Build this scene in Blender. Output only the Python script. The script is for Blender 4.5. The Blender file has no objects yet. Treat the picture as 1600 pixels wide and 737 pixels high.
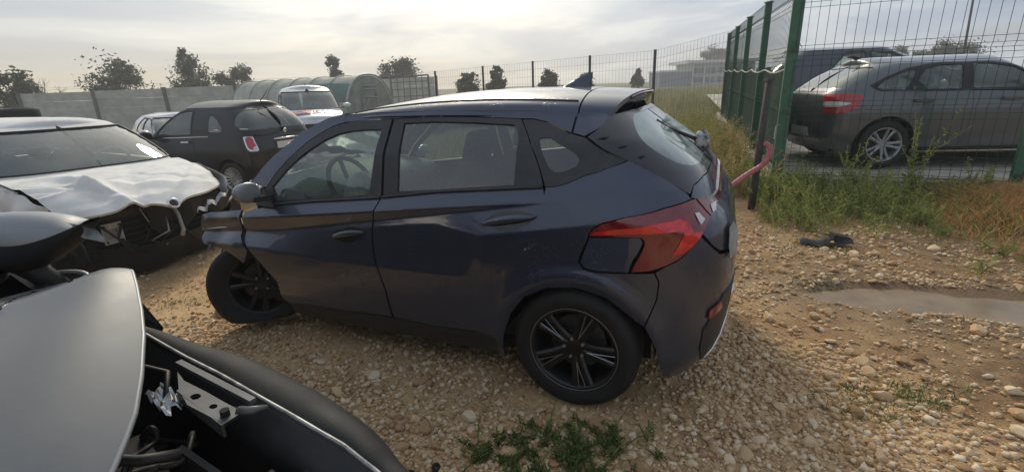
import bpy, math, random
import numpy as np
from mathutils import Vector, Matrix
from mathutils.geometry import delaunay_2d_cdt

random.seed(7)
RNG = np.random.default_rng(11)
scn = bpy.context.scene
COL = scn.collection
R = math.radians

# ---------------------------------------------------------------- camera
cam_d = bpy.data.cameras.new('camera')
cam_d.sensor_width = 36.0
cam_d.lens = 36.0 * 749.0 / 1600.0
cam_d.clip_start = 0.05
cam_d.clip_end = 3000.0
cam_o = bpy.data.objects.new('camera', cam_d)
COL.objects.link(cam_o)
cam_o.matrix_world = (Matrix.Translation((0, 0, 1.528)) @ Matrix.Rotation(math.pi / 2 - 0.3021, 4, 'X')
                      @ Matrix.Rotation(-0.0343, 4, 'Z'))
scn.camera = cam_o

# ---------------------------------------------------------------- sky, sun, exposure
SUN_AZ = R(-9.0)      # compass direction of the sun, seen from the camera: a little left of straight ahead
SUN_EL = R(37.0)
world = bpy.data.worlds.new('World')
scn.world = world
world.use_nodes = True
wn, wl = world.node_tree.nodes, world.node_tree.links
wn.clear()
w_out = wn.new('ShaderNodeOutputWorld')
w_bg = wn.new('ShaderNodeBackground')
w_bg.inputs['Strength'].default_value = 0.12
sky = wn.new('ShaderNodeTexSky')
sky.sky_type = 'NISHITA'
sky.sun_disc = False
sky.sun_elevation = SUN_EL
sky.sun_rotation = SUN_AZ
sky.altitude = 100
sky.air_density = 1.0
sky.dust_density = 3.0
sky.ozone_density = 1.0
# clouds: layered noise over the whole dome, projected on a flat cloud deck
tc = wn.new('ShaderNodeTexCoord')
sep = wn.new('ShaderNodeSeparateXYZ')
wl.new(tc.outputs['Generated'], sep.inputs[0])
def wmath(op, a, b=None, c=None, clamp=False):
    n = wn.new('ShaderNodeMath'); n.operation = op; n.use_clamp = clamp
    for i, v in enumerate((a, b, c)):
        if v is None: continue
        if isinstance(v, (int, float)): n.inputs[i].default_value = v
        else: wl.new(v, n.inputs[i])
    return n.outputs[0]
zc = wmath('MAXIMUM', wmath('ADD', sep.outputs['Z'], 0.10), 0.03)
comb = wn.new('ShaderNodeCombineXYZ')
wl.new(wmath('DIVIDE', sep.outputs['X'], zc), comb.inputs[0])
wl.new(wmath('DIVIDE', sep.outputs['Y'], zc), comb.inputs[1])
def wnoise(scale, detail, rough, loc=(0, 0, 0), dist=0.0):
    mp = wn.new('ShaderNodeMapping'); mp.inputs['Location'].default_value = loc
    wl.new(comb.outputs[0], mp.inputs['Vector'])
    n = wn.new('ShaderNodeTexNoise')
    n.inputs['Scale'].default_value = scale; n.inputs['Detail'].default_value = detail
    n.inputs['Roughness'].default_value = rough; n.inputs['Distortion'].default_value = dist
    wl.new(mp.outputs[0], n.inputs['Vector'])
    return n.outputs['Fac']
def wramp(fac, stops, interp='EASE'):
    r = wn.new('ShaderNodeValToRGB'); r.color_ramp.interpolation = interp
    el = r.color_ramp.elements
    while len(el) < len(stops): el.new(0.5)
    for e, (p, c) in zip(el, stops): e.position = p; e.color = tuple(c) + (1,)
    wl.new(fac, r.inputs[0])
    return r.outputs['Color']
def wmix(fac, a, b, mode='MIX'):
    m = wn.new('ShaderNodeMix'); m.data_type = 'RGBA'; m.blend_type = mode
    for sock, v in ((m.inputs['Factor'], fac), (m.inputs[6], a), (m.inputs[7], b)):
        if isinstance(v, (int, float)): sock.default_value = v
        elif isinstance(v, tuple): sock.default_value = v + (1,)
        else: wl.new(v, sock)
    return m.outputs[2]
cover = wramp(wnoise(0.35, 6.0, 0.55, (3.1, 0.4, 0)), [(0.30, (0.45,) * 3), (0.50, (0.92,) * 3)])
tone = wramp(wnoise(0.42, 8.0, 0.58, (1.0, 5.2, 0), 0.5), [(0.30, (2.8, 3.15, 3.85)), (0.46, (4.0, 4.25, 4.65)), (0.58, (5.4, 5.5, 5.5)), (0.70, (8.0, 7.8, 7.1))])
sky_dim = wmix(1.0, sky.outputs['Color'], (0.62, 0.62, 0.62), 'MULTIPLY')
# thin cloud in front of the sun scatters its light forward; low air is warm on the sunward side, blue-grey away from it
def wdot(v):
    d = wn.new('ShaderNodeVectorMath'); d.operation = 'DOT_PRODUCT'; wl.new(tc.outputs['Generated'], d.inputs[0]); d.inputs[1].default_value = v
    return d.outputs['Value']
sv = (math.sin(SUN_AZ) * math.cos(SUN_EL), math.cos(SUN_AZ) * math.cos(SUN_EL), math.sin(SUN_EL))
halo = wmath('POWER', wmath('MAXIMUM', wdot(sv), 0.0), 8.0)
glow = wmix(1.0, tone, wramp(halo, [(0.0, (0.66, 0.71, 0.79)), (0.12, (0.82, 0.85, 0.89)), (0.30, (1.12, 1.10, 1.04)), (1.0, (1.8, 1.72, 1.5))], 'LINEAR'), 'MULTIPLY')
warm_side = wmath('MULTIPLY', wmath('MULTIPLY_ADD', wdot((-0.86, 0.51, 0.0)), 0.75, 0.10, True), wmath('POWER', wmath('SUBTRACT', 1.0, wmath('ABSOLUTE', sep.outputs['Z']), None, True), 13.0))
glow = wmix(wmath('MULTIPLY', warm_side, 0.90), glow, (6.4, 5.2, 2.9))
wl.new(wmix(cover, sky_dim, glow), w_bg.inputs['Color'])
wl.new(w_bg.outputs[0], w_out.inputs['Surface'])

sun_d = bpy.data.lights.new('sun', 'SUN')
sun_d.energy = 1.5
sun_d.angle = R(14.0)
sun_d.color = (1.0, 0.88, 0.70)
sun_o = bpy.data.objects.new('sun', sun_d)
COL.objects.link(sun_o)
sun_dir = Vector((math.sin(SUN_AZ) * math.cos(SUN_EL), math.cos(SUN_AZ) * math.cos(SUN_EL), math.sin(SUN_EL)))
sun_o.rotation_euler = sun_dir.to_track_quat('Z', 'Y').to_euler()

scn.view_settings.view_transform = 'Standard'
scn.view_settings.look = 'None'
scn.view_settings.exposure = 0.56
scn.view_settings.gamma = 1.0
scn.render.engine = 'CYCLES'
scn.cycles.max_bounces = 8
scn.cycles.transparent_max_bounces = 24
scn.cycles.use_denoising = True
scn.cycles.sample_clamp_indirect = 4.0
# ================================================================ helpers
class MB:
    """collects shapes and links them as one mesh object"""
    def __init__(s): s.v = []; s.f = []; s.n = 0; s.nv = {}
    def add(s, v, f, nrm=None):
        if nrm is not None:
            for i, q in enumerate(nrm): s.nv[s.n + i] = tuple(map(float, q))
        s.v.extend([tuple(map(float, p)) for p in v]); s.f.extend([tuple(int(i) + s.n for i in q) for q in f]); s.n = len(s.v)
        return s
    def box(s, c, d, M=None):
        x, y, z = (q / 2 for q in d)
        v = [Vector((sx * x, sy * y, sz * z)) for sz in (-1, 1) for sy in (-1, 1) for sx in (-1, 1)]
        v = [(M @ p if M else p) + Vector(c) for p in v]
        return s.add(v, [(0, 2, 3, 1), (4, 5, 7, 6), (0, 1, 5, 4), (2, 6, 7, 3), (0, 4, 6, 2), (1, 3, 7, 5)])
    def bar(s, a, b, w, h=None, upv=(0, 0, 1)):
        a, b = Vector(a), Vector(b); d = (b - a); L = d.length; d.normalize()
        u = Vector(upv); sd = d.cross(u)
        if sd.length < 1e-4: sd = d.cross(Vector((1, 0, 0)))
        sd.normalize(); u = sd.cross(d); h = h or w
        v = []
        for p in (a, b):
            for i, j in ((-1, -1), (1, -1), (1, 1), (-1, 1)): v.append(p + sd * i * w / 2 + u * j * h / 2)
        return s.add(v, [(3, 2, 1, 0), (4, 5, 6, 7), (0, 1, 5, 4), (1, 2, 6, 5), (2, 3, 7, 6), (3, 0, 4, 7)])
    def tube(s, pts, rad, n=8, cap=True):
        pts = [Vector(p) for p in pts]
        rads = rad if isinstance(rad, (list, tuple)) else [rad] * len(pts)
        v, f = [], []; prev = None
        for i, p in enumerate(pts):
            d = (pts[min(i + 1, len(pts) - 1)] - pts[max(i - 1, 0)])
            if d.length < 1e-9: d = Vector((0, 0, 1))
            d.normalize()
            a = prev - d * prev.dot(d) if prev is not None else d.orthogonal()
            if a.length < 1e-6: a = d.orthogonal()
            a.normalize(); prev = a; b = d.cross(a)
            for k in range(n):
                t = 2 * math.pi * k / n
                v.append(p + (a * math.cos(t) + b * math.sin(t)) * rads[i])
        for i in range(len(pts) - 1):
            for k in range(n):
                k2 = (k + 1) % n
                f.append((i * n + k, i * n + k2, (i + 1) * n + k2, (i + 1) * n + k))
        if cap: f.append(tuple(range(n - 1, -1, -1))); f.append(tuple((len(pts) - 1) * n + k for k in range(n)))
        return s.add(v, f)
    def lathe(s, prof, n=48, axis='y', close=False, a0=0.0, a1=2 * math.pi):
        """prof: (radius, along) pairs; axis along local y"""
        full = abs(a1 - a0 - 2 * math.pi) < 1e-6
        m = n if full else n + 1
        v, f = [], []
        for i in range(m):
            t = a0 + (a1 - a0) * i / n
            for r, y in prof:
                v.append((r * math.cos(t), y, r * math.sin(t)) if axis == 'y' else (r * math.cos(t), r * math.sin(t), y))
        p = len(prof)
        for i in range(n):
            j = (i + 1) % m
            for k in range(p - (0 if close else 1)):
                k2 = (k + 1) % p
                f.append((i * p + k, i * p + k2, j * p + k2, j * p + k))
        return s.add(v, f)
    def grid(s, P):
        """P: array (a,b,3)"""
        a, b = P.shape[:2]
        f = [(i * b + j, i * b + j + 1, (i + 1) * b + j + 1, (i + 1) * b + j) for i in range(a - 1) for j in range(b - 1)]
        return s.add(P.reshape(-1, 3), f)
    def build(s, name, mat, parent=None, smooth=False, loc=None, M=None, auto=None):
        me = bpy.data.meshes.new(name)
        me.from_pydata(s.v, [], s.f)
        if smooth or auto:
            me.polygons.foreach_set('use_smooth', [True] * len(me.polygons))
        if auto:
            me.update()
            try: me.set_sharp_from_angle(angle=auto)
            except Exception: pass
        me.update()
        if s.nv and smooth:
            nn = np.zeros((len(s.v), 3), np.float32); me.vertices.foreach_get('normal', nn.ravel()) if False else None
            nl = [tuple(v_.normal) for v_ in me.vertices]
            for i_, q_ in s.nv.items(): nl[i_] = q_
            me.normals_split_custom_set_from_vertices(nl)
        o = bpy.data.objects.new(name, me)
        for m in (mat if isinstance(mat, (list, tuple)) else [mat]): me.materials.append(m)
        COL.objects.link(o)
        if parent is not None: o.parent = parent
        if loc is not None: o.location = loc
        if M is not None: o.matrix_local = M
        return o

def tag(o, label=None, cat=None, group=None, kind=None):
    if label: o['label'] = label
    if cat: o['category'] = cat
    if group: o['group'] = group
    if kind: o['kind'] = kind
    return o

def empty(name, loc=(0, 0, 0), rz=0.0, rx=0.0, ry=0.0):
    o = bpy.data.objects.new(name, None); COL.objects.link(o)
    o.empty_display_size = 0.2
    o.location = loc; o.rotation_euler = (rx, ry, rz)
    return o

def copy_tree(o, parent=None):
    c = o.copy(); COL.objects.link(c)
    if parent is not None: c.parent = parent
    for ch in list(o.children): copy_tree(ch, c)
    return c

# ---------------------------------------------------------------- materials
MATS = {}
def mat(name, col, rough=0.5, metal=0.0, coat=0.0, noise=0.0, nscale=20.0, bump=0.0, bscale=60.0, col2=None, n2=None,
        dirt=None, dscale=3.0, damt=0.5, spec=0.5, transl=0.0, rnoise=0.0):
    if name in MATS: return MATS[name]
    m = bpy.data.materials.new(name); m.use_nodes = True
    nt = m.node_tree; N, L = nt.nodes, nt.links
    b = N['Principled BSDF']
    b.inputs['Base Color'].default_value = tuple(col) + (1,)
    b.inputs['Roughness'].default_value = rough
    b.inputs['Metallic'].default_value = metal
    b.inputs['Specular IOR Level'].default_value = spec
    b.inputs['Coat Weight'].default_value = coat
    b.inputs['Coat Roughness'].default_value = 0.04
    tcn = N.new('ShaderNodeTexCoord')
    src = None
    def nz(scale, detail=5.0, rough_=0.6):
        n = N.new('ShaderNodeTexNoise'); n.inputs['Scale'].default_value = scale
        n.inputs['Detail'].default_value = detail; n.inputs['Roughness'].default_value = rough_
        L.new(tcn.outputs['Object'], n.inputs['Vector']); return n.outputs['Fac']
    def ramp(fac, a, b_, p0, p1):
        r = N.new('ShaderNodeValToRGB'); e = r.color_ramp.elements
        e[0].position = p0; e[0].color = tuple(a) + (1,); e[1].position = p1; e[1].color = tuple(b_) + (1,)
        L.new(fac, r.inputs[0]); return r.outputs[0]
    if noise or col2:
        c2 = col2 or [min(1, c * (1 + noise)) for c in col]
        c1 = col if col2 else [c * (1 - noise) for c in col]
        src = ramp(nz(nscale), c1, c2, 0.35, 0.65)
    if dirt:
        f = ramp(nz(dscale, 8.0, 0.65), (0, 0, 0), (damt,) * 3, 0.42, 0.72)
        mx = N.new('ShaderNodeMix'); mx.data_type = 'RGBA'
        L.new(f, mx.inputs['Factor'])
        if src: L.new(src, mx.inputs[6])
        else: mx.inputs[6].default_value = tuple(col) + (1,)
        mx.inputs[7].default_value = tuple(dirt) + (1,)
        src = mx.outputs[2]
        mr = N.new('ShaderNodeMapRange'); L.new(f, mr.inputs['Value'])
        mr.inputs['To Min'].default_value = rough; mr.inputs['To Max'].default_value = min(1, rough + 0.5)
        L.new(mr.outputs[0], b.inputs['Roughness'])
        if coat:
            mc = N.new('ShaderNodeMapRange'); L.new(f, mc.inputs['Value'])
            mc.inputs['To Min'].default_value = coat; mc.inputs['To Max'].default_value = coat * 0.35
            L.new(mc.outputs[0], b.inputs['Coat Weight'])
    if rnoise:
        mr = N.new('ShaderNodeMapRange'); L.new(nz(nscale * 0.5), mr.inputs['Value'])
        mr.inputs['To Min'].default_value = max(0.02, rough - rnoise); mr.inputs['To Max'].default_value = min(1, rough + rnoise)
        L.new(mr.outputs[0], b.inputs['Roughness'])
    if src: L.new(src, b.inputs['Base Color'])
    if bump:
        bn = N.new('ShaderNodeBump'); bn.inputs['Strength'].default_value = bump; bn.inputs['Distance'].default_value = 0.02
        L.new(nz(bscale, 6.0), bn.inputs['Height']); L.new(bn.outputs[0], b.inputs['Normal'])
    if transl:
        b.inputs['Subsurface Weight'].default_value = 0.0
        t = N.new('ShaderNodeBsdfTranslucent'); ms = N.new('ShaderNodeMixShader'); ms.inputs[0].default_value = transl
        if src: L.new(src, t.inputs['Color'])
        else: t.inputs['Color'].default_value = tuple(col) + (1,)
        L.new(b.outputs[0], ms.inputs[1]); L.new(t.outputs[0], ms.inputs[2])
        L.new(ms.outputs[0], N['Material Output'].inputs['Surface'])
    MATS[name] = m
    return m

def glass_mat(name, tint=(0.72, 0.82, 0.76), refl=1.0, dust=0.06, drops=False, dcol=(.45, .47, .42)):
    if name in MATS: return MATS[name]
    m = bpy.data.materials.new(name); m.use_nodes = True
    N, L = m.node_tree.nodes, m.node_tree.links
    N.clear()
    out = N.new('ShaderNodeOutputMaterial')
    tr = N.new('ShaderNodeBsdfTransparent'); tr.inputs[0].default_value = tuple(tint) + (1,)
    gl = N.new('ShaderNodeBsdfGlossy'); gl.inputs['Roughness'].default_value = 0.02
    fr = N.new('ShaderNodeFresnel'); fr.inputs['IOR'].default_value = 1.5
    mu = N.new('ShaderNodeMath'); mu.operation = 'MULTIPLY_ADD'; mu.inputs[1].default_value = refl * 1.7; mu.inputs[2].default_value = 0.02
    L.new(fr.outputs[0], mu.inputs[0])
    a = N.new('ShaderNodeMixShader'); L.new(mu.outputs[0], a.inputs[0]); L.new(tr.outputs[0], a.inputs[1]); L.new(gl.outputs[0], a.inputs[2])
    df = N.new('ShaderNodeBsdfDiffuse'); df.inputs[0].default_value = tuple(dcol) + (1,)
    tcn = N.new('ShaderNodeTexCoord'); nz = N.new('ShaderNodeTexNoise'); nz.inputs['Scale'].default_value = 3.0; nz.inputs['Detail'].default_value = 8
    L.new(tcn.outputs['Object'], nz.inputs['Vector'])
    mr = N.new('ShaderNodeMapRange'); mr.inputs['From Min'].default_value = 0.35; mr.inputs['From Max'].default_value = 0.75
    mr.inputs['To Min'].default_value = dust * 0.3; mr.inputs['To Max'].default_value = dust * 1.6
    L.new(nz.outputs['Fac'], mr.inputs['Value'])
    fac = mr.outputs[0]
    if drops:
        vo = N.new('ShaderNodeTexVoronoi'); vo.inputs['Scale'].default_value = 38.0
        L.new(tcn.outputs['Object'], vo.inputs['Vector'])
        st = N.new('ShaderNodeMath'); st.operation = 'LESS_THAN'; st.inputs[1].default_value = 0.10
        L.new(vo.outputs['Distance'], st.inputs[0])
        sc = N.new('ShaderNodeMath'); sc.operation = 'MULTIPLY_ADD'; sc.inputs[1].default_value = 0.05
        L.new(st.outputs[0], sc.inputs[0]); L.new(fac, sc.inputs[2]); fac = sc.outputs[0]
    b = N.new('ShaderNodeMixShader'); L.new(fac, b.inputs[0]); L.new(a.outputs[0], b.inputs[1]); L.new(df.outputs[0], b.inputs[2])
    L.new(b.outputs[0], out.inputs['Surface'])
    MATS[name] = m
    return m

# ---------------------------------------------------------------- curved panels from flat outlines
def pchip(xs, ys):
    xs = np.array(xs, float); ys = np.array(ys, float)
    h = np.diff(xs); d = np.diff(ys) / h
    m = np.zeros(len(xs)); m[0] = d[0]; m[-1] = d[-1]
    for i in range(1, len(xs) - 1):
        if d[i - 1] * d[i] > 0:
            a = 2 * h[i] + h[i - 1]; b = h[i] + 2 * h[i - 1]; m[i] = (a + b) / (a / d[i - 1] + b / d[i])
    def f(x):
        x = np.clip(np.asarray(x, float), xs[0], xs[-1])
        i = np.clip(np.searchsorted(xs, x) - 1, 0, len(xs) - 2)
        t = (x - xs[i]) / h[i]
        return ((1 + 2 * t) * (1 - t) ** 2 * ys[i] + t * (1 - t) ** 2 * h[i] * m[i] + t * t * (3 - 2 * t) * ys[i + 1] + t * t * (t - 1) * h[i] * m[i + 1])
    return f

def pip(P, poly):
    x, y = P[:, 0], P[:, 1]; n = len(poly); inside = np.zeros(len(P), bool)
    for i in range(n):
        x0, y0 = poly[i]; x1, y1 = poly[(i + 1) % n]
        if y0 == y1: continue
        c = ((y0 > y) != (y1 > y)) & (x < (x1 - x0) * (y - y0) / (y1 - y0) + x0)
        inside ^= c
    return inside

def densify(poly, g):
    out = []
    for i in range(len(poly)):
        a = np.array(poly[i], float); b = np.array(poly[(i + 1) % len(poly)], float)
        n = max(1, int(math.ceil(np.linalg.norm(b - a) / g)))
        for k in range(n): out.append(a + (b - a) * k / n)
    return np.array(out)

def chaikin(poly, n=2, keep=None, r=None):
    """rounds the corners of a closed outline by a small radius; corners listed in keep stay sharp"""
    P = [np.array(p, float) for p in poly]; K = set(keep or []); r = r or .035 * n; Q = []; m = len(P)
    for i in range(m):
        a, b, c = P[i - 1], P[i], P[(i + 1) % m]
        if i in K: Q.append(b); continue
        la, lc = np.linalg.norm(a - b), np.linalg.norm(c - b)
        p = b + (a - b) / la * min(r, la * .45); q = b + (c - b) / lc * min(r, lc * .45)
        for t in (0, .25, .5, .75, 1): Q.append(p * (1 - t) ** 2 + 2 * b * t * (1 - t) + q * t * t)
    return [tuple(p) for p in Q]

def tri_fill(poly, g, holes=()):
    loops = [densify(poly, g)] + [densify(h, g) for h in holes]
    pts = []; edges = []
    for lp in loops:
        s = len(pts)
        pts += [tuple(p) for p in lp]
        edges += [(s + i, s + (i + 1) % len(lp)) for i in range(len(lp))]
    A = np.array(poly, float)
    lo, hi = A.min(0), A.max(0)
    gx = np.arange(lo[0] + g * .5, hi[0], g); gy = np.arange(lo[1] + g * .5, hi[1], g)
    if len(gx) and len(gy):
        G = np.stack(np.meshgrid(gx, gy), -1).reshape(-1, 2)
        ok = pip(G, poly)
        for h in holes: ok &= ~pip(G, h)
        G = G[ok]
        if len(G):
            B = np.concatenate(loops)
            dmin = np.full(len(G), 1e9)
            for k in range(0, len(B), 200):
                dmin = np.minimum(dmin, np.linalg.norm(G[:, None] - B[None, k:k + 200], axis=2).min(1))
            pts += [tuple(p) for p in G[dmin > g * .45]]
    V, E, F, *_ = delaunay_2d_cdt([Vector(p) for p in pts], edges, [], 0, 1e-6)
    V = np.array([tuple(v) for v in V]); F = np.array([f for f in F if len(f) == 3])
    C = V[F].mean(1)
    ok = pip(C, poly)
    for h in holes: ok &= ~pip(C, h)
    F = F[ok]
    a, b, c = V[F[:, 0]], V[F[:, 1]], V[F[:, 2]]
    ar = (b[:, 0] - a[:, 0]) * (c[:, 1] - a[:, 1]) - (b[:, 1] - a[:, 1]) * (c[:, 0] - a[:, 0])
    keep = np.abs(ar) > 1e-9
    F = F[keep]; ar = ar[keep]
    F[ar < 0] = F[ar < 0][:, ::-1]
    return V, F

def panel(mb, poly, surf, off=0.0, g=0.04, flange=0.0, holes=(), sides=(1, -1), extra=None, flip=False, zs=1.0):
    """outline (u,z) laid on surf(u,z)->(x,y,z), pushed out by off along the surface normal, with an edge return"""
    V, F = tri_fill([(p[0], p[1] * zs) for p in poly], g, [[(p[0], p[1] * zs) for p in h] for h in holes])
    V = V * np.array([1, 1 / zs])
    u, z = V[:, 0], V[:, 1]; e = 2e-3
    P = surf(u, z)
    Nn = np.cross(surf(u + e, z) - surf(u - e, z), surf(u, z + e) - surf(u, z - e))
    Nn /= np.linalg.norm(Nn, axis=1)[:, None] + 1e-12
    if flip: Nn = -Nn
    else: Nn = Nn * np.where((Nn * (P - np.array([1.2, 0, .6]))).sum(1) < 0, -1, 1)[:, None]
    o = off if extra is None else off + extra(u, z)
    P = P + Nn * (np.asarray(o)[..., None] if np.ndim(o) else o)
    Ns = Nn
    if extra is not None: Ns = None
    # face orientation to match the normals
    fn = np.cross(P[F[:, 1]] - P[F[:, 0]], P[F[:, 2]] - P[F[:, 0]])
    bad = (fn * Nn[F[:, 0]]).sum(1) < 0
    F = F.copy(); F[bad] = F[bad][:, ::-1]
    edges = {}
    for t in F:
        for i in range(3):
            a, b = int(t[i]), int(t[(i + 1) % 3]); edges[(a, b)] = edges.get((a, b), 0) + 1
    bd = [(a, b) for (a, b) in edges if (b, a) not in edges]
    for s in sides:
        S = np.array([1, s, 1.0])
        FF = F if s == 1 else F[:, ::-1]
        mb.add(P * S, FF, None if Ns is None else Ns * S)
        if flange:
            v = []; f = []
            Q = P - Nn * flange
            for a, b in bd:
                k = len(v)
                v += [P[a] * S, P[b] * S, Q[b] * S, Q[a] * S]
                f.append((k, k + 3, k + 2, k + 1) if s == 1 else (k, k + 1, k + 2, k + 3))
            mb.add(v, f)
    return mb

def part(name, poly, surf, m, parent, **kw):
    return panel(MB(), poly, surf, **kw).build(name, m, parent, smooth=True)
# ================================================================ ground
_lat = pchip([-300, -40, -12, -6, -3, -1, 1.9, 2.3, 4.3, 5.2, 8, 14, 300], [-.25, -.25, -.25, -.22, -.12, 0, 0, .012, .022, .12, .25, .35, .45])
def smooth01(t):
    t = np.clip(t, 0, 1); return t * t * (3 - 2 * t)
def vnoise(x, y, s, seed=0):
    """smooth value noise"""
    x = np.asarray(x, float) * s + 17.3 * seed; y = np.asarray(y, float) * s - 9.1 * seed
    xi = np.floor(x); yi = np.floor(y); fx = smooth01(x - xi); fy = smooth01(y - yi)
    def h(a, b): return np.modf(np.abs(np.sin(a * 127.1 + b * 311.7 + seed * 74.7) * 43758.5453))[0]
    return (h(xi, yi) * (1 - fx) + h(xi + 1, yi) * fx) * (1 - fy) + (h(xi, yi + 1) * (1 - fx) + h(xi + 1, yi + 1) * fx) * fy
PUD = np.array([3.05, 2.95])
def pud_d(x, y):
    """signed measure of the puddle hollow: below 0 inside"""
    a = R(-22); dx = x - PUD[0]; dy = y - PUD[1]
    p = dx * math.cos(a) + dy * math.sin(a); q = -dx * math.sin(a) + dy * math.cos(a)
    return np.hypot(p / .95, q / .25) + .75 * (vnoise(x, y, 3.1, 5) - .5) + .4 * (vnoise(x, y, 8.0, 6) - .5) - 1.0
def ground_z(x, y):
    x = np.asarray(x, float); y = np.asarray(y, float)
    z = _lat(x)
    near = 1 - smooth01((np.hypot(x, y - 3) - 6) / 10)
    z = z + near * (.045 * (vnoise(x, y, .9, 1) - .5) + .022 * (vnoise(x, y, 3.3, 2) - .5) + .012 * (vnoise(x, y, 9, 3) - .5))
    z = z - .05 * smooth01((.35 - pud_d(x, y)) / .7)
    z = z + .10 * (1 - near) * (vnoise(x, y, .12, 4) - .5) * 2
    return z
A0 = np.array([3.60, 6.40]); E1 = np.array([.9207, -.3903]); E2 = np.array([.330, .944])   # compound corner and its two directions

def axis_pts(lo, hi, fine_lo, fine_hi, step, grow):
    p = list(np.arange(fine_lo, fine_hi + 1e-6, step)); s = step
    while p[-1] < hi: s *= grow; p.append(p[-1] + s)
    s = step; q = [fine_lo]
    while q[-1] > lo: s *= grow; q.append(q[-1] - s)
    return np.array(q[:0:-1] + p)
gx = axis_pts(-900, 900, -5, 6.5, .055, 1.10); gy = axis_pts(-300, 1500, .6, 8, .055, 1.10)
GX, GY = np.meshgrid(gx, gy)
ground_mat = bpy.data.materials.new('ground_soil'); ground_mat.use_nodes = True
def build_ground_mat(m):
    N, L = m.node_tree.nodes, m.node_tree.links
    b = N['Principled BSDF']; b.inputs['Roughness'].default_value = .95; b.inputs['Specular IOR Level'].default_value = .2
    t = N.new('ShaderNodeTexCoord')
    def nz(scale, detail=6, rough=.6):
        n = N.new('ShaderNodeTexNoise'); n.inputs['Scale'].default_value = scale; n.inputs['Detail'].default_value = detail; n.inputs['Roughness'].default_value = rough
        L.new(t.outputs['Object'], n.inputs['Vector']); return n.outputs['Fac']
    def ramp(f, stops):
        r = N.new('ShaderNodeValToRGB'); e = r.color_ramp.elements
        while len(e) < len(stops): e.new(.5)
        for q, (p, c) in zip(e, stops): q.position = p; q.color = tuple(c) + (1,)
        L.new(f, r.inputs[0]); return r.outputs[0]
    def mix(f, a, c):
        x = N.new('ShaderNodeMix'); x.data_type = 'RGBA'
        if isinstance(f, float): x.inputs['Factor'].default_value = f
        else: L.new(f, x.inputs['Factor'])
        for s, v in ((x.inputs[6], a), (x.inputs[7], c)):
            if isinstance(v, tuple): s.default_value = v + (1,)
            else: L.new(v, s)
        return x.outputs[2]
    def math_(op, a, c=0.0, clamp=False):
        n = N.new('ShaderNodeMath'); n.operation = op; n.use_clamp = clamp
        for i, v in enumerate((a, c)):
            if isinstance(v, (int, float)): n.inputs[i].default_value = v
            else: L.new(v, n.inputs[i])
        return n.outputs[0]
    sp = N.new('ShaderNodeSeparateXYZ'); L.new(t.outputs['Object'], sp.inputs[0])
    tan = ramp(nz(38, 8, .7), [(.28, (.34, .215, .105)), (.5, (.58, .395, .205)), (.72, (.70, .53, .32))])
    soil = ramp(nz(9, 8, .7), [(.3, (.12, .078, .042)), (.5, (.24, .155, .082)), (.7, (.38, .26, .145))])
    red = ramp(nz(23, 6, .7), [(.3, (.20, .11, .055)), (.7, (.38, .225, .115))])
    # worn tan drive in front of the car, muddier ground to the right, dark soil among the wrecks on the left
    big = nz(.8, 4, .6)
    mask_r = math_('ADD', math_('MULTIPLY', math_('SUBTRACT', sp.outputs['X'], 1.55), .9), math_('MULTIPLY', math_('SUBTRACT', big, .5), 3.0), True)
    mask_l = math_('ADD', math_('MULTIPLY', math_('SUBTRACT', -0.0, math_('ADD', sp.outputs['X'], 2.6)), .8), math_('MULTIPLY', math_('SUBTRACT', big, .5), 2.0), True)
    c = mix(mask_r, tan, soil)
    c = mix(ramp(nz(1.7, 5), [(.52, (0, 0, 0)), (.64, (.8, .8, .8))]), c, red)
    c = mix(mask_l, c, soil)
    # meadow far behind
    far = math_('MULTIPLY', math_('SUBTRACT', sp.outputs['Y'], 9.0), .25, True)
    mead = ramp(nz(.35, 8, .7), [(.3, (.055, .07, .028)), (.5, (.11, .11, .045)), (.7, (.19, .155, .07))])
    c = mix(far, c, mead)
    # soaked mud round the puddle
    mp = N.new('ShaderNodeMapping'); mp.vector_type = 'TEXTURE'; mp.inputs['Location'].default_value = (PUD[0], PUD[1], 0); mp.inputs['Rotation'].default_value = (0, 0, R(-22)); mp.inputs['Scale'].default_value = (1.25, .50, 100)
    L.new(t.outputs['Object'], mp.inputs['Vector']); ln = N.new('ShaderNodeVectorMath'); ln.operation = 'LENGTH'; L.new(mp.outputs[0], ln.inputs[0])
    wet = math_('MULTIPLY', math_('SUBTRACT', math_('ADD', 1.25, math_('MULTIPLY', math_('SUBTRACT', nz(3.0, 5), .5), 1.6)), ln.outputs['Value']), 3.0, True)
    c = mix(math_('MULTIPLY', wet, .6), c, (.15, .10, .056))
    rr = N.new('ShaderNodeMapRange'); L.new(wet, rr.inputs['Value']); rr.inputs['To Min'].default_value = .95; rr.inputs['To Max'].default_value = .42; L.new(rr.outputs[0], b.inputs['Roughness'])
    L.new(c, b.inputs['Base Color'])
    bn = N.new('ShaderNodeBump'); bn.inputs['Strength'].default_value = .7; bn.inputs['Distance'].default_value = .02
    L.new(nz(70, 8, .7), bn.inputs['Height']); L.new(bn.outputs[0], b.inputs['Normal'])
build_ground_mat(ground_mat)
ground = MB().grid(np.stack([GX, GY, ground_z(GX, GY)], -1)[:, ::1]).build('ground', ground_mat, smooth=True)
tag(ground, 'tan gravel and muddy soil yard under the wrecked cars', kind='structure')

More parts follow.
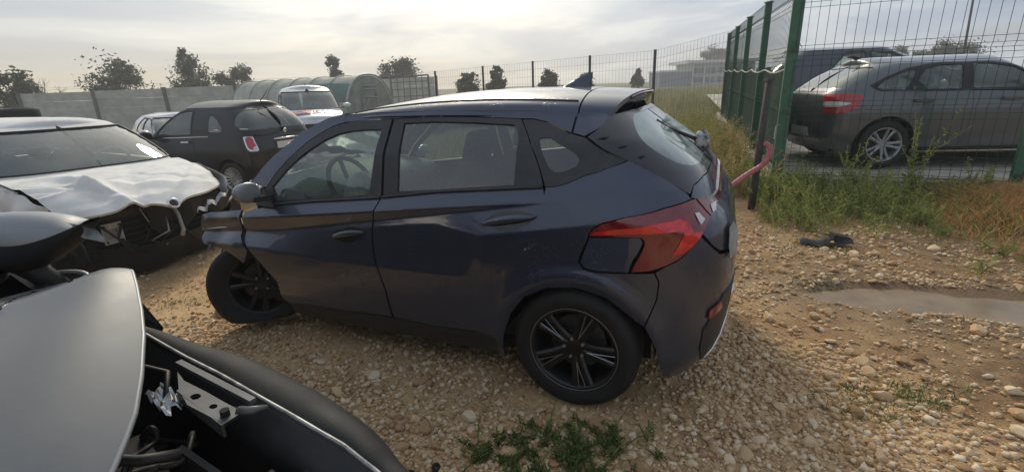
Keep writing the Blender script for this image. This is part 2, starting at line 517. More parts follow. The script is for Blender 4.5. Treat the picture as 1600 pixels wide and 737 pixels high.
# puddle lying in the hollow
pg = np.stack(np.meshgrid(np.linspace(1.6, 4.6, 90), np.linspace(1.9, 4.0, 64)), -1)
pz = float(np.mean(ground_z(np.array([2.9, 3.1, 3.3]), np.array([3.0, 2.9, 2.85])))) + .020
pm = mat('puddle_water', (.24, .175, .105), .20, spec=.4, noise=.25, nscale=2.5, bump=.015, bscale=14)
pv = MB(); pp = []
inside = (pud_d(pg[..., 0], pg[..., 1]) < .25)
idx = {}
for i in range(pg.shape[0] - 1):
    for j in range(pg.shape[1] - 1):
        if inside[i:i + 2, j:j + 2].all():
            q = []
            for a, b in ((i, j), (i, j + 1), (i + 1, j + 1), (i + 1, j)):
                if (a, b) not in idx: idx[(a, b)] = len(pp); pp.append((pg[a, b, 0], pg[a, b, 1], pz))
                q.append(idx[(a, b)])
            pv.f.append(tuple(q))
pv.v = pp
tag(pv.build('puddle', pm), 'shallow muddy puddle mirroring the green fence', kind='structure')

# ---------------------------------------------------------------- gravel
ICO_V, ICO_F = (lambda t: (np.array([(-1, t, 0), (1, t, 0), (-1, -t, 0), (1, -t, 0), (0, -1, t), (0, 1, t), (0, -1, -t), (0, 1, -t), (t, 0, -1), (t, 0, 1), (-t, 0, -1), (-t, 0, 1)]) / math.hypot(1, t),
    np.array([(0, 11, 5), (0, 5, 1), (0, 1, 7), (0, 7, 10), (0, 10, 11), (1, 5, 9), (5, 11, 4), (11, 10, 2), (10, 7, 6), (7, 1, 8), (3, 9, 4), (3, 4, 2), (3, 2, 6), (3, 6, 8), (3, 8, 9), (4, 9, 5), (2, 4, 11), (6, 2, 10), (8, 6, 7), (9, 8, 1)])))((1 + 5 ** .5) / 2)
def stone_mat(name, stops):
    m = bpy.data.materials.new(name); m.use_nodes = True
    N, L = m.node_tree.nodes, m.node_tree.links; b = N['Principled BSDF']
    b.inputs['Roughness'].default_value = .9; b.inputs['Specular IOR Level'].default_value = .25
    g = N.new('ShaderNodeNewGeometry'); oi = N.new('ShaderNodeObjectInfo')
    ad = N.new('ShaderNodeMath'); ad.operation = 'ADD'; L.new(g.outputs['Random Per Island'], ad.inputs[0]); L.new(oi.outputs['Random'], ad.inputs[1])
    fr = N.new('ShaderNodeMath'); fr.operation = 'FRACT'; L.new(ad.outputs[0], fr.inputs[0])
    r = N.new('ShaderNodeValToRGB'); e = r.color_ramp.elements
    while len(e) < len(stops): e.new(.5)
    for q, (p, c) in zip(e, stops): q.position = p; q.color = tuple(c) + (1,)
    L.new(fr.outputs[0], r.inputs[0])
    t = N.new('ShaderNodeTexCoord'); nz = N.new('ShaderNodeTexNoise'); nz.inputs['Scale'].default_value = 55; nz.inputs['Detail'].default_value = 6
    L.new(t.outputs['Object'], nz.inputs['Vector'])
    mx = N.new('ShaderNodeMix'); mx.data_type = 'RGBA'; mx.blend_type = 'MULTIPLY'; mx.inputs['Factor'].default_value = .8
    r2 = N.new('ShaderNodeValToRGB'); r2.color_ramp.elements[0].position = .3; r2.color_ramp.elements[0].color = (.55, .5, .43, 1); r2.color_ramp.elements[1].position = .6
    L.new(nz.outputs['Fac'], r2.inputs[0]); L.new(r.outputs[0], mx.inputs[6]); L.new(r2.outputs[0], mx.inputs[7])
    L.new(mx.outputs[2], b.inputs['Base Color'])
    return m
st_tan = stone_mat('limestone', [(0, (.40, .25, .125)), (.3, (.58, .40, .22)), (.65, (.70, .52, .32)), (.92, (.76, .63, .45)), (1, (.44, .23, .13))])
def stones(n, xr, yr, smin, smax, dens, sink=.25):
    x = RNG.uniform(*xr, n * 3); y = RNG.uniform(*yr, n * 3)
    k = (RNG.uniform(0, 1, n * 3) < dens(x, y)) & (pud_d(x, y) > .15)
    x, y = x[k][:n], y[k][:n]; n = len(x)
    s = smin * (smax / smin) ** (RNG.uniform(0, 1, n) ** 2.0)
    V = ICO_V[None] * (1 + .34 * RNG.uniform(-1, 1, (n, 12, 1)))
    V = V * (s[:, None] * RNG.uniform(.65, 1.25, (n, 3)))[:, None] * .5
    V[..., 2] *= .72
    a = RNG.uniform(0, 6.283, n); c, d = np.cos(a)[:, None], np.sin(a)[:, None]
    tl = RNG.normal(0, .35, n)[:, None]
    X = V[..., 0] * c - V[..., 1] * d; Y = V[..., 0] * d + V[..., 1] * c; Zz = V[..., 2] + X * tl * .6
    z = ground_z(x, y) + s * sink * .5
    P = np.stack([X + x[:, None], Y + y[:, None], Zz + z[:, None]], -1)
    F = ICO_F[None] + (np.arange(n) * 12)[:, None, None]
    return P.reshape(-1, 3), F.reshape(-1, 3)
def mass(name, P, F, m, parent=None, smooth=False):
    me = bpy.data.meshes.new(name)
    me.vertices.add(len(P)); me.vertices.foreach_set('co', np.asarray(P, np.float32).ravel())
    k = F.shape[1]
    me.loops.add(F.size); me.loops.foreach_set('vertex_index', np.asarray(F, np.int32).ravel())
    me.polygons.add(len(F)); me.polygons.foreach_set('loop_start', np.arange(0, F.size, k, dtype=np.int32))
    me.update(calc_edges=True); me.materials.append(m)
    if smooth: me.polygons.foreach_set('use_smooth', np.ones(len(F), bool))
    o = bpy.data.objects.new(name, me); COL.objects.link(o)
    if parent: o.parent = parent
    return o
def dens_main(x, y):
    d = .25 + .75 * smooth01((vnoise(x, y, 1.3, 8) - .25) / .35)
    right = smooth01((x - 1.1) / 1.4)
    d = d * (1 - right * (.55 + .4 * vnoise(x, y, 1.1, 9)))
    d = d * (1 - .8 * smooth01((-2.2 - x) / 1.2)) * (1 - .7 * smooth01((y - 4.6) / 1.5))
    return d
P1, F1 = stones(40000, (-2.4, 3.4), (1.15, 3.4), .007, .038, dens_main)
P2, F2 = stones(15000, (-4.0, 6.0), (3.0, 6.5), .012, .045, dens_main)
P3, F3 = stones(4200, (-2.2, 4.0), (1.1, 4.8), .028, .055, dens_main)
gravel = mass('gravel', np.concatenate([P1, P2, P3]), np.concatenate([F1, F2 + len(P1), F3 + len(P1) + len(P2)]), st_tan, ground)
gravel['kind'] = 'stuff'
# the largest stones, one object each
protos = []
for k in range(7):
    mb = MB(); rs = np.random.default_rng(100 + k)
    V = ICO_V.copy(); F = [tuple(f) for f in ICO_F]
    V2 = list(V); F2_ = []; cache = {}
    def midp(a, b):
        key = (min(a, b), max(a, b))
        if key not in cache:
            p = (V2[a] + V2[b]); cache[key] = len(V2); V2.append(p / np.linalg.norm(p))
        return cache[key]
    for a, b, c in F:
        ab, bc, ca = midp(a, b), midp(b, c), midp(c, a)
        F2_ += [(a, ab, ca), (ab, b, bc), (ca, bc, c), (ab, bc, ca)]
    V2 = np.array(V2)
    pl = rs.normal(size=(9, 3)); pl /= np.linalg.norm(pl, axis=1)[:, None]
    for n_ in pl:                                   # chip flat faces into it
        h = V2 @ n_; cut = rs.uniform(.55, .85)
        V2 = V2 - np.maximum(h - cut, 0)[:, None] * n_
    V2 = V2 * rs.uniform(.8, 1.2, 3) * .5
    V2[:, 2] *= .7
    mb.add(V2, F2_)
    me_o = mb.build('stone', st_tan, ground)
    protos.append(me_o)
sx = RNG.uniform(-2.4, 4.0, 4000); sy = RNG.uniform(1.25, 4.6, 4000)
vis = (np.abs(sx) < 1.08 * (sy * .955 + .46) - .05) & (RNG.uniform(0, 1, 4000) < .35 + .65 * dens_main(sx, sy)) & (pud_d(sx, sy) > .1)
hx = sx - .617; hy = sy - 2.82
lx = hx * math.cos(2.7312) + hy * math.sin(2.7312); ly = -hx * math.sin(2.7312) + hy * math.cos(2.7312)
vis &= ~((lx > -.65) & (lx < 2.6) & (ly < .95)) & ~((sy < 1.9) & (sx < -.75))
ii = np.nonzero(vis)[0][:300]
for n_, i in enumerate(ii):
    src = protos[n_ % 7]
    o = src if n_ < 7 else src.copy()
    if n_ >= 7: COL.objects.link(o)
    s = .038 * (2.6 ** (RNG.uniform(0, 1) ** 2.2)) * (1 + .25 * max(0, (sy[i] - 2) / 2.5))
    o.scale = (s * RNG.uniform(.8, 1.3), s * RNG.uniform(.7, 1.1), s * RNG.uniform(.7, 1.05))
    o.rotation_euler = (RNG.normal(0, .3), RNG.normal(0, .3), RNG.uniform(0, 6.28))
    o.location = (sx[i], sy[i], float(ground_z(sx[i], sy[i])) + s * .16)
# ================================================================ surroundings
def gz(x, y): return float(ground_z(x, y))
green_paint = mat('green_fence_paint', (.026, .125, .068), .5, noise=.25, nscale=9, dirt=(.12, .11, .08), dscale=6, damt=.35)
green_wire = mat('green_wire', (.022, .070, .044), .85, spec=.15)
grey_wire = mat('grey_wire', (.10, .115, .105), .55)
grey_post = mat('grey_post_paint', (.055, .06, .055), .6, noise=.2)
concrete = mat('concrete', (.33, .31, .27), .92, noise=.22, nscale=6, bump=.35, bscale=50, dirt=(.12, .11, .085), dscale=2.2, damt=.6)

def wire_panel(p0, p1, z0a, z0b, h, step, rows, rad, fold=()):
    """welded mesh between two posts: uprights at step, rows of cross wires; at the fold heights the mesh juts out"""
    mb = MB(); p0 = np.array(p0, float); p1 = np.array(p1, float); L = np.linalg.norm(p1 - p0); d = (p1 - p0) / L; nrm = np.array([-d[1], d[0]])
    def P(s, z, o=0.0):
        q = p0 + d * s + nrm * o; zz = z0a + (z0b - z0a) * s / L + z
        return (q[0], q[1], zz)
    hs = [0.0]
    for f in fold: hs += [f - .05, f, f + .05]
    hs += [h]
    n = int(L / step)
    for k in range(n + 1):
        s = min(L, k * L / n)
        mb.tube([P(s, z, .028 if z in fold else 0) for z in hs], rad, 3, False)
    for z in rows: mb.tube([P(0, z), P(L, z)], rad, 3, False)
    for f in fold:
        for dz, o in ((-.05, 0), (.05, 0), (0, .028)): mb.tube([P(0, f + dz, o), P(L, f + dz, o)], rad, 3, False)
    return mb

# raised concrete apron inside the compound, with its edge beam
def cpt(a, b): return A0 + E1 * a + E2 * b
def slab_z(b): return .27 + .018 * b
slab_m = mat('apron_concrete', (.46, .43, .35), .9, noise=.25, nscale=3, bump=.25, bscale=40, dirt=(.24, .21, .15), dscale=1.1, damt=.6)
mb = MB()
aa = np.linspace(.1, 26, 27); bb = np.linspace(.12, 24, 25)
S = np.array([[list(cpt(a, b)) + [slab_z(b)] for b in bb] for a in aa]); mb.grid(S[:, ::-1])
tag(mb.build('pavement', slab_m, smooth=True), 'raised concrete apron inside the fenced compound', kind='structure')
kerb_m = mat('kerb_concrete', (.36, .32, .25), .92, noise=.25, nscale=7, bump=.5, bscale=45, dirt=(.13, .11, .07), dscale=3, damt=.7)
kerb = empty('kerb', (0, 0, 0)); tag(kerb, 'low concrete edge beam carrying the green mesh fence', kind='structure')
for k in range(9):
    a0, a1 = -.35 + k * 1.6, -.35 + (k + 1) * 1.6 - .012
    p, q = cpt(a0, 0), cpt(a1, 0)
    MB().bar((p[0], p[1], .13), (q[0], q[1], .13), .24, .26).build('kerb_stone', kerb_m, kerb)
for k in range(6):
    b0, b1 = .14 + k * 1.8, .14 + (k + 1) * 1.8 - .012
    p, q = cpt(0, b0), cpt(0, b1)
    MB().bar((p[0], p[1], .12 + .018 * b0), (q[0], q[1], .12 + .018 * b1), .24, .28).build('kerb_stone', kerb_m, kerb)

fence = empty('mesh_fence', (A0[0], A0[1], 0))
tag(fence, 'tall dark green welded mesh fence round the compound on the right', 'fence')
FO = Vector((A0[0], A0[1], 0))
def fpost(x, y, z0, h, parent, origin, w=.10, d=.06, m=None, lean=(0, 0)):
    mb = MB(); mb.bar((x - origin.x, y - origin.y, z0), (x + lean[0] - origin.x, y + lean[1] - origin.y, z0 + h), w, d, (E2[0], E2[1], 0))
    mb.box((x - origin.x + lean[0], y - origin.y + lean[1], z0 + h + .008), (w * 1.1, w * 1.1, .02))
    return mb.build('post', m or green_paint, parent)
FH = 2.42
posts_front = [0, 2.46, 4.96, 7.46, 9.96]
posts_side = [2.5, 5.0, 7.5, 10.0]
for a in posts_front:
    p = cpt(a, 0); fpost(p[0], p[1], .25, FH, fence, FO, w=.115 if a else .13)
    for zc_ in (.10, .85, 1.6, 2.3):
        mb = MB(); q = cpt(a, -.035); mb.box((q[0] - FO.x, q[1] - FO.y, .25 + zc_), (.075, .03, .045), Matrix.Rotation(math.atan2(E1[1], E1[0]), 3, 'Z')); mb.build('clip', grey_post, fence)
for b in posts_side:
    p = cpt(0, b); fpost(p[0], p[1], .25 + .018 * b, FH, fence, FO)
rows = [.05, .28, .72, .95, 1.38, 1.62, 2.05, 2.38]; folds = (.18, .84, 1.50, 2.16)
for a0, a1 in zip(posts_front[:-1], posts_front[1:]):
    p, q = cpt(a0 + .03, -.03) - A0, cpt(a1 - .03, -.03) - A0
    wire_panel(p, q, .27, .27, 2.4, .098, rows, .0032, folds).build('mesh_panel', green_wire, fence)
for b0, b1 in zip([0] + posts_side[:-1], posts_side):
    p, q = cpt(-.03, b0 + .03) - A0, cpt(-.03, b1 - .03) - A0
    wire_panel(p, q, .27 + .018 * b0, .27 + .018 * b1, 2.4, .085, rows, .0034, folds).build('mesh_panel', green_wire, fence)
# dark shade netting tied inside the lower half of the side run
net_m = mat('shade_net', (.016, .045, .03), .8, noise=.3, nscale=30)
for b0, b1 in zip([0.0] + posts_side[:-1], posts_side):
    mb = MB(); G_ = np.zeros((12, 7, 3))
    for i in range(12):
        for j in range(7):
            b = b0 + .05 + (b1 - b0 - .1) * i / 11; q = cpt(.03 + .02 * math.sin(i * 1.7 + j), b)
            G_[i, j] = (q[0] - FO.x, q[1] - FO.y, .33 + .018 * b + (1.28 + .05 * math.sin(i * .9)) * j / 6)
    mb.grid(G_).build('shade_net', net_m, fence, smooth=True)
mb = MB(); pts = []
for i in range(40):
    b = 10.0 * i / 39; q = cpt(-.06, b); pts.append((q[0] - FO.x, q[1] - FO.y, 1.62 + .018 * b - .05 * abs(math.sin(i * math.pi / 6.5))))
mb.tube(pts, .011, 5).build('tie_rope', mat('pale_rope', (.42, .42, .36), .8), fence)

# ---------------------------------------------------------------- far mesh fence along the field
far = empty('field_fence', (2.8, 17, 0)); tag(far, 'far grey wire mesh fence running along the field behind the hatchback', 'fence')
fo = Vector((2.8, 17, 0))
fp = [(-2.9, 20.6, 2.22), (-.9, 19.4, 2.30), (.95, 18.2, 2.36), (2.8, 17.0, 2.42), (4.65, 15.9, 2.47), (6.40, 13.6, 2.85)]
for x, y, zt in fp[:-1]:
    z0 = gz(x, y) - .1
    MB().bar((x - fo.x, y - fo.y, z0), (x - fo.x, y - fo.y, zt), .075, .075).build('post', grey_post, far)
for (x0, y0, z0), (x1, y1, z1) in zip(fp[:-1], fp[1:]):
    h = 2.0
    wire_panel((x0 - fo.x, y0 - fo.y), (x1 - fo.x, y1 - fo.y), z0 - h - .03, z1 - h - .03, h, .11, [0, .25, .75, 1.0, 1.5, 1.75, 2.0], .0034, ()).build('mesh_panel', grey_wire, far)

# ---------------------------------------------------------------- concrete plank wall on the left
wall = empty('plank_wall', (-13, 25.7, -.25)); tag(wall, 'long grey precast plank wall behind the parked wrecks', 'wall')
WA, WB = np.array([-23.9, 24.7]), np.array([-3.75, 26.6]); WL = np.linalg.norm(WB - WA); WD = (WB - WA) / WL
wo = Vector((-13, 25.7, -.25))
plank_m = mat('precast_plank', (.52, .50, .43), .92, noise=.16, nscale=2.5, bump=.3, bscale=25, dirt=(.30, .28, .22), dscale=1.0, damt=.5)
wpost_m = mat('wall_post_concrete', (.16, .15, .125), .9, noise=.25, nscale=5)
nb = 6; bay = WL / nb
shared = None
for k in range(nb + 1):
    p = WA + WD * bay * k; zt = 1.99 + .20 * k / nb; zb_ = gz(p[0], p[1]) - .15
    lean = .03 * math.sin(k * 2.3)
    MB().bar((p[0] - wo.x, p[1] - wo.y, zb_ - wo.z), (p[0] - wo.x + lean, p[1] - wo.y, zt - wo.z), .15, .15, (WD[0], WD[1], 0)).build('post', wpost_m, wall)
for k in range(nb):
    p = WA + WD * (bay * k + .07); q = WA + WD * (bay * (k + 1) - .07)
    ztop = 1.94 + .20 * (k + .5) / nb
    for j in range(6):
        z1 = ztop - .42 * j; z0 = z1 - .412; jit = .008 * math.sin(k * 5 + j * 3)
        MB().bar((p[0] - wo.x, p[1] - wo.y + jit, (z0 + z1) / 2 - wo.z - .006 * k), (q[0] - wo.x, q[1] - wo.y + jit, (z0 + z1) / 2 - wo.z + .006 * k), .05, .412).build('plank', plank_m, wall)
# barbed wire on top of the wall
mb = MB()
for dz in (.09, .18):
    mb.tube([(WA[0] - wo.x, WA[1] - wo.y, 1.99 + dz - wo.z), (WB[0] - wo.x, WB[1] - wo.y, 2.19 + dz - wo.z)], .006, 3, False)
mb.build('top_wire', grey_wire, wall)
# wire fence left of the wall
lf = empty('wire_fence', (-28.2, 25.0, -.25)); tag(lf, 'sagging thin wire fence left of the plank wall', 'fence')
wire_panel((-9, -2.5), (3.3, -.3), .05, .05, 1.75, .16, [0, .3, .6, .9, 1.2, 1.5, 1.75], .004, ()).build('mesh_panel', grey_wire, lf)
for s in range(5):
    MB().bar((-9 + 3.0 * s, -2.5 + .535 * s, -.2), (-9 + 3.0 * s, -2.5 + .535 * s, 1.85), .06).build('post', grey_post, lf)

# ---------------------------------------------------------------- polytunnel
ax = np.array([-.85, .527]); wv = np.array([.527, .85]); C1 = np.array([-5.2, 19.0]); TL = 7.4
tun = empty('polytunnel', (C1[0], C1[1], -.15)); tag(tun, 'arched polytunnel greenhouse with pale film and green side window', 'greenhouse')
film = mat('tunnel_film', (.52, .54, .47), .45, noise=.12, nscale=3, dirt=(.32, .31, .24), dscale=2.0, damt=.6, transl=.35)
film_g = mat('green_film', (.15, .22, .19), .35, noise=.15, nscale=3, transl=.3)
gal = mat('galvanised_steel', (.36, .37, .36), .45, metal=.6, noise=.2)
def arch(t, r=1.25, h=2.26):
    """t 0..1 over the hoop"""
    a = math.pi * t; c = math.cos(a); s_ = math.sin(a)
    return -r * math.copysign(abs(c) ** .8, c), h * (abs(s_) ** .8)
def tpt(l, t, k=1.0):
    w, z = arch(t); q = ax * l + wv * w * k; return (q[0], q[1], z * k)
nT = 28
G_ = np.array([[tpt(l, t / nT) for t in range(nT + 1)] for l in np.linspace(.02, TL, 22)])
sag = np.sin(np.linspace(0, TL, 22) / (TL / 6) * math.pi) ** 2
G_[:, 4:-4, 2] -= .02 * sag[:, None]
MB().grid(G_).build('cover', film, tun, smooth=True)
G2 = np.array([[np.array(tpt(l, t, 1.006)) + np.array([0, 0, .05 * math.sin(l * 1.1)]) * (t > .3) for t in np.linspace(.17, .31, 8)] for l in np.linspace(.12, 2.3, 14)])
MB().grid(G2).build('side_window', film_g, tun, smooth=True)
for k in range(7):
    MB().tube([tpt(TL * k / 6, t / 24, 1.012) for t in range(25)], .018 if k else .03, 6, False).build('hoop', gal, tun, smooth=True)
ew = [tpt(.03, t / 24, .985) for t in range(25)]
MB().add(ew, [tuple(range(25))]).build('end_wall', mat('tunnel_end_film', (.36, .37, .33), .5, noise=.15, nscale=4, dirt=(.2, .2, .16), dscale=3, damt=.6, transl=.25), tun)
def epnt(w, z, l=-.015): q = wv * w + ax * l; return (q[0], q[1], z)
for a, b in (((-.38, .02), (-.38, 1.72)), ((.34, .02), (.34, 1.62)), ((-.38, 1.0), (.34, 1.0)), ((-.38, 1.5), (.34, 1.45)), ((-.34, 1.75), (.30, 1.75)), ((-.34, 1.88), (.30, 1.88)), ((-.38, .98), (-.05, 1.48))):
    MB().tube([epnt(*a), epnt(*b)], .022, 6).build('door_frame_bar', gal, tun)

# galvanised gate leaning by the wall
gate = empty('lattice_gate', (-4.45, 23.0, -.1)); gate.scale = (1.38, 1.0, 1.1); tag(gate, 'old lattice metal gate standing before the plank wall', 'gate')
rust = mat('weathered_steel', (.20, .19, .165), .7, noise=.35, nscale=14, dirt=(.16, .09, .05), dscale=8, damt=.5)
for a, b in (((-.62, 0, 0), (-.62, .1, 1.95)), ((.62, .1, 0), (.62, .2, 2.05)), ((-.62, .1, 1.95), (.62, .2, 2.05)), ((-.62, 0, .1), (.62, .1, .1))):
    MB().bar(a, b, .06).build('frame_bar', rust, gate)
for k in range(1, 6):
    MB().bar((-.62 + .207 * k, .02, .1), (-.62 + .207 * k, .14, 2.0), .025).build('upright', rust, gate)
for k in range(1, 7):
    MB().bar((-.62, .02 + .02 * k, .1 + .28 * k), (.62, .12 + .02 * k, .1 + .285 * k), .025).build('cross_bar', rust, gate)

# ---------------------------------------------------------------- building on the horizon
bld = empty('low_warehouse', (40, 100, .4)); tag(bld, 'low grey industrial building with window bands across the field', 'building')
bm = mat('facade_cladding', (.34, .36, .37), .7, noise=.08); bm2 = mat('blue_grey_cladding', (.12, .155, .20), .6, noise=.1); bm3 = mat('roof_edge_sheet', (.52, .52, .49), .6)
bw = mat('dark_window', (.05, .065, .075), .15)
MB().box((3.5, 6, 2.1), (12.4, 10, 4.4)).build('wall', bm, bld)
MB().box((3.0, 5.6, 4.55), (14.6, 11.5, .55)).build('roof', bm3, bld)
MB().box((-5.9, 5.4, 1.35), (6.3, 8, 2.9)).build('annex_wall', bm2, bld)
MB().box((-5.9, 5.3, 2.95), (6.6, 8.4, .35)).build('annex_roof', bm3, bld)
for r_ in range(2):
    for k in range(5):
        f_ = MB().box((-1.6 + 2.4 * k, .92, 1.15 + 1.75 * r_), (2.0, .12, 1.0)).build('window', bw, bld)
        MB().box((-1.6 + 2.4 * k, .84, 1.15 + 1.75 * r_), (.08, .08, 1.0)).build('mullion', bm3, f_)
for k in range(4): MB().box((-2.75 + 2.4 * k, .9, 2.1), (.22, .2, 4.3)).build('pilaster', bm3, bld)
# low line of hedges and parked trucks far off, behind the mesh
hed = mat('far_hedge', (.045, .06, .035), .95, noise=.4, nscale=.6)

# ---------------------------------------------------------------- trees
bark = mat('bark', (.085, .07, .05), .95, noise=.3, nscale=18, bump=.5)
def leaf_mat(name, a, b):
    m = mat(name, a, .75, col2=b, nscale=2.2, transl=.35, spec=.2); return m
leaf_a = leaf_mat('leaf_dark_green', (.045, .058, .030), (.10, .115, .055))
leaf_b = leaf_mat('leaf_grey_green', (.075, .085, .052), (.14, .145, .085))
def tree(label, x, y, ztop, r, seed, m, lobes=None, leaf=.15, nl=2600, gap=.0, group='trees beyond the yard', name='tree'):
    rs = np.random.default_rng(seed); z0 = gz(x, y) - .05; H = ztop - z0
    root = empty(name, (x, y, z0)); tag(root, label, 'tree', group)
    tb = MB(); cl = []
    lobes = lobes or [(0, 0, .60, .85), (.5, .1, .45, .55), (-.5, -.1, .48, .6), (.15, 0, .82, .5), (-.25, 0, .76, .45)]
    trunk_top = np.array([rs.normal(0, .05 * r), rs.normal(0, .05 * r), H * .55])
    tb.tube([(0, 0, 0), (trunk_top[0] * .3, trunk_top[1] * .3, H * .28), tuple(trunk_top)], [.035 * H, .028 * H, .016 * H], 7)
    for lx_, ly_, lz, ls in lobes:
        c = np.array([lx_ * r, ly_ * r, lz * H])
        n = int(9 * ls + 4)
        for k in range(n):
            d = rs.normal(size=3); d /= np.linalg.norm(d); d *= rs.uniform(.25, 1.0) ** .6
            q = c + d * np.array([r * .80, r * .80, H * .33]) * ls
            q[2] = max(q[2], H * .18)
            cl.append((q, rs.uniform(.26, .5) * r * ls))
            tb.tube([tuple(trunk_top * rs.uniform(.5, 1)), tuple((trunk_top + q) / 2 + rs.normal(0, .06 * r, 3)), tuple(q)], [.010 * H, .006 * H, .002 * H], 4)
    tb.build('trunk', bark, root, smooth=True)
    per = nl // len(cl); Ps = []
    for q, rad in cl:
        d = rs.normal(size=(per, 3)) * rad * np.array([.62, .62, .46]) * rs.uniform(.5, 1.2)
        d += np.outer(rs.uniform(-1, 1, per), rs.normal(0, .35, 3) * rad)
        Ps.append(q + d)
    Ps = np.concatenate(Ps); n = len(Ps)
    a = rs.normal(size=(n, 3)); a /= np.linalg.norm(a, axis=1)[:, None]
    b = np.cross(a, rs.normal(size=(n, 3))); b /= np.linalg.norm(b, axis=1)[:, None]
    s = leaf * rs.uniform(.6, 1.3, (n, 1))
    V = np.stack([Ps - a * s, Ps + b * s * .5, Ps + a * s, Ps - b * s * .5], 1).reshape(-1, 3)
    mass('crown', V, np.arange(4 * n).reshape(-1, 4), m, root)
    return root
TREES = [
 ('dark tree at the very left edge of the picture', -29.0, 29.5, 3.65, 1.35, leaf_a, [(0, 0, .66, .9), (.4, 0, .35, .6)]),
 ('broad dark round tree above the left wall', -30.8, 40, 4.25, 2.0, leaf_a, [(0, 0, .66, 1), (.35, 0, .8, .6), (-.5, 0, .42, .6)]),
 ('tallest tree, dark, with a leaning top clump over the wall', -26.1, 42, 5.0, 1.75, leaf_a, [(.25, 0, .50, 1), (-.05, 0, .88, .5), (-.4, 0, .4, .7)]),
 ('loose airy tree just right of the tallest dark tree', -24.0, 45, 4.5, 1.95, leaf_b, [(.15, 0, .80, .5), (-.55, 0, .68, .4), (.6, 0, .48, .45), (-.25, 0, .42, .5)]),
 ('slim sparse tree rising behind the polytunnel', -16.3, 48, 4.7, .95, leaf_b, [(0, 0, .82, .7), (.1, 0, .55, .8)]),
 ('twin crowned bushy tree above the lattice gate', -10.7, 50, 4.4, 1.75, leaf_b, [(-.38, 0, .66, .8), (.38, 0, .7, .8)]),
 ('rounded tree left of the first field fence post', -3.1, 40, 2.95, .95, leaf_a, None),
 ('small round tree just right of the first field fence post', -.8, 40, 3.0, .82, leaf_a, None),
 ('round tree behind the fence, left of the shark fin antenna', 3.3, 40, 2.9, .9, leaf_a, [(0, 0, .7, .8), (.3, 0, .5, .7), (-.4, 0, .45, .5)]),
 ('low bush half hidden behind the shark fin antenna', 7.9, 50, 2.6, .85, leaf_b, None),
 ('small thin tree between the fin antenna and the warehouse', 14.3, 55, 2.9, .68, leaf_b, None),
 ('wide tree standing behind the warehouse roof', 47.6, 115, 8.0, 2.9, leaf_b, [(-.4, 0, .8, .7), (.4, 0, .85, .7)]),
 ('leafy tree above the roof of the grey hatchback in the compound', 52.6, 60, 4.7, 2.3, leaf_b, [(-.5, 0, .75, .7), (.4, 0, .7, .8)]),
 ('low tree over the dark crossover in the compound', 50.1, 65, 4.7, 2.0, leaf_b, None),
 ('small round tree between the two compound car roofs', 53.0, 65, 4.3, 1.3, leaf_b, None),
 ('little tree seen just right of the fence corner post', 36.5, 60, 4.4, .95, leaf_b, None)]
for i, (lb, x, y, zt, r, m, lobes) in enumerate(TREES):
    tree(lb, x, y, zt, r, 40 + i, m, lobes, leaf=.075 + .0013 * y, nl=4600 if r > 1 else 2800)
# bare tree on the left
bt = empty('bare_tree', (-26.2, 28.2, gz(-26, 28) - .05)); bt.scale = (1.15, 1.15, 1.15); tag(bt, 'leafless shrubby tree with bare twigs by the wire fence', 'tree', 'trees beyond the yard')
mb = MB(); rs = np.random.default_rng(5)
def twig(p, d, L, r_, n):
    q = p + d * L; mb.tube([tuple(p), tuple(p + d * L * .5 + rs.normal(0, .05 * L, 3)), tuple(q)], [r_, r_ * .8, r_ * .6], 5, False)
    if n:
        for _ in range(3 if n > 1 else 4):
            e = d + rs.normal(0, .42, 3); e[2] = abs(e[2]) * .8 + .1; e /= np.linalg.norm(e); twig(p + (q - p) * rs.uniform(.6, 1), e, L * rs.uniform(.55, .8), r_ * .55, n - 1)
for k in range(5):
    d = np.array([rs.normal(0, .55), rs.normal(0, .4), 1.0]); d /= np.linalg.norm(d); twig(np.array([rs.normal(0, .15), rs.normal(0, .1), 0]), d, 1.25, .05, 3)
mb.build('branches', bark, bt)
pole = empty('lamp_pole', (27.1, 30, .3)); tag(pole, 'slender tilted metal pole far behind the compound', 'pole')
MB().tube([(.1, 0, 0), (-.35, 0, 7.5)], [.07, .05], 8).build('shaft', grey_post, pole, smooth=True)
MB().tube([(-.35, 0, 7.5), (-.6, -.3, 7.6), (-1.2, -.9, 7.6)], .035, 6).build('arm', grey_post, pole, smooth=True)
# ================================================================ cars
rubber = mat('tyre_rubber', (.008, .008, .008), .7, noise=.3, nscale=25, dirt=(.035, .028, .021), dscale=7, damt=.3, bump=.15, bscale=120)
black_pl = mat('black_plastic', (.010, .010, .011), .5, noise=.25, nscale=30, dirt=(.05, .045, .035), dscale=8, damt=.25)
dark_in = mat('dark_interior', (.018, .019, .02), .8, noise=.3, nscale=12)
under = mat('under_body_black', (.006, .006, .006), .9)
seat_m = mat('seat_cloth', (.028, .029, .031), .9, noise=.3, nscale=40)
chrome = mat('chrome', (.62, .62, .62), .18, metal=1.0)
alloy = mat('silver_alloy', (.42, .43, .43), .35, metal=.75, dirt=(.08, .07, .05), dscale=9, damt=.5)
brake = mat('brake_disc', (.10, .09, .085), .5, metal=.6, noise=.3)
glass = glass_mat('car_glass', (.70, .80, .74), 1.2, .10, dcol=(.42, .47, .43))
glass_g = glass_mat('green_car_glass', (.74, .86, .79), 1.2, .16, dcol=(.40, .47, .42))
lamp_red = mat('lamp_red', (.42, .012, .015), .12, coat=1.0, noise=.3, nscale=30)
lamp_white = mat('lamp_white', (.62, .60, .58), .15, coat=1.0)
lamp_clear = mat('lamp_clear', (.42, .44, .45), .1, metal=.3, coat=1.0, noise=.4, nscale=40)
plate_m = mat('plate_white', (.62, .62, .58), .5)
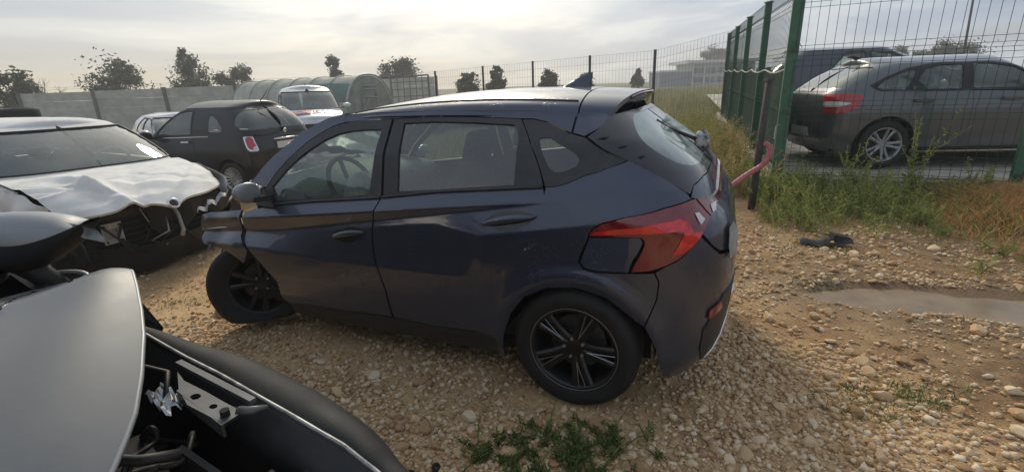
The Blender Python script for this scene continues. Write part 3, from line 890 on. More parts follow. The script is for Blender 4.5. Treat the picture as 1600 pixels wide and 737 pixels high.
def paint(name, col, dirtc=(.14, .12, .09), damt=.3, rough=.32, metal=.0, dscale=3.5):
    return mat(name, col, rough, metal=metal, coat=.9, dirt=dirtc, dscale=dscale, damt=damt)

def wheel(parent, x, y, z, r, rim_r, side, m_rim, spokes=10, width=.20, pairs=True, rot=0.0, steer=0.0, name='wheel', lean=0.0):
    """side +1: outer face towards +y"""
    root = bpy.data.objects.new(name, None); COL.objects.link(root); root.parent = parent
    root.location = (x, y, z); root.rotation_euler = (lean, rot, steer) if side > 0 else (lean, rot, math.pi + steer)
    h = width / 2
    prof = [(rim_r - .006, -h * .8), (rim_r + .01, -h * .92), (r * .86, -h * 1.04), (r - .028, -h * .98), (r - .008, -h * .82), (r, -h * .6), (r, h * .6), (r - .008, h * .82), (r - .028, h * .98), (r * .86, h * 1.04), (rim_r + .012, h * .94), (rim_r - .004, h * .84)]
    MB().lathe(prof, 48).build('tyre', rubber, root, smooth=True)
    rp = [(rim_r + .004, h * .88), (rim_r - .008, h * .90), (rim_r - .014, h * .84), (rim_r - .028, h * .35), (rim_r - .035, -h * .7), (rim_r + .002, -h * .85)]
    rim = MB().lathe(rp, 48).build('rim', m_rim, root, smooth=True)
    mb = MB(); mb.lathe([(.0, h * .62), (.045, h * .62), (.065, h * .56), (.07, h * .35)], 24)
    n = spokes
    for k in range(n):
        a = 2 * math.pi * k / n
        if pairs: a += (.12 if k % 2 else -.12)
        ca, sa = math.cos(a), math.sin(a)
        a2 = a + ((-.10 if k % 2 else .10) if pairs else 0)
        v = []
        for rr, wd, yo, aa_ in ((.045, .020, h * .58, a2), (rim_r * .55, .016, h * .66, a), (rim_r - .016, .019, h * .78, a)):
            cc, ss = math.cos(aa_), math.sin(aa_)
            for s1, y1 in ((-1, yo - .022), (-1, yo), (-.35, yo + .007), (.35, yo + .007), (1, yo), (1, yo - .022)):
                v.append((rr * cc - s1 * wd * ss, y1, rr * ss + s1 * wd * cc))
        f = []
        for i in range(2):
            for j in range(6):
                j2 = (j + 1) % 6; f.append((i * 6 + j, i * 6 + j2, (i + 1) * 6 + j2, (i + 1) * 6 + j))
        mb.add(v, f)
    mb.build('spokes', m_rim, root, auto=R(30))
    nb_ = 5 if spokes != 8 else 4; first = None
    for k in range(nb_):
        a = 2 * math.pi * k / nb_ + .3
        if first is None: first = MB().tube([(0, h * .5, 0), (0, h * .72, 0)], .008, 6).build('wheel_bolt', alloy, root); o = first
        else: o = first.copy(); COL.objects.link(o)
        o.location = (.05 * math.cos(a), 0, .05 * math.sin(a))
    MB().lathe([(0, -h * .1), (rim_r * .66, -h * .1), (rim_r * .66, -h * .25)], 24).build('brake_disc', brake, root)
    MB().lathe([(rim_r - .03, -h * .75), (0, -h * .75)], 24).build('wheel_back', under, root)
    return root

def ws(up, z0, z1, k=.16):
    """outline of a windscreen reaching from pillar to pillar (left half)"""
    def ul(z): return float(up.XF(z)) - up.fa + k * up.lens(z)[1]
    zz_ = np.linspace(z0, z1, 6)
    return [(float(up.uc(z, True)), float(z)) for z in zz_[::-1]][::-1][:0] + [(float(up.uc(z0, True)), z0)] + [(ul(z), float(z)) for z in zz_] + [(float(up.uc(z, True)), float(z)) for z in zz_[::-1][:-1]]
class Shell:
    """a car body: lower wrap (sill to belt) and upper wrap (belt to roof rail), both parametrised by u and z;
    u is x along the side and runs on by arc length round the rear (low u) and front (high u) corners to the centre line"""
    def __init__(s, XR, XF, W, ra, rb, fa, fb, taper=(0, 0), x0=1.2, n=.85):
        s.XR, s.XF, s.W, s.ra, s.rb, s.fa, s.fb, s.n, s.tp, s.x0 = XR, XF, W, ra, rb, fa, fb, n, taper, x0
    def lens(s, z):
        Lr = math.pi / 2 * math.sqrt((s.ra ** 2 + s.rb ** 2) / 2); Lf = math.pi / 2 * math.sqrt((s.fa ** 2 + s.fb ** 2) / 2); return Lr, Lf
    def wid(s, x, z):
        d = np.asarray(x) - s.x0
        return s.W(z) - np.where(d > 0, s.tp[1], s.tp[0]) * d * d
    def uc(s, z, front=True):
        Lr, Lf = s.lens(z)
        if front: xc = s.XF(z) - s.fa; return xc + Lf + np.maximum(s.wid(xc, z) - s.fb, 0)
        xc = s.XR(z) + s.ra; return xc - Lr - np.maximum(s.wid(xc, z) - s.rb, 0)
    def __call__(s, u, z):
        u = np.asarray(u, float); z = np.asarray(z, float); Lr, Lf = s.lens(z)
        xcr = s.XR(z) + s.ra; xcf = s.XF(z) - s.fa
        sr = np.maximum(xcr - u, 0); sf = np.maximum(u - xcf, 0)
        w = s.wid(np.clip(u, xcr, xcf), z)
        pr = np.minimum(sr / Lr, 1) * math.pi / 2; pf = np.minimum(sf / Lf, 1) * math.pi / 2
        x = np.clip(u, xcr, xcf) - s.ra * np.sin(pr) ** s.n + s.fa * np.sin(pf) ** s.n
        y = w - s.rb * (1 - np.cos(pr) ** s.n) - s.fb * (1 - np.cos(pf) ** s.n) - np.maximum(sr - Lr, 0) - np.maximum(sf - Lf, 0)
        return np.stack([x, y, z + 0 * u], -1)

def cap(mb, E, crown, n=14, zfun=None, p=2.4):
    """closes the top between an edge curve and its mirror image with a crowned sheet"""
    t = np.linspace(-1, 1, 2 * n + 1)
    P = np.zeros((len(E), len(t), 3)); E = np.array(E)
    ym = max(1e-3, E[:, 1].max())
    P[..., 0] = E[:, 0:1]; P[..., 1] = E[:, 1:2] * t
    P[..., 2] = E[:, 2:3] + crown * (1 - np.abs(t) ** p)[None] * np.clip(E[:, 1:2] / ym, 0, 1) ** .5
    if zfun is not None: P[..., 2] += zfun(P[..., 0], P[..., 1])
    mb.grid(P[:, ::-1]); return mb

def arch_pts(xc, zc_, r, z0, n=14):
    """points of a wheel arch from rear foot to front foot at height z0"""
    a = math.asin(max(-1, min(1, (z0 - zc_) / r)))
    return [(xc - r * math.cos(t), zc_ + r * math.sin(t)) for t in np.linspace(a, math.pi - a, n)]

def generic_car(name, label, cat, loc, yaw, S, group=None, interior=True, tilt=(0, 0)):
    """S: dictionary of proportions (metres); x forward from the rear axle, z above ground"""
    root = empty(name, loc, yaw, tilt[0], tilt[1]); tag(root, label, cat, group)
    lo, up = S['lower'], S['upper']; pm_ = S['paint']; zs = S.get('sill', .2); r = S['r']; wb = S['wb']; xw = S.get('front_wheel', wb)
    ra_ = r + .055
    # ---- lower wrap outline
    zr_top = S['edge_rear']; zf_top = S['edge_front']       # lists (x or None for centre, z)
    top = []
    for x, z in S['top_edge']:
        u = x if x is not None else None; top.append((u, z))
    def U(x, z, front=True): return float(lo.uc(z, front)) if x is None else x
    poly = [(U(None, zs, False), zs)]
    poly += arch_pts(0, r, ra_, zs) + arch_pts(xw, r, ra_, zs) if not S.get('no_front') else arch_pts(0, r, ra_, zs)
    if S.get('no_front'): poly += S['cut_front']
    else:
        zz_ = np.linspace(zs, S['top_edge'][-1][1], 7)
        poly += [(float(lo.uc(z, True)), z) for z in zz_]
    te = [(U(x, z, i > len(S['top_edge']) / 2), z) for i, (x, z) in enumerate(S['top_edge'])]
    poly += te[::-1][(0 if S.get('no_front') else 1):]
    zz_ = np.linspace(S['top_edge'][0][1], zs, 7)[1:-1]
    poly += [(float(lo.uc(z, False)), z) for z in zz_]
    mb = MB(); panel(mb, poly, lo, g=.065, flange=.03)
    # ---- upper wrap with window holes
    belt, rail = S['belt'], S['rail']                         # functions of u for the bottom and the top of the glasshouse
    ub = np.linspace(float(up.uc(S['z_up0'], False)), float(up.uc(S['z_up0'], True)), 40)
    b_edge = [(u, belt(u)) for u in ub]; ut = np.linspace(float(up.uc(S['z_rail'], False)), float(up.uc(S['z_rail'], True)), 40)
    t_edge = [(u, S['z_rail']) for u in ut]
    poly = b_edge + t_edge[::-1]
    wins = S['windows']
    def widen(w, opt):
        if not opt.get('joined'): return w
        mid = np.mean([p[0] for p in w]); fr = mid > 1.0
        return [((p[0] + (.25 if fr else -.25)) if abs(p[0] - float(up.uc(p[1], fr))) < 1e-3 else p[0], p[1]) for p in w]
    panel(mb, poly, up, g=.06, holes=[widen(w, o_) for _, w, o_ in wins])
    # ---- roof and bonnet
    E_ = [up(u, S['z_rail']) for u in ut]
    cap(mb, [e.reshape(3) for e in E_], S['crown'], zfun=None)
    if not S.get('no_hood'):
        he = [(u, z) for u, z in te if u >= S['cowl_x']]
        uu = np.array([h[0] for h in he]); zz_ = np.array([h[1] for h in he]); us = np.linspace(uu[0], uu[-1], 26)
        E_ = [lo(u, np.interp(u, uu, zz_)).reshape(3) for u in us]
        cap(mb, E_, S.get('hood_crown', .07))
        # scuttle between bonnet and windscreen
        e0 = E_[0]; e1 = [up(u, belt(u)).reshape(3) for u in ub if u > S['cowl_x'] - .25]
    body = mb.build('body', pm_, root, smooth=True)
    # floor pan, bulkhead and wheel housings in black
    fl = MB(); x0, x1 = float(lo.XR(.4)) + .12, (float(lo.XF(.4)) - .12 if not S.get('no_front') else S['cut_front'][0][0])
    hw = float(lo.W(.5)) - .06
    fl.box(((x0 + x1) / 2, 0, zs + .05), (x1 - x0, 2 * hw - .3, .06))
    fl.box(((x0 + x1) / 2, 0, zs + .3), (x1 - x0 - .9, 2 * hw - .02, .04))
    if not S.get('no_front'):
        fl.box(((S['cowl_x'] + x1) / 2 - .02, 0, zs + .36), (x1 - S['cowl_x'] - .15, 2 * hw - .40, .34))
    fl.box((x0 + .05, 0, .5), (.08, 2 * hw - .3, .3))
    for xa in (0, xw):
        for s in (1, -1):
            fl.lathe([(ra_ + .02, s * (hw - .26)), (ra_ + .02, s * (hw + .0))], 18, a0=0, a1=math.pi) if False else None
            pts = np.array([[(xa + (ra_ + .01) * math.cos(t), s * yy, r + (ra_ + .01) * math.sin(t)) for yy in (hw - .28, hw + .02)] for t in np.linspace(-.5, math.pi + .5, 16)])
            fl.grid(pts)
    fl.build('floor_pan', under, root)
    for nm, w, opt in wins:
        part(nm, w, up, S.get('glass', glass), root, off=-.006, g=.07, sides=opt.get('sides', (1, -1))) if opt.get('joined') else [part(nm, w, up, S.get('glass', glass), root, off=-.006, g=.07, sides=(s,)) for s in (1, -1)]
        if opt.get('frame'):
            if opt.get('joined'):
                ed = [p for p in w if abs(p[0] - float(up.uc(p[1], True))) > 1e-3]
                ed = [(float(up.uc(ed[0][1], True)), ed[0][1])] + ed + [(float(up.uc(ed[-1][1], True)), ed[-1][1])]
                dn = densify(ed, .05)[:-int(round(np.linalg.norm(np.array(ed[-1]) - np.array(ed[0])) / .05)) or None]
                Q_ = up(dn[:, 0], dn[:, 1]); Q_ = np.concatenate([Q_, (Q_ * np.array([1, -1, 1]))[::-1]])
                MB().tube([tuple(q) for q in Q_], .013, 6, False).build('window_seal', black_pl, root, smooth=True)
            else:
                Wp = np.array(w); c = Wp.mean(0); O_ = c + (Wp - c) * (1 + .035 / np.maximum(np.linalg.norm(Wp - c, axis=1)[:, None], .05))
                for s in (1, -1):
                    mbf = MB(); panel(mbf, [tuple(p) for p in O_], up, off=.004, g=.07, holes=[w], sides=(s,), flange=.012); mbf.build('window_seal', black_pl, root, smooth=True)
    for nm, po, m_, off, sd in S.get('panels', []):
        for s in sd:
            part(nm, po, lo, m_, root, off=off, g=.06, flange=.02 if off > 0 else 0, sides=(s,) if s else (1, -1))
    yw = float(lo.W(r)) - .105
    for xa in (0, xw):
        for s in (1, -1):
            if S.get('skip_wheels') and (xa, s) in S['skip_wheels']: continue
            wheel(root, xa, s * yw, r, r, S['rim'], s, S['rim_mat'], S.get('spokes', 10), pairs=S.get('pairs', True), rot=.3 * xa + s)
    if interior:
        zf = S.get('seat_z', .42); sxs = S.get('seats', [wb * .46])
        for sx_ in sxs:
            for s in (1, -1):
                mbs = MB()
                add_seat(mbs, sx_, s * .36, zf, S.get('seat_h', .62))
                mbs.build('seat', seat_m, root, smooth=True)
        mbs = MB(); add_seat(mbs, .28, 0, zf, .55, 1.15); mbs.build('rear_bench', seat_m, root, smooth=True)
        MB().box((S['cowl_x'] - .22, 0, S['dash_z'] - .16), (.45, 2 * hw - .22, .34)).build('dashboard', S.get('dash_mat', dark_in), root)
    return root

def add_seat(mb, x, y, z, h, w=.48):
    """cushion, raked backrest and head rest as rounded slabs"""
    def slab(c, d, M=None):
        P = []
        k = 8
        sx_, sy_, sz_ = d
        for i in range(k + 1):
            ph = math.pi * (i / k - .5)
            for j in range(12):
                th = 2 * math.pi * j / 12
                def se(v, e): return math.copysign(abs(v) ** e, v)
                q = Vector((sx_ / 2 * se(math.cos(ph), .35) * se(math.cos(th), .35), sy_ / 2 * se(math.cos(ph), .35) * se(math.sin(th), .35), sz_ / 2 * se(math.sin(ph), .35)))
                if M: q = M @ q
                P.append(q + Vector(c))
        f = [(i * 12 + j, i * 12 + (j + 1) % 12, (i + 1) * 12 + (j + 1) % 12, (i + 1) * 12 + j) for i in range(k) for j in range(12)]
        mb.add(P, f)
    Rk = Matrix.Rotation(R(-16), 3, 'Y')
    slab((x, y, z), (.50, w, .16)); slab((x - .30 - .14 * h, y, z + h * .5), (.13, w * .94, h), Rk)
    slab((x - .32 - .30 * h, y, z + h + .09), (.09, .26 if w < .6 else .0001, .17), Rk)
    if w > .6:
        for s in (-1, 1): slab((x - .32 - .30 * h, y + s * .34, z + h + .07), (.09, .24, .15), Rk)
# ---------------------------------------------------------------- the other cars
def lerpf(pts):
    xs = [p[0] for p in pts]; ys = [p[1] for p in pts]
    return lambda u: float(np.interp(u, xs, ys))
def mirror_arm(root, x, y, z, s, m, m2, size=1.0):
    """door mirror: housing with pointed outer end, glass and arm"""
    mb = MB(); k = 9
    P = []
    for i in range(k):
        t = i / (k - 1); w = .20 * size * t; hh = .075 * size * (math.sin(math.pi * (.12 + .82 * t)) ** .5); dd = .085 * size * (math.sin(math.pi * (.14 + .8 * t)) ** .6)
        for j in range(12):
            a = 2 * math.pi * j / 12; cx = math.cos(a); P.append((dd * (cx if cx > 0 else .25 * cx), s * w, hh * math.sin(a) + .01 * t))
    f = [(i * 12 + j, i * 12 + (j + 1) % 12, (i + 1) * 12 + (j + 1) % 12, (i + 1) * 12 + j) for i in range(k - 1) for j in range(12)] + [tuple(range(12)), tuple((k - 1) * 12 + j for j in range(12))]
    o = MB().add(P, f).build('door_mirror', m, root, smooth=True, loc=(x, y + s * .05, z))
    MB().bar((0, -s * .08, -.05), (.0, s * .05, -.045), .05, .03).build('mirror_arm', m2, o)
    return o

# -- round-backed black city hatch with chrome ringed tail lamps
cp_ = mat('black_car_paint', (.007, .008, .010), .38, coat=.35, spec=.35, dirt=(.05, .048, .043), dscale=4, damt=.2)
lo = Shell(pchip([.15, .3, .5, .7, .85, 1.02], [-.40, -.50, -.55, -.55, -.52, -.46]), pchip([.15, .3, .5, .7, .85, .98], [2.72, 2.86, 2.95, 2.93, 2.82, 2.6]),
           pchip([.15, .3, .5, .7, .85, .95, 1.02], [.74, .79, .812, .815, .80, .775, .76]), .36, .46, .5, .6, (.022, .03), 1.0)
up = Shell(pchip([.9, 1.0, 1.15, 1.3, 1.44], [-.49, -.48, -.42, -.30, -.12]), pchip([.9, 1.0, 1.2, 1.44], [2.12, 2.02, 1.70, 1.28]),
           pchip([.9, .98, 1.1, 1.25, 1.38, 1.44], [.785, .765, .735, .68, .61, .555]), .30, .36, .36, .60, (.028, .03), .9)
win_f = chaikin([(.78, 1.02), (1.62, 1.0), (1.58, 1.06), (1.34, 1.24), (1.12, 1.36), (.95, 1.39), (.80, 1.39)], 1)
win_q = chaikin([(.08, 1.08), (.12, 1.05), (.40, 1.05), (.40, 1.31), (.32, 1.31), (.18, 1.22)], 2)
ucr = lambda z: float(up.uc(z, False)); ucf = lambda z: float(up.uc(z, True))
win_r = [(ucr(1.08), 1.08), (-.44, 1.075), (-.26, 1.09), (-.15, 1.16), (-.13, 1.27), (-.17, 1.355), (-.28, 1.39), (ucr(1.395), 1.395)]
win_w = ws(up, 1.01, 1.385)
S = dict(lower=lo, upper=up, paint=cp_, sill=.22, r=.285, wb=2.30, rim=.195, rim_mat=alloy, spokes=16, pairs=False, edge_rear=0, edge_front=0,
         top_edge=[(None, 1.0), (-.55, 1.0), (-.1, 1.0), (.5, .99), (1.3, .97), (1.98, .94), (2.4, .89), (2.75, .80), (3.05, .72), (None, .70)],
         belt=lambda u: .985, rail=None, z_up0=.985, z_rail=1.44, crown=.105, cowl_x=1.98, hood_crown=.09, dash_z=.95, glass=glass_g,
         windows=[('door_window', win_f, dict(frame=1)), ('quarter_window', win_q, {}), ('rear_window', win_r, dict(joined=1)), ('windscreen', win_w, dict(joined=1))],
         panels=[('door', chaikin([(.70, .985), (.72, .45), (.80, .32), (1.70, .32), (1.90, .60), (1.96, .93), (1.90, .945)], 1, [0, 6]), cp_, .004, (1, -1)),
                 ('rear_bumper', [(-1.25, .24), (-.40, .24), (-.37, .58), (-.45, .60), (-1.25, .58)], cp_, .008, (0,))], seats=[.95])
fiat = generic_car('city_hatchback', 'round black city hatchback seen from behind, chrome ringed red tail lamp, dented flank', 'car', (-4.58, 9.15, -.17), R(159.5), S)
fiat.scale = (1.05, 1.05, 1.05)
tl = chaikin([(-.31, 1.0), (-.47, 1.005), (-.60, .765), (-.585, .735), (-.42, .74)], 2)
for s in (1, -1):
    ring = part('tail_lamp_ring', [tuple(np.array(p)) for p in tl], lo, chrome, fiat, off=.010, g=.04, flange=.02, sides=(s,))
    c = np.mean(tl, 0); inn = [tuple(c + (np.array(p) - c) * .74) for p in tl]
    tlp = part('tail_lamp', inn, lo, lamp_red, fiat, off=.018, g=.04, flange=.012, sides=(s,))
    part('reversing_lens', [tuple(np.array([-.535, .785]) + .030 * np.array([math.cos(a), math.sin(a)])) for a in np.linspace(0, 6.28, 12)[:-1]], lo, lamp_white, tlp, off=.021, g=.03, sides=(s,))
    for nm, x_, z_ in (('door_handle', .86, .90),):
        MB().bar((x_ - .09, s * .822, z_), (x_ + .09, s * .822, z_ - .004), .03, .028).build(nm, chrome, fiat)
    MB().bar((.36, s * .772, .985), (1.62, s * .772, .955), .012, .016).build('belt_trim', chrome, fiat)
    mirror_arm(fiat, 1.66, s * .76, 1.0, s, cp_, black_pl)
ring = MB(); ring.tube([(-.553, .50, .86), (-.60, .25, .885), (-.615, 0, .89), (-.60, -.25, .885), (-.553, -.50, .86)], .022, 8)
MB().tube([(-.512, .27, .895), (-.548, .13, .90), (-.552, 0, .90), (-.548, -.13, .90), (-.512, -.27, .895)], .020, 8).build('tailgate_bar', chrome, fiat, smooth=True)
MB().box((-.553, 0, .80), (.012, .50, .11)).build('number_plate', plate_m, fiat)
bd = MB().lathe([(0, .012), (.035, .012), (.042, .004), (.042, 0)], 20).build('badge', chrome, fiat, smooth=True, M=Matrix.Translation((-.515, 0, 1.02)) @ Matrix.Rotation(R(90), 4, 'Z') @ Matrix.Rotation(R(-10), 4, 'X'))
MB().tube([(-.02, 0, 1.48), (-.16, 0, 1.58), (-.30, 0, 1.72)], [.012, .006, .003], 6).build('antenna', black_pl, fiat)
MB().tube([(-.375, .0, 1.10), (-.36, .12, 1.22), (-.26, .24, 1.34)], .008, 5).build('rear_wiper', black_pl, fiat)
# -- grey hatchback in the compound
gp_ = paint('grey_car_paint', (.11, .118, .122), damt=.10, metal=.45, rough=.32, dirtc=(.12, .12, .11))
lo = Shell(pchip([.15, .3, .5, .7, .85, .96, 1.04], [-.54, -.66, -.71, -.71, -.70, -.675, -.62]), pchip([.15, .3, .5, .7, .9], [3.22, 3.36, 3.42, 3.40, 3.2]),
           pchip([.15, .28, .5, .72, .86, .95, 1.04], [.80, .845, .872, .878, .868, .845, .815]), .34, .42, .5, .6, (.018, .02), 1.2)
up = Shell(pchip([.9, 1.0, 1.1, 1.22, 1.32, 1.38], [-.67, -.64, -.54, -.38, -.20, -.04]), pchip([.9, 1.0, 1.2, 1.38], [2.35, 2.25, 1.90, 1.52]),
           pchip([.9, 1.0, 1.15, 1.30, 1.38], [.835, .815, .765, .68, .60]), .34, .36, .36, .60, (.032, .03), 1.0)
ucr = lambda z: float(up.uc(z, False)); ucf = lambda z: float(up.uc(z, True))
S = dict(lower=lo, upper=up, paint=gp_, sill=.20, r=.318, wb=2.66, rim=.222, rim_mat=alloy, spokes=10, pairs=True, edge_rear=0, edge_front=0,
         top_edge=[(None, 1.0), (-.8, 1.0), (-.2, 1.0), (.5, .985), (1.5, .965), (2.2, .95), (2.7, .88), (3.3, .78), (None, .74)],
         belt=lambda u: .995, rail=None, z_up0=.995, z_rail=1.35, crown=.10, cowl_x=2.2, dash_z=.95, glass=glass_g,
         windows=[('rear_door_window', chaikin([(.24, 1.02), (.82, 1.015), (.86, 1.315), (.60, 1.31), (.42, 1.27)], 1), dict(frame=1)),
                  ('quarter_window', chaikin([(-.18, 1.05), (-.10, 1.025), (.17, 1.02), (.32, 1.27), (.18, 1.245), (-.06, 1.15)], 1), {}),
                  ('front_door_window', chaikin([(.95, 1.015), (1.80, 1.01), (1.74, 1.08), (1.46, 1.26), (1.20, 1.31), (.98, 1.32)], 1), dict(frame=1)),
                  ('rear_window', [(ucr(1.06), 1.06), (-.53, 1.06), (-.40, 1.08), (-.16, 1.28), (-.18, 1.315), (ucr(1.32), 1.32)], dict(joined=1)),
                  ('windscreen', ws(up, 1.02, 1.325), dict(joined=1))],
         panels=[('rear_door', chaikin([(.12, .99), (.10, .80), (.44, .46), (.50, .30), (.90, .30), (.94, .60), (.93, .985)], 1, [0, 6]), gp_, .004, (1, -1)),
                 ('front_door', chaikin([(.945, .985), (.955, .60), (.915, .30), (1.90, .30), (2.02, .60), (1.98, .95)], 1, [0, 5]), gp_, .004, (1, -1)),
                 ('rear_bumper', [(-1.5, .26), (-.44, .26), (-.42, .62), (-.60, .66), (-1.5, .60)], gp_, .012, (0,)),
                 ('sill_trim', [(.40, .205), (2.25, .205), (2.25, .285), (.40, .285)], black_pl, .006, (1, -1)),
                 ('tail_lamp', chaikin([(-.33, .965), (-.60, .99), (-.86, .985), (-.86, .74), (-.55, .735), (-.40, .80)], 1), lamp_red, .010, (1, -1)),
                 ('fuel_flap', [tuple(np.array([-.02, .90]) + np.array([.10 * math.cos(a), .065 * math.sin(a)])) for a in np.linspace(0, 6.28, 17)[:-1]], gp_, .003, (-1,)),
                 ('number_plate', [(-1.62, .52), (-1.30, .52), (-1.30, .40), (-1.62, .40)], plate_m, .020, (0,))], seats=[1.15])
dlo = chaikin([(-.26, 1.075), (-.14, 1.005), (1.88, 1.0), (1.78, 1.10), (1.46, 1.285), (1.20, 1.335), (.50, 1.335), (.20, 1.285), (-.06, 1.185)], 1)
bmw = generic_car('grey_hatchback', 'grey five door hatchback with silver wheels parked behind the mesh fence', 'car', (5.11, 7.27, .30), R(-6.4), S)
for s in (1, -1):
    mbf = MB(); panel(mbf, dlo, up, off=.003, g=.07, holes=[w_ for n_, w_, o_ in S['windows'][:3]], sides=(s,)); mbf.build('window_surround', black_pl, bmw, smooth=True)
    part('reversing_lens', chaikin([(-.46, .865), (-.62, .885), (-.85, .885), (-.85, .815), (-.60, .82)], 1), lo, lamp_white, bmw, off=.016, g=.05, sides=(s,))
    for x_ in (.36, 1.38): MB().bar((x_ - .11, s * .888, .885), (x_ + .11, s * .888, .875), .035, .032).build('door_handle', gp_, bmw)
    MB().bar((.42, s * .862, .23), (2.25, s * .862, .23), .02, .02).build('sill_strip', chrome, bmw)
    mirror_arm(bmw, 1.86, s * .85, 1.03, s, gp_, black_pl)
MB().tube([(-.05, 0, 1.43), (-.13, 0, 1.47), (-.20, 0, 1.465)], [.035, .022, .01], 8).build('roof_antenna', black_pl, bmw, smooth=True)

# -- dark crossover behind it
dp_ = paint('midnight_car_paint', (.012, .018, .034), damt=.08)
lo = Shell(pchip([.15, .4, .6, .8, 1.0, 1.1], [-.60, -.76, -.80, -.80, -.76, -.72]), pchip([.15, .3, .5, .7, .95], [3.30, 3.46, 3.52, 3.50, 3.25]),
           pchip([.15, .3, .55, .75, .92, 1.02, 1.1], [.82, .87, .90, .90, .885, .86, .84]), .34, .42, .5, .6, (.018, .02), 1.2)
up = Shell(pchip([1.0, 1.15, 1.3, 1.45, 1.54], [-.74, -.66, -.52, -.32, -.20]), pchip([1.0, 1.1, 1.3, 1.54], [2.45, 2.32, 1.98, 1.52]),
           pchip([1.0, 1.1, 1.3, 1.45, 1.54], [.845, .825, .755, .68, .61]), .32, .36, .36, .60, (.03, .03), 1.0)
ucr = lambda z: float(up.uc(z, False)); ucf = lambda z: float(up.uc(z, True))
S = dict(lower=lo, upper=up, paint=dp_, sill=.24, r=.345, wb=2.68, rim=.24, rim_mat=alloy, spokes=10, pairs=True, edge_rear=0, edge_front=0,
         top_edge=[(None, 1.08), (-.8, 1.08), (.5, 1.075), (1.5, 1.06), (2.25, 1.04), (2.8, .97), (3.4, .87), (None, .82)],
         belt=lambda u: 1.075, rail=None, z_up0=1.075, z_rail=1.535, crown=.07, cowl_x=2.25, dash_z=1.03,
         windows=[('rear_door_window', chaikin([(.30, 1.13), (.90, 1.11), (.92, 1.47), (.60, 1.46)], 1), dict(frame=1)),
                  ('front_door_window', chaikin([(1.0, 1.11), (1.9, 1.09), (1.82, 1.17), (1.45, 1.40), (1.02, 1.475)], 1), dict(frame=1)),
                  ('rear_window', [(ucr(1.16), 1.16), (-.62, 1.16), (-.46, 1.19), (-.24, 1.42), (ucr(1.45), 1.45)], dict(joined=1)),
                  ('windscreen', ws(up, 1.11, 1.49), dict(joined=1))],
         panels=[('tail_lamp', chaikin([(-.50, 1.03), (-.95, 1.0), (-.95, .88), (-.52, .90)], 1), lamp_red, .010, (1, -1)),
                 ('rear_bumper', [(-1.5, .26), (-.46, .26), (-.44, .66), (-1.5, .62)], black_pl, .012, (0,)),
                 ('tailgate_panel', [(-1.62, .70), (-1.0, .70), (-.98, 1.05), (-1.64, 1.05)], paint('silver_tailgate_paint', (.36, .37, .37), metal=.4), .006, (0,))], seats=[1.15])
xo = generic_car('dark_crossover', 'dark blue crossover parked behind the grey hatchback in the compound', 'car', (6.75, 11.75, .34), R(-8), S); xo.scale = (1.13, 1.10, 1.12)
mirror_arm(xo, 1.9, -.86, 1.13, -1, dp_, black_pl)
MB().tube([(.1, .1, 1.62), (-.1, .1, 1.95)], .006, 5).build('antenna', black_pl, xo)

# -- white hatchback by the wall and silver wagon with a tyre on its roof
wp_ = paint('white_car_paint', (.66, .67, .66), damt=.25, dirtc=(.30, .28, .23))
sp_ = paint('silver_car_paint', (.42, .43, .41), damt=.35, metal=.35, dirtc=(.24, .22, .17))
def sedan_spec(p, zroof=1.46, wb=2.6, w=.87, estate=False):
    lo = Shell(pchip([.15, .4, .6, .8, 1.0], [-.62, -.78, -.82, -.82, -.76]), pchip([.15, .3, .5, .7, .92], [3.2, 3.36, 3.42, 3.40, 3.15]),
               pchip([.15, .3, .52, .72, .88, 1.0], [w - .08, w - .03, w, w, w - .015, w - .05]), .34, .42, .5, .6, (.018, .022), 1.2)
    zr = zroof - .075
    up = Shell(pchip([.9, 1.0, 1.2, zr], [-.76, -.72, -.55, -.42] if estate else [-.72, -.66, -.46, -.16]), pchip([.9, 1.0, 1.2, zr], [2.42, 2.30, 1.92, 1.48]),
               pchip([.9, 1.0, 1.2, zr - .06, zr], [w - .035, w - .055, w - .13, w - .225, w - .285]), .32, .36, .36, .60, (.03, .03), 1.0)
    ucr = lambda z: float(up.uc(z, False)); ucf = lambda z: float(up.uc(z, True))
    return dict(lower=lo, upper=up, paint=p, sill=.21, r=.31, wb=wb, rim=.20, rim_mat=alloy, spokes=10, pairs=False, edge_rear=0, edge_front=0,
         top_edge=[(None, .98), (-.8, .98), (.5, .975), (1.5, .96), (2.25, .95), (2.8, .88), (3.3, .78), (None, .74)],
         belt=lambda u: .98, rail=None, z_up0=.98, z_rail=zr, crown=.07, cowl_x=2.25, dash_z=.95, glass=glass_g,
         windows=[('rear_door_window', chaikin([(.30, 1.02), (.92, 1.01), (.94, zr - .055), (.62, zr - .06)], 1), dict(frame=1)),
                  ('front_door_window', chaikin([(1.02, 1.01), (1.86, 1.005), (1.78, 1.08), (1.48, 1.26), (1.20, zr - .06), (1.04, zr - .05)], 1), dict(frame=1)),
                  ('rear_window', [(ucr(1.04), 1.04), (-.62, 1.04), (-.42, 1.08), (-.30, zr - .08), (ucr(zr - .05), zr - .05)], dict(joined=1)),
                  ('windscreen', ws(up, 1.01, zr - .035), dict(joined=1, frame=1))],
         panels=[('front_door', chaikin([(.98, .975), (.98, .32), (1.95, .32), (2.06, .60), (2.02, .945)], 1, [0, 4]), p, .004, (1, -1)),
                 ('rear_door', chaikin([(.14, .975), (.12, .80), (.46, .46), (.52, .32), (.965, .32), (.965, .975)], 1, [0, 5]), p, .004, (1, -1)),
                 ('headlamp', chaikin([(3.18, .78), (3.62, .72), (3.66, .60), (3.40, .62)], 1), lamp_clear, .008, (1, -1)),
                 ('front_bumper', [(3.0, .24), (4.4, .24), (4.4, .52), (3.2, .52), (3.0, .44)], p, .010, (0,))], seats=[1.15])
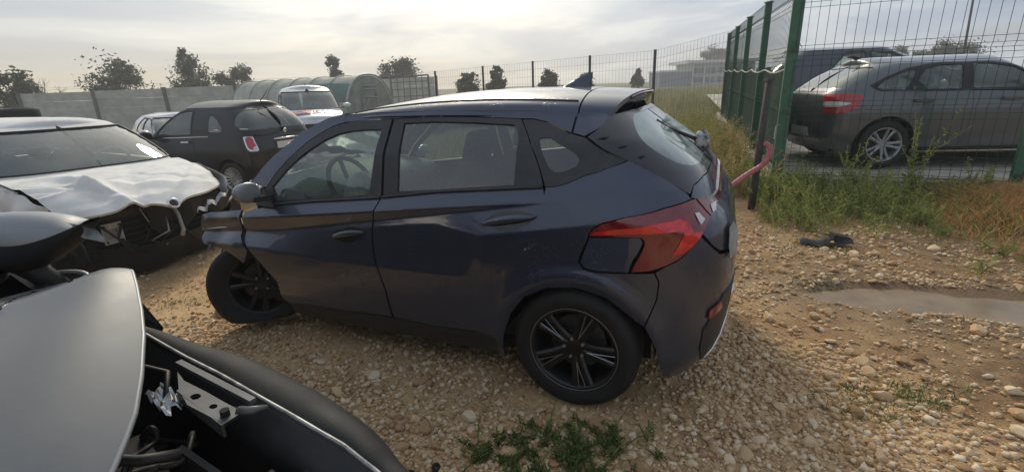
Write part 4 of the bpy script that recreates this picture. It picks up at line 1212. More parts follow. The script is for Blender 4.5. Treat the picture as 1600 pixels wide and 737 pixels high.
wh = generic_car('white_hatchback', 'white hatchback between the plank wall and the round black car', 'car', (-9.35, 13.6, -.27), R(-42), sedan_spec(wp_, 1.45))
for s in (1, -1): mirror_arm(wh, 1.95, s * .84, 1.02, s, wp_, black_pl)
sv = generic_car('silver_estate', 'silver estate car with a loose tyre lying on its roof', 'car', (-9.9, 9.75, -.26), R(-33), sedan_spec(sp_, 1.50, estate=True))
for s in (1, -1):
    MB().tube([(-.35, s * .60, 1.40), (-.1, s * .61, 1.475), (.6, s * .62, 1.505), (1.2, s * .61, 1.475), (1.5, s * .585, 1.40)], .018, 6).build('roof_rail', black_pl, sv, smooth=True)
MB().tube([(-.2, 0, 1.50), (-.38, 0, 1.62)], [.012, .006], 6).build('antenna', black_pl, sv)
ty = empty('loose_tyre', (-9.52, 9.70, 1.228), 0, R(2)); tag(ty, 'old black tyre lying flat on the silver estate roof', 'tyre')
MB().lathe([(.20, -.09), (.22, -.10), (.29, -.105), (.32, -.085), (.33, -.05), (.33, .05), (.32, .085), (.29, .105), (.22, .10), (.20, .09), (.215, .05), (.30, .03), (.30, -.03), (.215, -.05)], 40, axis='z', close=True).build('tyre_ring', rubber, ty, smooth=True, loc=(0, 0, .105))

# -- white van facing the camera
lo = Shell(pchip([.15, .4, .8, 1.1], [-.55, -.60, -.60, -.58]), pchip([.15, .3, .5, .7, .9, 1.05], [3.0, 3.14, 3.20, 3.17, 3.05, 2.85]),
           pchip([.15, .3, .55, .8, 1.0, 1.1], [.78, .83, .85, .85, .835, .82]), .12, .14, .42, .55, (.005, .03), 1.0)
up = Shell(pchip([1.0, 1.3, 1.66], [-.58, -.56, -.50]), pchip([1.0, 1.1, 1.3, 1.5, 1.66], [2.62, 2.48, 2.20, 1.92, 1.62]),
           pchip([1.0, 1.1, 1.35, 1.55, 1.66], [.83, .815, .76, .70, .63]), .12, .14, .36, .58, (.004, .03), .9)
ucr = lambda z: float(up.uc(z, False)); ucf = lambda z: float(up.uc(z, True))
S = dict(lower=lo, upper=up, paint=wp_, sill=.24, r=.30, wb=2.5, rim=.20, rim_mat=alloy, spokes=10, pairs=False, edge_rear=0, edge_front=0,
         top_edge=[(None, 1.07), (-.4, 1.07), (1.5, 1.06), (2.35, 1.04), (2.7, .99), (3.05, .90), (None, .84)],
         belt=lambda u: 1.07, rail=None, z_up0=1.07, z_rail=1.655, crown=.10, cowl_x=2.35, hood_crown=.08, dash_z=1.03, glass=glass_g,
         windows=[('front_door_window', chaikin([(1.15, 1.12), (2.02, 1.11), (1.92, 1.22), (1.56, 1.48), (1.18, 1.53)], 1), dict(frame=1)),
                  ('windscreen', ws(up, 1.11, 1.57), dict(joined=1, frame=1))],
         panels=[('headlamp', chaikin([(2.9, .92), (3.28, .86), (3.30, .66), (3.05, .70)], 1), lamp_clear, .008, (1, -1)),
                 ('front_bumper', [(2.8, .26), (4.2, .26), (4.2, .60), (3.0, .60), (2.8, .5)], black_pl, .012, (0,))], seats=[1.5], seat_z=.55, seat_h=.70)
van = generic_car('white_van', 'small white van facing the camera with red lettering on its bonnet', 'van', (-6.97, 17.05, -.12), R(-63), S); van.scale = (1.08, 1.08, 1.08)
for s in (1, -1): mirror_arm(van, 2.08, s * .84, 1.16, s, wp_, black_pl)
MB().tube([(1.45, .0, 1.735), (1.40, 0, 1.80)], [.02, .008], 6).build('roof_aerial', black_pl, van)
MB().box((3.215, 0, .70), (.02, .62, .12)).build('grille', black_pl, van)
def lettering(txt, size, m, parent, M, ext=.002, name='lettering', bold=.0):
    cu = bpy.data.curves.new(name, 'FONT'); cu.body = txt; cu.size = size; cu.extrude = ext; cu.offset = bold; cu.align_x = 'CENTER'
    t = bpy.data.objects.new(name, cu); COL.objects.link(t)
    dg = bpy.context.evaluated_depsgraph_get(); me = bpy.data.meshes.new_from_object(t.evaluated_get(dg)); bpy.data.objects.remove(t)
    o = bpy.data.objects.new(name, me); me.materials.clear(); me.materials.append(m); COL.objects.link(o); o.parent = parent; o.matrix_local = M
    return o
red_print = mat('red_vinyl', (.50, .02, .02), .4); dark_print = mat('dark_vinyl', (.05, .05, .06), .4)
def hood_pt(x, y, lift=.006):
    z = float(np.interp(x, [2.35, 2.7, 3.05], [1.04, .99, .90])) + .08 * (1 - abs(y / .80) ** 2.4); return (x, y, z + lift)
logo = MB(); pr = [(2.62, -.52), (2.62, -.04), (2.92, -.14), (2.92, -.44)]
logo.grid(np.array([[hood_pt(2.60 + .30 * i / 6, (-.55 + .10 * i / 6) + (.50 - .16 * i / 6) * j / 8) for j in range(9)] for i in range(7)]))
lo_ = logo.build('bonnet_logo', red_print, van, smooth=True)
MB().tube([hood_pt(2.75 - .09 * math.cos(a), -.30 + .13 * math.sin(a), .010) for a in np.linspace(.7, 5.6, 22)] + [hood_pt(2.74, -.28, .010)], .014, 5).build('logo_letter', wp_, lo_)
rs = np.random.default_rng(2)
for k in range(8):
    y_ = .0 + .07 * k; x0_ = 2.66 + .03 * rs.uniform(); st = MB()
    st.tube([hood_pt(x0_, y_), hood_pt(x0_ + .08 + .03 * rs.uniform(), y_)], .008, 4)
    if k % 2: st.tube([hood_pt(x0_ + .04, y_), hood_pt(x0_ + .04, y_ + .04)], .008, 4)
    st.build('bonnet_letter', dark_print, van)
MB().tube([hood_pt(2.83, -.03), hood_pt(2.83, .56)], .009, 4).build('bonnet_underline', dark_print, van)
# ================================================================ the dark blue hatchback in the middle
def belt_z(x): return 1.108-.1135*x
def side_w_raw(x,z):
    zb=belt_z(x)
    zc1=zb-.064
    h1=np.clip(.05*x-.001,.004,.09)
    t2=np.interp(x,[-.6,-.1,.12,.46,.72,1.1,2.4],[.09,.10,.115,.12,.045,.03,.025])
    ybelt=.806
    K=[0*z+.12,0*z+.20,0*z+.26,0*z+.33,0*z+.47,0*z+.62,zc1-h1-t2,zc1-h1,zc1,zb,zb+.02,zb+.02+(1.40-zb)*.5,0*z+1.40]
    ymid=.857-.30*h1+.34*t2
    V=[.77,.822,.853,.868,np.maximum(.880,ymid-.012),np.maximum(.884,ymid-.004),ymid,.857-.30*h1,.857,ybelt,.800,.728,.60]
    V=[0*z+v for v in V]
    out=0*z+V[0]
    for i in range(len(K)-1):
        t=np.clip((z-K[i])/np.maximum(K[i+1]-K[i],1e-4),0,1)
        out=np.where(z>=K[i],V[i]+(V[i+1]-V[i])*t,out)
    return out
def side_w(x,z):
    x=np.asarray(x,float);z=np.asarray(z,float)
    s=0
    for k,wt in ((-.008,.15),(-.004,.22),(0,.26),(.004,.22),(.008,.15)): s=s+wt*side_w_raw(x,z+k)
    s=s-.10*np.clip(s-.60,0,1)*0
    # plan taper, stronger in the greenhouse
    gh=np.clip((z-.98)/.4,0,1)
    dx=np.clip(x-1.5,0,2);s=s-dx**2*(.06+.10*gh)
    dr=np.clip(.35-x,0,2);s=s-dr**2*(.05+.16*gh)
    # wheel-arch flare
    r=np.hypot(x,z-.31)
    s=s+.016*np.exp(-((r-.385)/.045)**2)*(z<.9)
    return s
XR=pchip([.10,.25,.33,.45,.6,.75,.86,.93,.985,1.02,1.06,1.12,1.30,1.42],[-.50,-.60,-.64,-.665,-.68,-.685,-.67,-.645,-.60,-.575,-.555,-.515,-.30,-.13])
CA=pchip([.1,.3,.6,.9,1.05,1.2,1.42],[.30,.34,.40,.42,.34,.30,.22])
CB=pchip([.1,.3,.6,.9,1.05,1.2,1.42],[.42,.46,.52,.52,.46,.42,.34])
def body(u,z):
    """left half of the body: u = x along the side, continues by arc length round the rear corner to the centre line"""
    u=np.asarray(u,float);z=np.asarray(z,float)
    xr=XR(z);a=CA(z);b=CB(z);xc=xr+a
    L=np.pi/2*np.sqrt((a*a+b*b)/2)
    s=np.maximum(xc-u,0)
    ph=np.minimum(s/L,1)*np.pi/2
    w=side_w(np.maximum(u,xc-a*.35),z)
    n=.82
    cx=xc-a*np.sin(ph)**n*1.0
    cy=w-b*(1-np.cos(ph)**n)
    over=np.maximum(s-L,0)
    x=np.where(s>0,cx,u);y=np.where(s>0,cy-over,w)
    return np.stack([x,y,z],-1)
RZR=pchip([-.45,-.1,.1,.4,.8,1.2,1.5,1.7],[1.330,1.352,1.372,1.390,1.396,1.392,1.365,1.33])
RZC=pchip([-.45,-.1,.15,.5,.8,1.2,1.45,1.7],[1.475,1.495,1.510,1.518,1.508,1.467,1.424,1.365])
RYR=pchip([-.45,-.1,.1,.4,.8,1.2,1.7],[.50,.555,.585,.605,.612,.61,.585])
def roof(x,y):
    x=np.asarray(x,float);y=np.asarray(y,float)
    t=np.clip(np.abs(y)/RYR(x),0,1)
    z=RZR(x)+(RZC(x)-RZR(x))*np.sqrt(np.clip(1-t**3,0,1))
    return np.stack([x+0*y,y+0*x,z],-1)
CX_, CY_, YAW_ = .6172, 2.8212, 2.7312
navy = bpy.data.materials.new('navy_car_paint'); navy.use_nodes = True
def build_navy(m):
    N, L = m.node_tree.nodes, m.node_tree.links; b = N['Principled BSDF']
    b.inputs['Metallic'].default_value = .8; b.inputs['Roughness'].default_value = .36
    b.inputs['Coat Weight'].default_value = 1.0; b.inputs['Coat Roughness'].default_value = .03
    t = N.new('ShaderNodeTexCoord')
    def nz(s, d=6, r_=.6):
        n = N.new('ShaderNodeTexNoise'); n.inputs['Scale'].default_value = s; n.inputs['Detail'].default_value = d; n.inputs['Roughness'].default_value = r_
        L.new(t.outputs['Object'], n.inputs['Vector']); return n.outputs['Fac']
    def mr(v, a, b_, c, d):
        n = N.new('ShaderNodeMapRange'); L.new(v, n.inputs['Value'])
        for i, q in zip(('From Min', 'From Max', 'To Min', 'To Max'), (a, b_, c, d)): n.inputs[i].default_value = q
        return n.outputs[0]
    def mul(a, b_, op='MULTIPLY'):
        n = N.new('ShaderNodeMath'); n.operation = op; n.use_clamp = True
        for i, v in enumerate((a, b_)):
            if isinstance(v, float): n.inputs[i].default_value = v
            else: L.new(v, n.inputs[i])
        return n.outputs[0]
    sp = N.new('ShaderNodeSeparateXYZ'); L.new(t.outputs['Object'], sp.inputs[0])
    # road dirt sprayed over the lower half, thin dust everywhere
    low = mr(sp.outputs['Z'], .72, .22, 0.0, 1.0)
    spray = mul(mul(low, mr(nz(11, 10, .75), .45, .75, .04, 1.0)), .50)
    dust = mul(mr(nz(4, 8, .7), .45, .75, 0.0, .10), spray, 'ADD')
    mx = N.new('ShaderNodeMix'); mx.data_type = 'RGBA'; L.new(dust, mx.inputs['Factor'])
    mx.inputs[6].default_value = (.036, .046, .076, 1); mx.inputs[7].default_value = (.042, .036, .029, 1)
    L.new(mx.outputs[2], b.inputs['Base Color'])
    L.new(mr(dust, 0.0, .6, .36, .85), b.inputs['Roughness']); L.new(mr(dust, 0.0, .5, 1.0, .25), b.inputs['Coat Weight'])
    L.new(mr(dust, 0.0, .5, .55, 0.0), b.inputs['Metallic'])
    # rain drops standing on the paint
    vo = N.new('ShaderNodeTexVoronoi'); vo.inputs['Scale'].default_value = 85; vo.inputs['Randomness'].default_value = 1.0; L.new(t.outputs['Object'], vo.inputs['Vector'])
    keep = mr(nz(7, 3), .50, .60, 0.0, 1.0)
    dr = mul(mr(vo.outputs['Distance'], .30, .10, 0.0, 1.0), keep)
    bn = N.new('ShaderNodeBump'); bn.inputs['Strength'].default_value = .35; bn.inputs['Distance'].default_value = .003
    L.new(dr, bn.inputs['Height']); L.new(bn.outputs[0], b.inputs['Normal']); L.new(bn.outputs[0], b.inputs['Coat Normal'])
build_navy(navy)
gloss_blk = mat('gloss_black_trim', (.010, .010, .011), .22, coat=.5, dirt=(.10, .095, .085), dscale=6, damt=.12)
satin_blk = mat('satin_black_trim', (.020, .021, .023), .45, noise=.2, nscale=20, dirt=(.10, .095, .085), dscale=6, damt=.15)
red_dark = mat('lamp_smoked_red', (.17, .010, .016), .10, coat=1.0, noise=.25, nscale=25)
red_glow = mat('lamp_bright_red', (.62, .014, .018), .10, coat=1.0, noise=.25, nscale=50)
black_alloy = mat('black_alloy', (.011, .011, .012), .38, metal=.3, coat=.4, dirt=(.05, .042, .033), dscale=9, damt=.3)
edge_alloy = mat('machined_edge', (.34, .34, .34), .35, metal=.8)
glass_m = glass_mat('hatch_glass', (.60, .69, .65), 1.6, .05, dcol=(.36, .40, .38))
glass_t = glass_mat('tailgate_glass', (.70, .80, .74), 1.6, .55, dcol=(.50, .57, .53))
glass_clear = glass_mat('hatch_front_glass', (.72, .84, .77), 1.3, .13, dcol=(.38, .47, .41))
car = empty('wrecked_hatchback', (CX_, CY_, 0), YAW_)
tag(car, 'dark blue five door hatchback with crushed front end and flat front tyre', 'car')
def ucm(z):
    z = float(z); a = float(CA(z)); b = float(CB(z))
    return float(XR(z)) + a - math.pi / 2 * math.sqrt((a * a + b * b) / 2) - (float(side_w(float(XR(z)) + a * .65, z)) - b)
def each(name, poly, m, **kw):
    return [part(name, poly, body, m, car, sides=(s,), **kw) for s in (1, -1)]
# ---- doors
fd = [(1.859, .889), (1.601, .927), (1.081, .98), (1.104, .92), (1.124, .85), (1.129, .794), (1.121, .682), (1.095, .592), (1.066, .485), (1.058, .38), (1.047, .317), (1.394, .298), (1.692, .288), (1.86, .270),
      (1.902, .303), (1.905, .416), (1.99, .494), (2.039, .537), (2.1, .595), (2.180, .67), (2.175, .736), (2.150, .80), (2.13, .836), (1.993, .866)]
rd = [(1.071, .981), (.73, 1.031), (.161, 1.083), (.133, 1.027), (.113, .959), (.109, .901), (.124, .859), (.277, .647), (.386, .471), (.470, .350), (.503, .322), (.768, .308), (1.030, .314), (1.046, .38), (1.054, .486), (1.085, .593), (1.111, .683), (1.119, .795), (1.113, .86), (1.095, .921)]
FD = each('front_door', fd, navy, g=.03, flange=.02, zs=2.6)
RD = each('rear_door', rd, navy, g=.03, flange=.02, zs=2.6)
qp = [(.146, 1.084), (.093, 1.091), (.047, 1.105), (-.023, 1.138), (-.082, 1.155), (-.198, 1.203), (-.345, 1.143), (-.500, 1.074), (-.527, 1.050), (-.377, 1.028), (-.248, .996), (-.134, .962), (-.096, .940), (-.070, .907), (-.072, .894), (-.038, .816), (-.026, .776), (-.048, .742), (-.105, .730),
      (-.247, .737), (-.335, .748), (-.356, .709), (-.352, .628), (-.312, .500), (-.259, .542), (-.156, .617), (-.018, .650), (.118, .633), (.234, .569), (.307, .471), (.350, .360), (.363, .293), (.372, .185), (.402, .185), (.40, .300), (.517, .318), (.483, .350), (.399, .471), (.290, .647), (.137, .859), (.122, .901), (.126, .959), (.146, 1.027)]
each('quarter_panel', qp, navy, g=.03, flange=.02, zs=2.2)
sill = [(.408, .178), (.408, .296), (.50, .314), (.768, .300), (1.05, .306), (1.40, .290), (1.70, .280), (1.87, .262), (1.88, .165)]
each('sill', sill, satin_blk, g=.05, flange=.03, off=-.004)
# ---- tail: bumper, tailgate, lamps
bp_ = [(-.342, .752), (-.378, .776), (-.44, .806), (-.493, .845), (-.548, .905), (-.632, .840), (-.685, .806), (-.80, .790)] + [(ucm(z), z) for z in (.785, .70, .60, .50, .40, .30, .24)] + [(-.95, .225), (-.70, .205), (-.52, .195), (-.425, .205), (-.408, .236), (-.372, .38), (-.318, .495), (-.358, .628), (-.362, .709)]
bumper = part('rear_bumper', bp_, body, navy, car, g=.032, flange=.03)
ins = [(-.66, .275), (-.615, .36), (-.62, .46), (-.76, .60), (-.95, .62)] + [(ucm(z), z) for z in (.62, .5, .4, .3, .245)] + [(-.95, .235), (-.76, .245)]
part('bumper_insert', ins, body, satin_blk, bumper, off=.006, g=.05, flange=.01)
for s in (1, -1):
    part('reflector', [(-.644, .553), (-.728, .575), (-.758, .537), (-.639, .511)], body, red_dark, bumper, off=.012, g=.04, flange=.008, sides=(s,))
    P_ = body(np.array([-.69, -.76, -.835, -.885, -.905, -.895]), np.array([.262, .295, .35, .43, .52, .60])) * np.array([1, s, 1]) + np.array([-.008, 0, 0])
    MB().tube([tuple(p) for p in P_], .0075, 6).build('bumper_trim_strip', chrome, bumper, smooth=True)
tg = [(-.530, 1.054), (-.56, 1.094), (-.68, 1.112)] + [(ucm(z), z) for z in (1.098, 1.05, 1.0, .95, .90, .85, .80)] + [(-.80, .805), (-.682, .826), (-.636, .853), (-.566, .914), (-.606, .952), (-.640, .975), (-.598, 1.012), (-.555, 1.050)]
gate_ = part('tailgate', tg, body, navy, car, g=.03, flange=.02)
gl_r = chaikin([(ucm(1.385), 1.385), (-.30, 1.385), (-.262, 1.362), (-.258, 1.314), (-.298, 1.268), (-.369, 1.225), (-.488, 1.178), (-.60, 1.160), (-.76, 1.152), (ucm(1.148), 1.148)], 1, [0, 9])
gr = [(-.012, 1.300), (-.100, 1.244), (-.204, 1.199), (-.350, 1.139), (-.524, 1.068), (-.56, 1.098), (-.68, 1.116)] + [(ucm(z), z) for z in (1.102, 1.2, 1.3, 1.40)] + [(-.30, 1.40), (-.10, 1.385)]
garn = part('tailgate_garnish', gr, body, gloss_blk, gate_, g=.03, flange=.015, holes=[gl_r])
part('tailgate_window', gl_r, body, glass_t, gate_, off=-.002, g=.04)
for a, b in (((-.050, 1.290), (-.106, 1.297)), ((-.145, 1.254), (-.198, 1.260)), ((-.239, 1.213), (-.285, 1.218))):
    for s in (1, -1):
        u0, z0 = a; u1, z1 = b
        part('garnish_fin', [(u0, z0), ((u0 + u1) / 2, (z0 + z1) / 2 - .004), (u1, z1), ((u0 + u1) / 2, (z0 + z1) / 2 + .004)], body, under, garn, off=.003, g=.03, sides=(s,))
lamp = [(-.076, .908), (-.099, .934), (-.134, .956), (-.248, .990), (-.377, 1.022), (-.519, 1.044), (-.546, 1.045), (-.592, 1.007), (-.629, .975), (-.599, .954), (-.557, .919), (-.493, .856), (-.439, .817), (-.378, .787), (-.313, .762), (-.262, .751), (-.275, .806), (-.293, .870), (-.291, .897), (-.276, .909), (-.082, .899)]
glow = [(-.086, .909), (-.107, .922), (-.165, .934), (-.25, .951), (-.325, .968), (-.445, .982), (-.487, .965), (-.502, .925), (-.555, .925), (-.489, .862), (-.442, .837), (-.406, .836), (-.427, .865), (-.455, .928), (-.438, .936), (-.348, .931), (-.252, .922), (-.136, .910)]
lg = [(-.560, 1.046), (-.687, 1.034)] + [(ucm(z), z) for z in (1.030, 1.008)] + [(-.743, 1.004), (-.652, .972), (-.640, .978), (-.603, 1.010)]
for s in (1, -1):
    tl_ = part('tail_lamp', lamp, body, red_dark, car, off=.009, g=.025, flange=.03, sides=(s,), extra=lambda u, z: .010 * np.exp(-((z - .95 - .2 * (u + .3)) / .04) ** 2))
    part('lamp_light_guide', glow, body, red_glow, tl_, off=.0125, g=.025, sides=(s,), extra=lambda u, z: .010 * np.exp(-((z - .95 - .2 * (u + .3)) / .04) ** 2))
    part('reversing_lens', [(-.530, .993), (-.556, .994), (-.586, .966), (-.552, .948)], body, lamp_white, tl_, off=.014, g=.03, sides=(s,))
part('tailgate_lamp', lg, body, red_dark, gate_, off=.008, g=.03, flange=.02)
part('tailgate_reversing_lens', [(-.66, 1.01), (-.73, 1.012), (-.70, .985), (-.664, .98)], body, lamp_white, gate_, off=.011, g=.03)
part('fuel_flap', [(-.078, .889), (-.195, .899), (-.272, .904), (-.284, .890), (-.280, .864), (-.246, .749), (-.105, .743), (-.058, .754), (-.041, .778), (-.052, .817)], body, navy, car, g=.03, flange=.02, sides=(1,), off=.002, extra=lambda u, z: .09 * (.90 - z))
# grey protective film flapping on the bumper edge
part('torn_film', [(-.76, .90), (-.83, .915), (-.88, .86), (-.84, .79), (-.76, .77), (-.74, .83)], body, mat('grey_film', (.30, .31, .31), .35, noise=.3, nscale=20), gate_, off=.014, g=.03, sides=(1,))
# ---- glasshouse
gf = [(1.871, .916), (1.915, .995), (1.80, 1.10), (1.647, 1.207), (1.534, 1.27), (1.445, 1.302), (1.359, 1.318), (1.25, 1.325), (1.144, 1.326), (1.150, 1.16), (1.159, .995), (1.605, .944)]
ff = [(1.960, .892), (1.968, .983), (1.896, 1.069), (1.794, 1.153), (1.666, 1.254), (1.574, 1.304), (1.495, 1.340), (1.413, 1.360), (1.317, 1.370), (1.198, 1.375), (1.096, 1.377), (1.094, 1.19), (1.078, .990), (1.601, .934)]
gr_ = [(1.009, 1.359), (.990, 1.19), (.973, 1.022), (.735, 1.044), (.306, 1.088), (.311, 1.197), (.317, 1.287), (.330, 1.318), (.363, 1.352), (.60, 1.362), (.816, 1.366)]
fr_ = [(1.080, 1.378), (1.078, 1.19), (1.062, .992), (.733, 1.038), (.161, 1.089), (.187, 1.156), (.223, 1.222), (.271, 1.295), (.321, 1.361), (.333, 1.375), (.60, 1.385), (.824, 1.389)]
qb = [(.314, 1.359), (.325, 1.373), (.275, 1.375), (.201, 1.361), (.144, 1.340), (.075, 1.314), (.002, 1.298), (-.097, 1.240), (-.192, 1.206), (-.082, 1.158), (-.023, 1.143), (.009, 1.127), (.047, 1.109), (.093, 1.095), (.150, 1.088), (.182, 1.156), (.217, 1.222), (.266, 1.295)]
qg = [(.217, 1.294), (.194, 1.298), (.163, 1.299), (.107, 1.272), (.071, 1.254), (.023, 1.224), (.007, 1.203), (.018, 1.180), (.045, 1.166), (.071, 1.156), (.111, 1.151), (.152, 1.176), (.189, 1.234)]
for k_, s in enumerate((1, -1)):
    o = MB(); panel(o, ff, body, g=.035, flange=.02, holes=[gf], sides=(s,)); o.build('window_frame', satin_blk, FD[k_], smooth=True)
    part('door_window', gf, body, glass_clear, FD[k_], off=-.008, g=.06, sides=(s,))
    o = MB(); panel(o, fr_, body, g=.035, flange=.02, holes=[gr_], sides=(s,)); o.build('window_frame', satin_blk, RD[k_], smooth=True)
    part('door_window', gr_, body, glass_m, RD[k_], off=-.008, g=.06, sides=(s,))
    o = MB(); panel(o, qb, body, off=-.003, g=.035, flange=.015, holes=[qg], sides=(s,)); o.build('quarter_frame', satin_blk, car, smooth=True)
    part('quarter_window', qg, body, glass_m, car, off=-.006, g=.05, sides=(s,))
    # belt moulding
    for nm, pts in (('belt_moulding', [(1.93, .888), (1.60, .930), (1.084, .984)]), ('belt_moulding', [(1.068, .987), (.73, 1.034), (.165, 1.087)])):
        uu = np.linspace(0, 1, 18); X = np.interp(uu, np.linspace(0, 1, len(pts)), [p[0] for p in pts]); Zq = np.interp(uu, np.linspace(0, 1, len(pts)), [p[1] for p in pts])
        Pq = body(X, Zq) * np.array([1, s, 1]); MB().tube([tuple(p + np.array([0, s * .004, .001])) for p in Pq], .008, 6).build(nm, satin_blk, FD[k_] if pts[0][0] > 1.5 else RD[k_], smooth=True)
    # A pillar and cant rail in body colour
    ap = [(1.972, .990), (1.900, 1.074), (1.798, 1.158), (1.669, 1.259), (1.577, 1.309), (1.497, 1.345), (1.42, 1.366), (1.42, 1.41), (1.53, 1.392), (1.64, 1.350), (1.76, 1.290), (1.90, 1.195), (2.02, 1.105), (2.14, 1.00)]
    part('a_pillar', ap, body, navy, car, off=-.002, g=.03, flange=.03, sides=(s,))
    cr = [(1.419, 1.366), (1.317, 1.375), (1.198, 1.380), (1.09, 1.383), (.824, 1.394), (.60, 1.390), (.333, 1.380), (.275, 1.380), (.201, 1.366), (.144, 1.345), (.070, 1.318), (.070, 1.40), (.30, 1.415), (.8, 1.42), (1.2, 1.415), (1.419, 1.405)]
    part('cant_rail', cr, body, navy, car, off=-.003, g=.03, sides=(s,))
    # handles: cup shade painted as a flat black patch, pointed grip across it
    for dr, cup, a, b in ((FD[k_], [(1.414, .749), (1.369, .794), (1.293, .821), (1.216, .819), (1.160, .800), (1.216, .768), (1.268, .729), (1.336, .728)], (1.405, .752), (1.168, .800)), (RD[k_], [(.455, .906), (.405, .952), (.33, .980), (.255, .983), (.164, .966), (.203, .931), (.273, .892), (.349, .882), (.389, .901)], (.448, .908), (.172, .964))):
        part('handle_cup_shade', chaikin(cup, 2), body, gloss_blk, dr, off=.0015, g=.03, sides=(s,))
        t = np.linspace(0, 1, 15); X = a[0] + (b[0] - a[0]) * t; Zq = a[1] + (b[1] - a[1]) * t + .010 * np.sin(math.pi * t)
        Pq = body(X, Zq) * np.array([1, s, 1]); Pq[:, 1] += s * (.006 + .022 * np.sin(math.pi * t) ** .7)
        MB().tube([tuple(p) for p in Pq], [.003 + .0165 * math.sin(math.pi * q) ** .6 for q in t], 10).build('door_handle', navy, dr, smooth=True)
    # mirror with pale cap
mcap = mat('mirror_grey_cap', (.28, .30, .31), .3, metal=.3, coat=.8, dirt=(.15, .14, .12), dscale=9, damt=.4)
for s in (1, -1):
    o = mirror_arm(car, 1.93, s * .80, .985, s, mcap, satin_blk, .80)
    dx_, dy_, dz_ = 1.93, s * .85, .985
    sl = MB(); sl.add([(a - dx_, b - dy_, c - dz_) for a, b, c in [(1.86, s * .822, .885), (2.03, s * .80, .885), (1.955, s * .785, .99), (1.86, s * .835, .885), (2.03, s * .812, .885), (1.955, s * .797, .99)]], [(0, 1, 2), (3, 4, 5), (0, 1, 4, 3), (1, 2, 5, 4), (2, 0, 3, 5)]); sl.build('mirror_sail', satin_blk, o)
# ---- roof, spoiler, antenna
X, Y = np.meshgrid(np.linspace(.072, 1.50, 46), np.linspace(-1, 1, 41), indexing='ij')
def roof_sheet(x0f, x1f, nx, ny, lift=0.0):
    t = np.linspace(0, 1, nx)[:, None]; v = np.linspace(-1, 1, ny)[None]
    x0 = x0f(v); x1 = x1f(v); x = x0 + (x1 - x0) * t; y = v * RYR(x)
    P = roof(x, y); P[..., 2] += lift; return P
MB().grid(roof_sheet(lambda v: .066 + 0 * v, lambda v: 1.50 + .095 * (1 - v ** 2) - .06 * np.abs(v) ** 3, 44, 49)).build('roof', navy, car, smooth=True)
sp_top = roof_sheet(lambda v: -.185 + .10 * np.abs(v) ** 2.2, lambda v: .058 + 0 * v, 14, 49)
sp_bot = sp_top.copy(); tt = np.linspace(0, 1, 14)[:, None]; sp_bot[..., 2] -= .022 + .095 * np.minimum(1, tt / .32)
mbs = MB(); mbs.grid(sp_top); mbs.grid(sp_bot[::-1]); mbs.grid(np.stack([sp_bot[0], sp_top[0]], 0)); mbs.build('roof_spoiler', navy, gate_, smooth=True)
MB().tube([tuple(p + np.array([-.002, 0, -.012])) for p in sp_top[0][8:41]], .006, 6).build('brake_light', red_dark, gate_)
for s in (1, -1): part('spoiler_side', [(.060, 1.318), (.006, 1.304), (-.045, 1.335), (-.095, 1.372), (-.09, 1.395), (.060, 1.40)], body, navy, gate_, g=.03, flange=.012, sides=(s,), off=-.002)
for s in (1, -1):
    xs = np.linspace(.08, 1.42, 30); P_ = roof(xs, s * .87 * RYR(xs)); MB().tube([tuple(p + np.array([0, 0, .001])) for p in P_], .005, 5).build('roof_ditch_strip', satin_blk, car, smooth=True)
fin = MB(); prof = []
for t in np.linspace(0, 1, 12):
    x = .325 - .175 * t; h = .085 * t ** .75 * (1 - .0 * t); w = .030 * math.sin(math.pi * min(.5, .15 + .5 * t)) ; zb_ = float(roof(x, 0.0)[2]) - .004
    prof.append([(x, -w, zb_), (x - .004, -w * .62, zb_ + h * .5), (x - .014, -.004, zb_ + h), (x - .014, .004, zb_ + h), (x - .004, w * .62, zb_ + h * .5), (x, w, zb_)])
fin.grid(np.array(prof)); fin.f.append(tuple(11 * 6 + j for j in range(6))); fin.build('fin_antenna', navy, car, auto=R(50))
# ---- windscreen, scuttle
ux = np.array([2.13, 2.02, 1.90, 1.76, 1.64, 1.545]); uz = np.array([1.0, 1.105, 1.195, 1.290, 1.350, 1.388])
Ew = np.array([body(a, b) for a, b in zip(ux, uz)]); v = np.linspace(-1, 1, 25)
Pw = np.stack([np.stack([e[0] + .20 * (1 - v ** 2) * (1 - .72 * i / 5), e[1] * v, e[2] + .035 * (1 - v ** 2) * (1 - .6 * i / 5)], -1) for i, e in enumerate(Ew)])
MB().grid(Pw).build('windscreen', glass_mat('cracked_windscreen', (.72, .82, .76), .9, .16), car, smooth=True)
# ---- cabin
cab = MB()
cab.box((1.05, 0, .24), (2.1, 1.5, .06)); cab.box((.05, 0, .62), (.9, 1.2, .05)); cab.box((2.08, 0, .62), (.10, 1.45, .62))
cab.build('floor_pan', under, car)
grey_in = mat('grey_interior', (.20, .225, .21), .75, noise=.2, nscale=30)  # windscreen reflection and haze put into this paler green-grey
dash = MB(); dp = []
for xx, zz_ in ((1.98, .60), (1.72, .64), (1.62, .76), (1.64, .90), (1.74, .955), (1.95, .975), (2.16, .99)):
    dp.append([(xx + .05 * (1 - q * q), q * .70, zz_ + .02 * (1 - q * q)) for q in np.linspace(-1, 1, 15)])
dash.grid(np.array(dp)); dash.build('dashboard', grey_in, car, smooth=True)
for s in (1, -1):
    mbs = MB(); add_seat(mbs, 1.20, s * .36, .52, .60); mbs.build('seat', seat_m, car, smooth=True)
mbs = MB(); add_seat(mbs, .34, 0, .55, .55, 1.2); mbs.build('rear_bench', seat_m, car, smooth=True)
sw = MB(); Ms = Matrix.Translation((1.66, .36, .945)) @ Matrix.Rotation(R(-64), 4, 'Y')
ring_ = [Ms @ Vector((.185 * math.cos(a), .185 * math.sin(a), 0)) for a in np.linspace(0, 2 * math.pi, 33)]
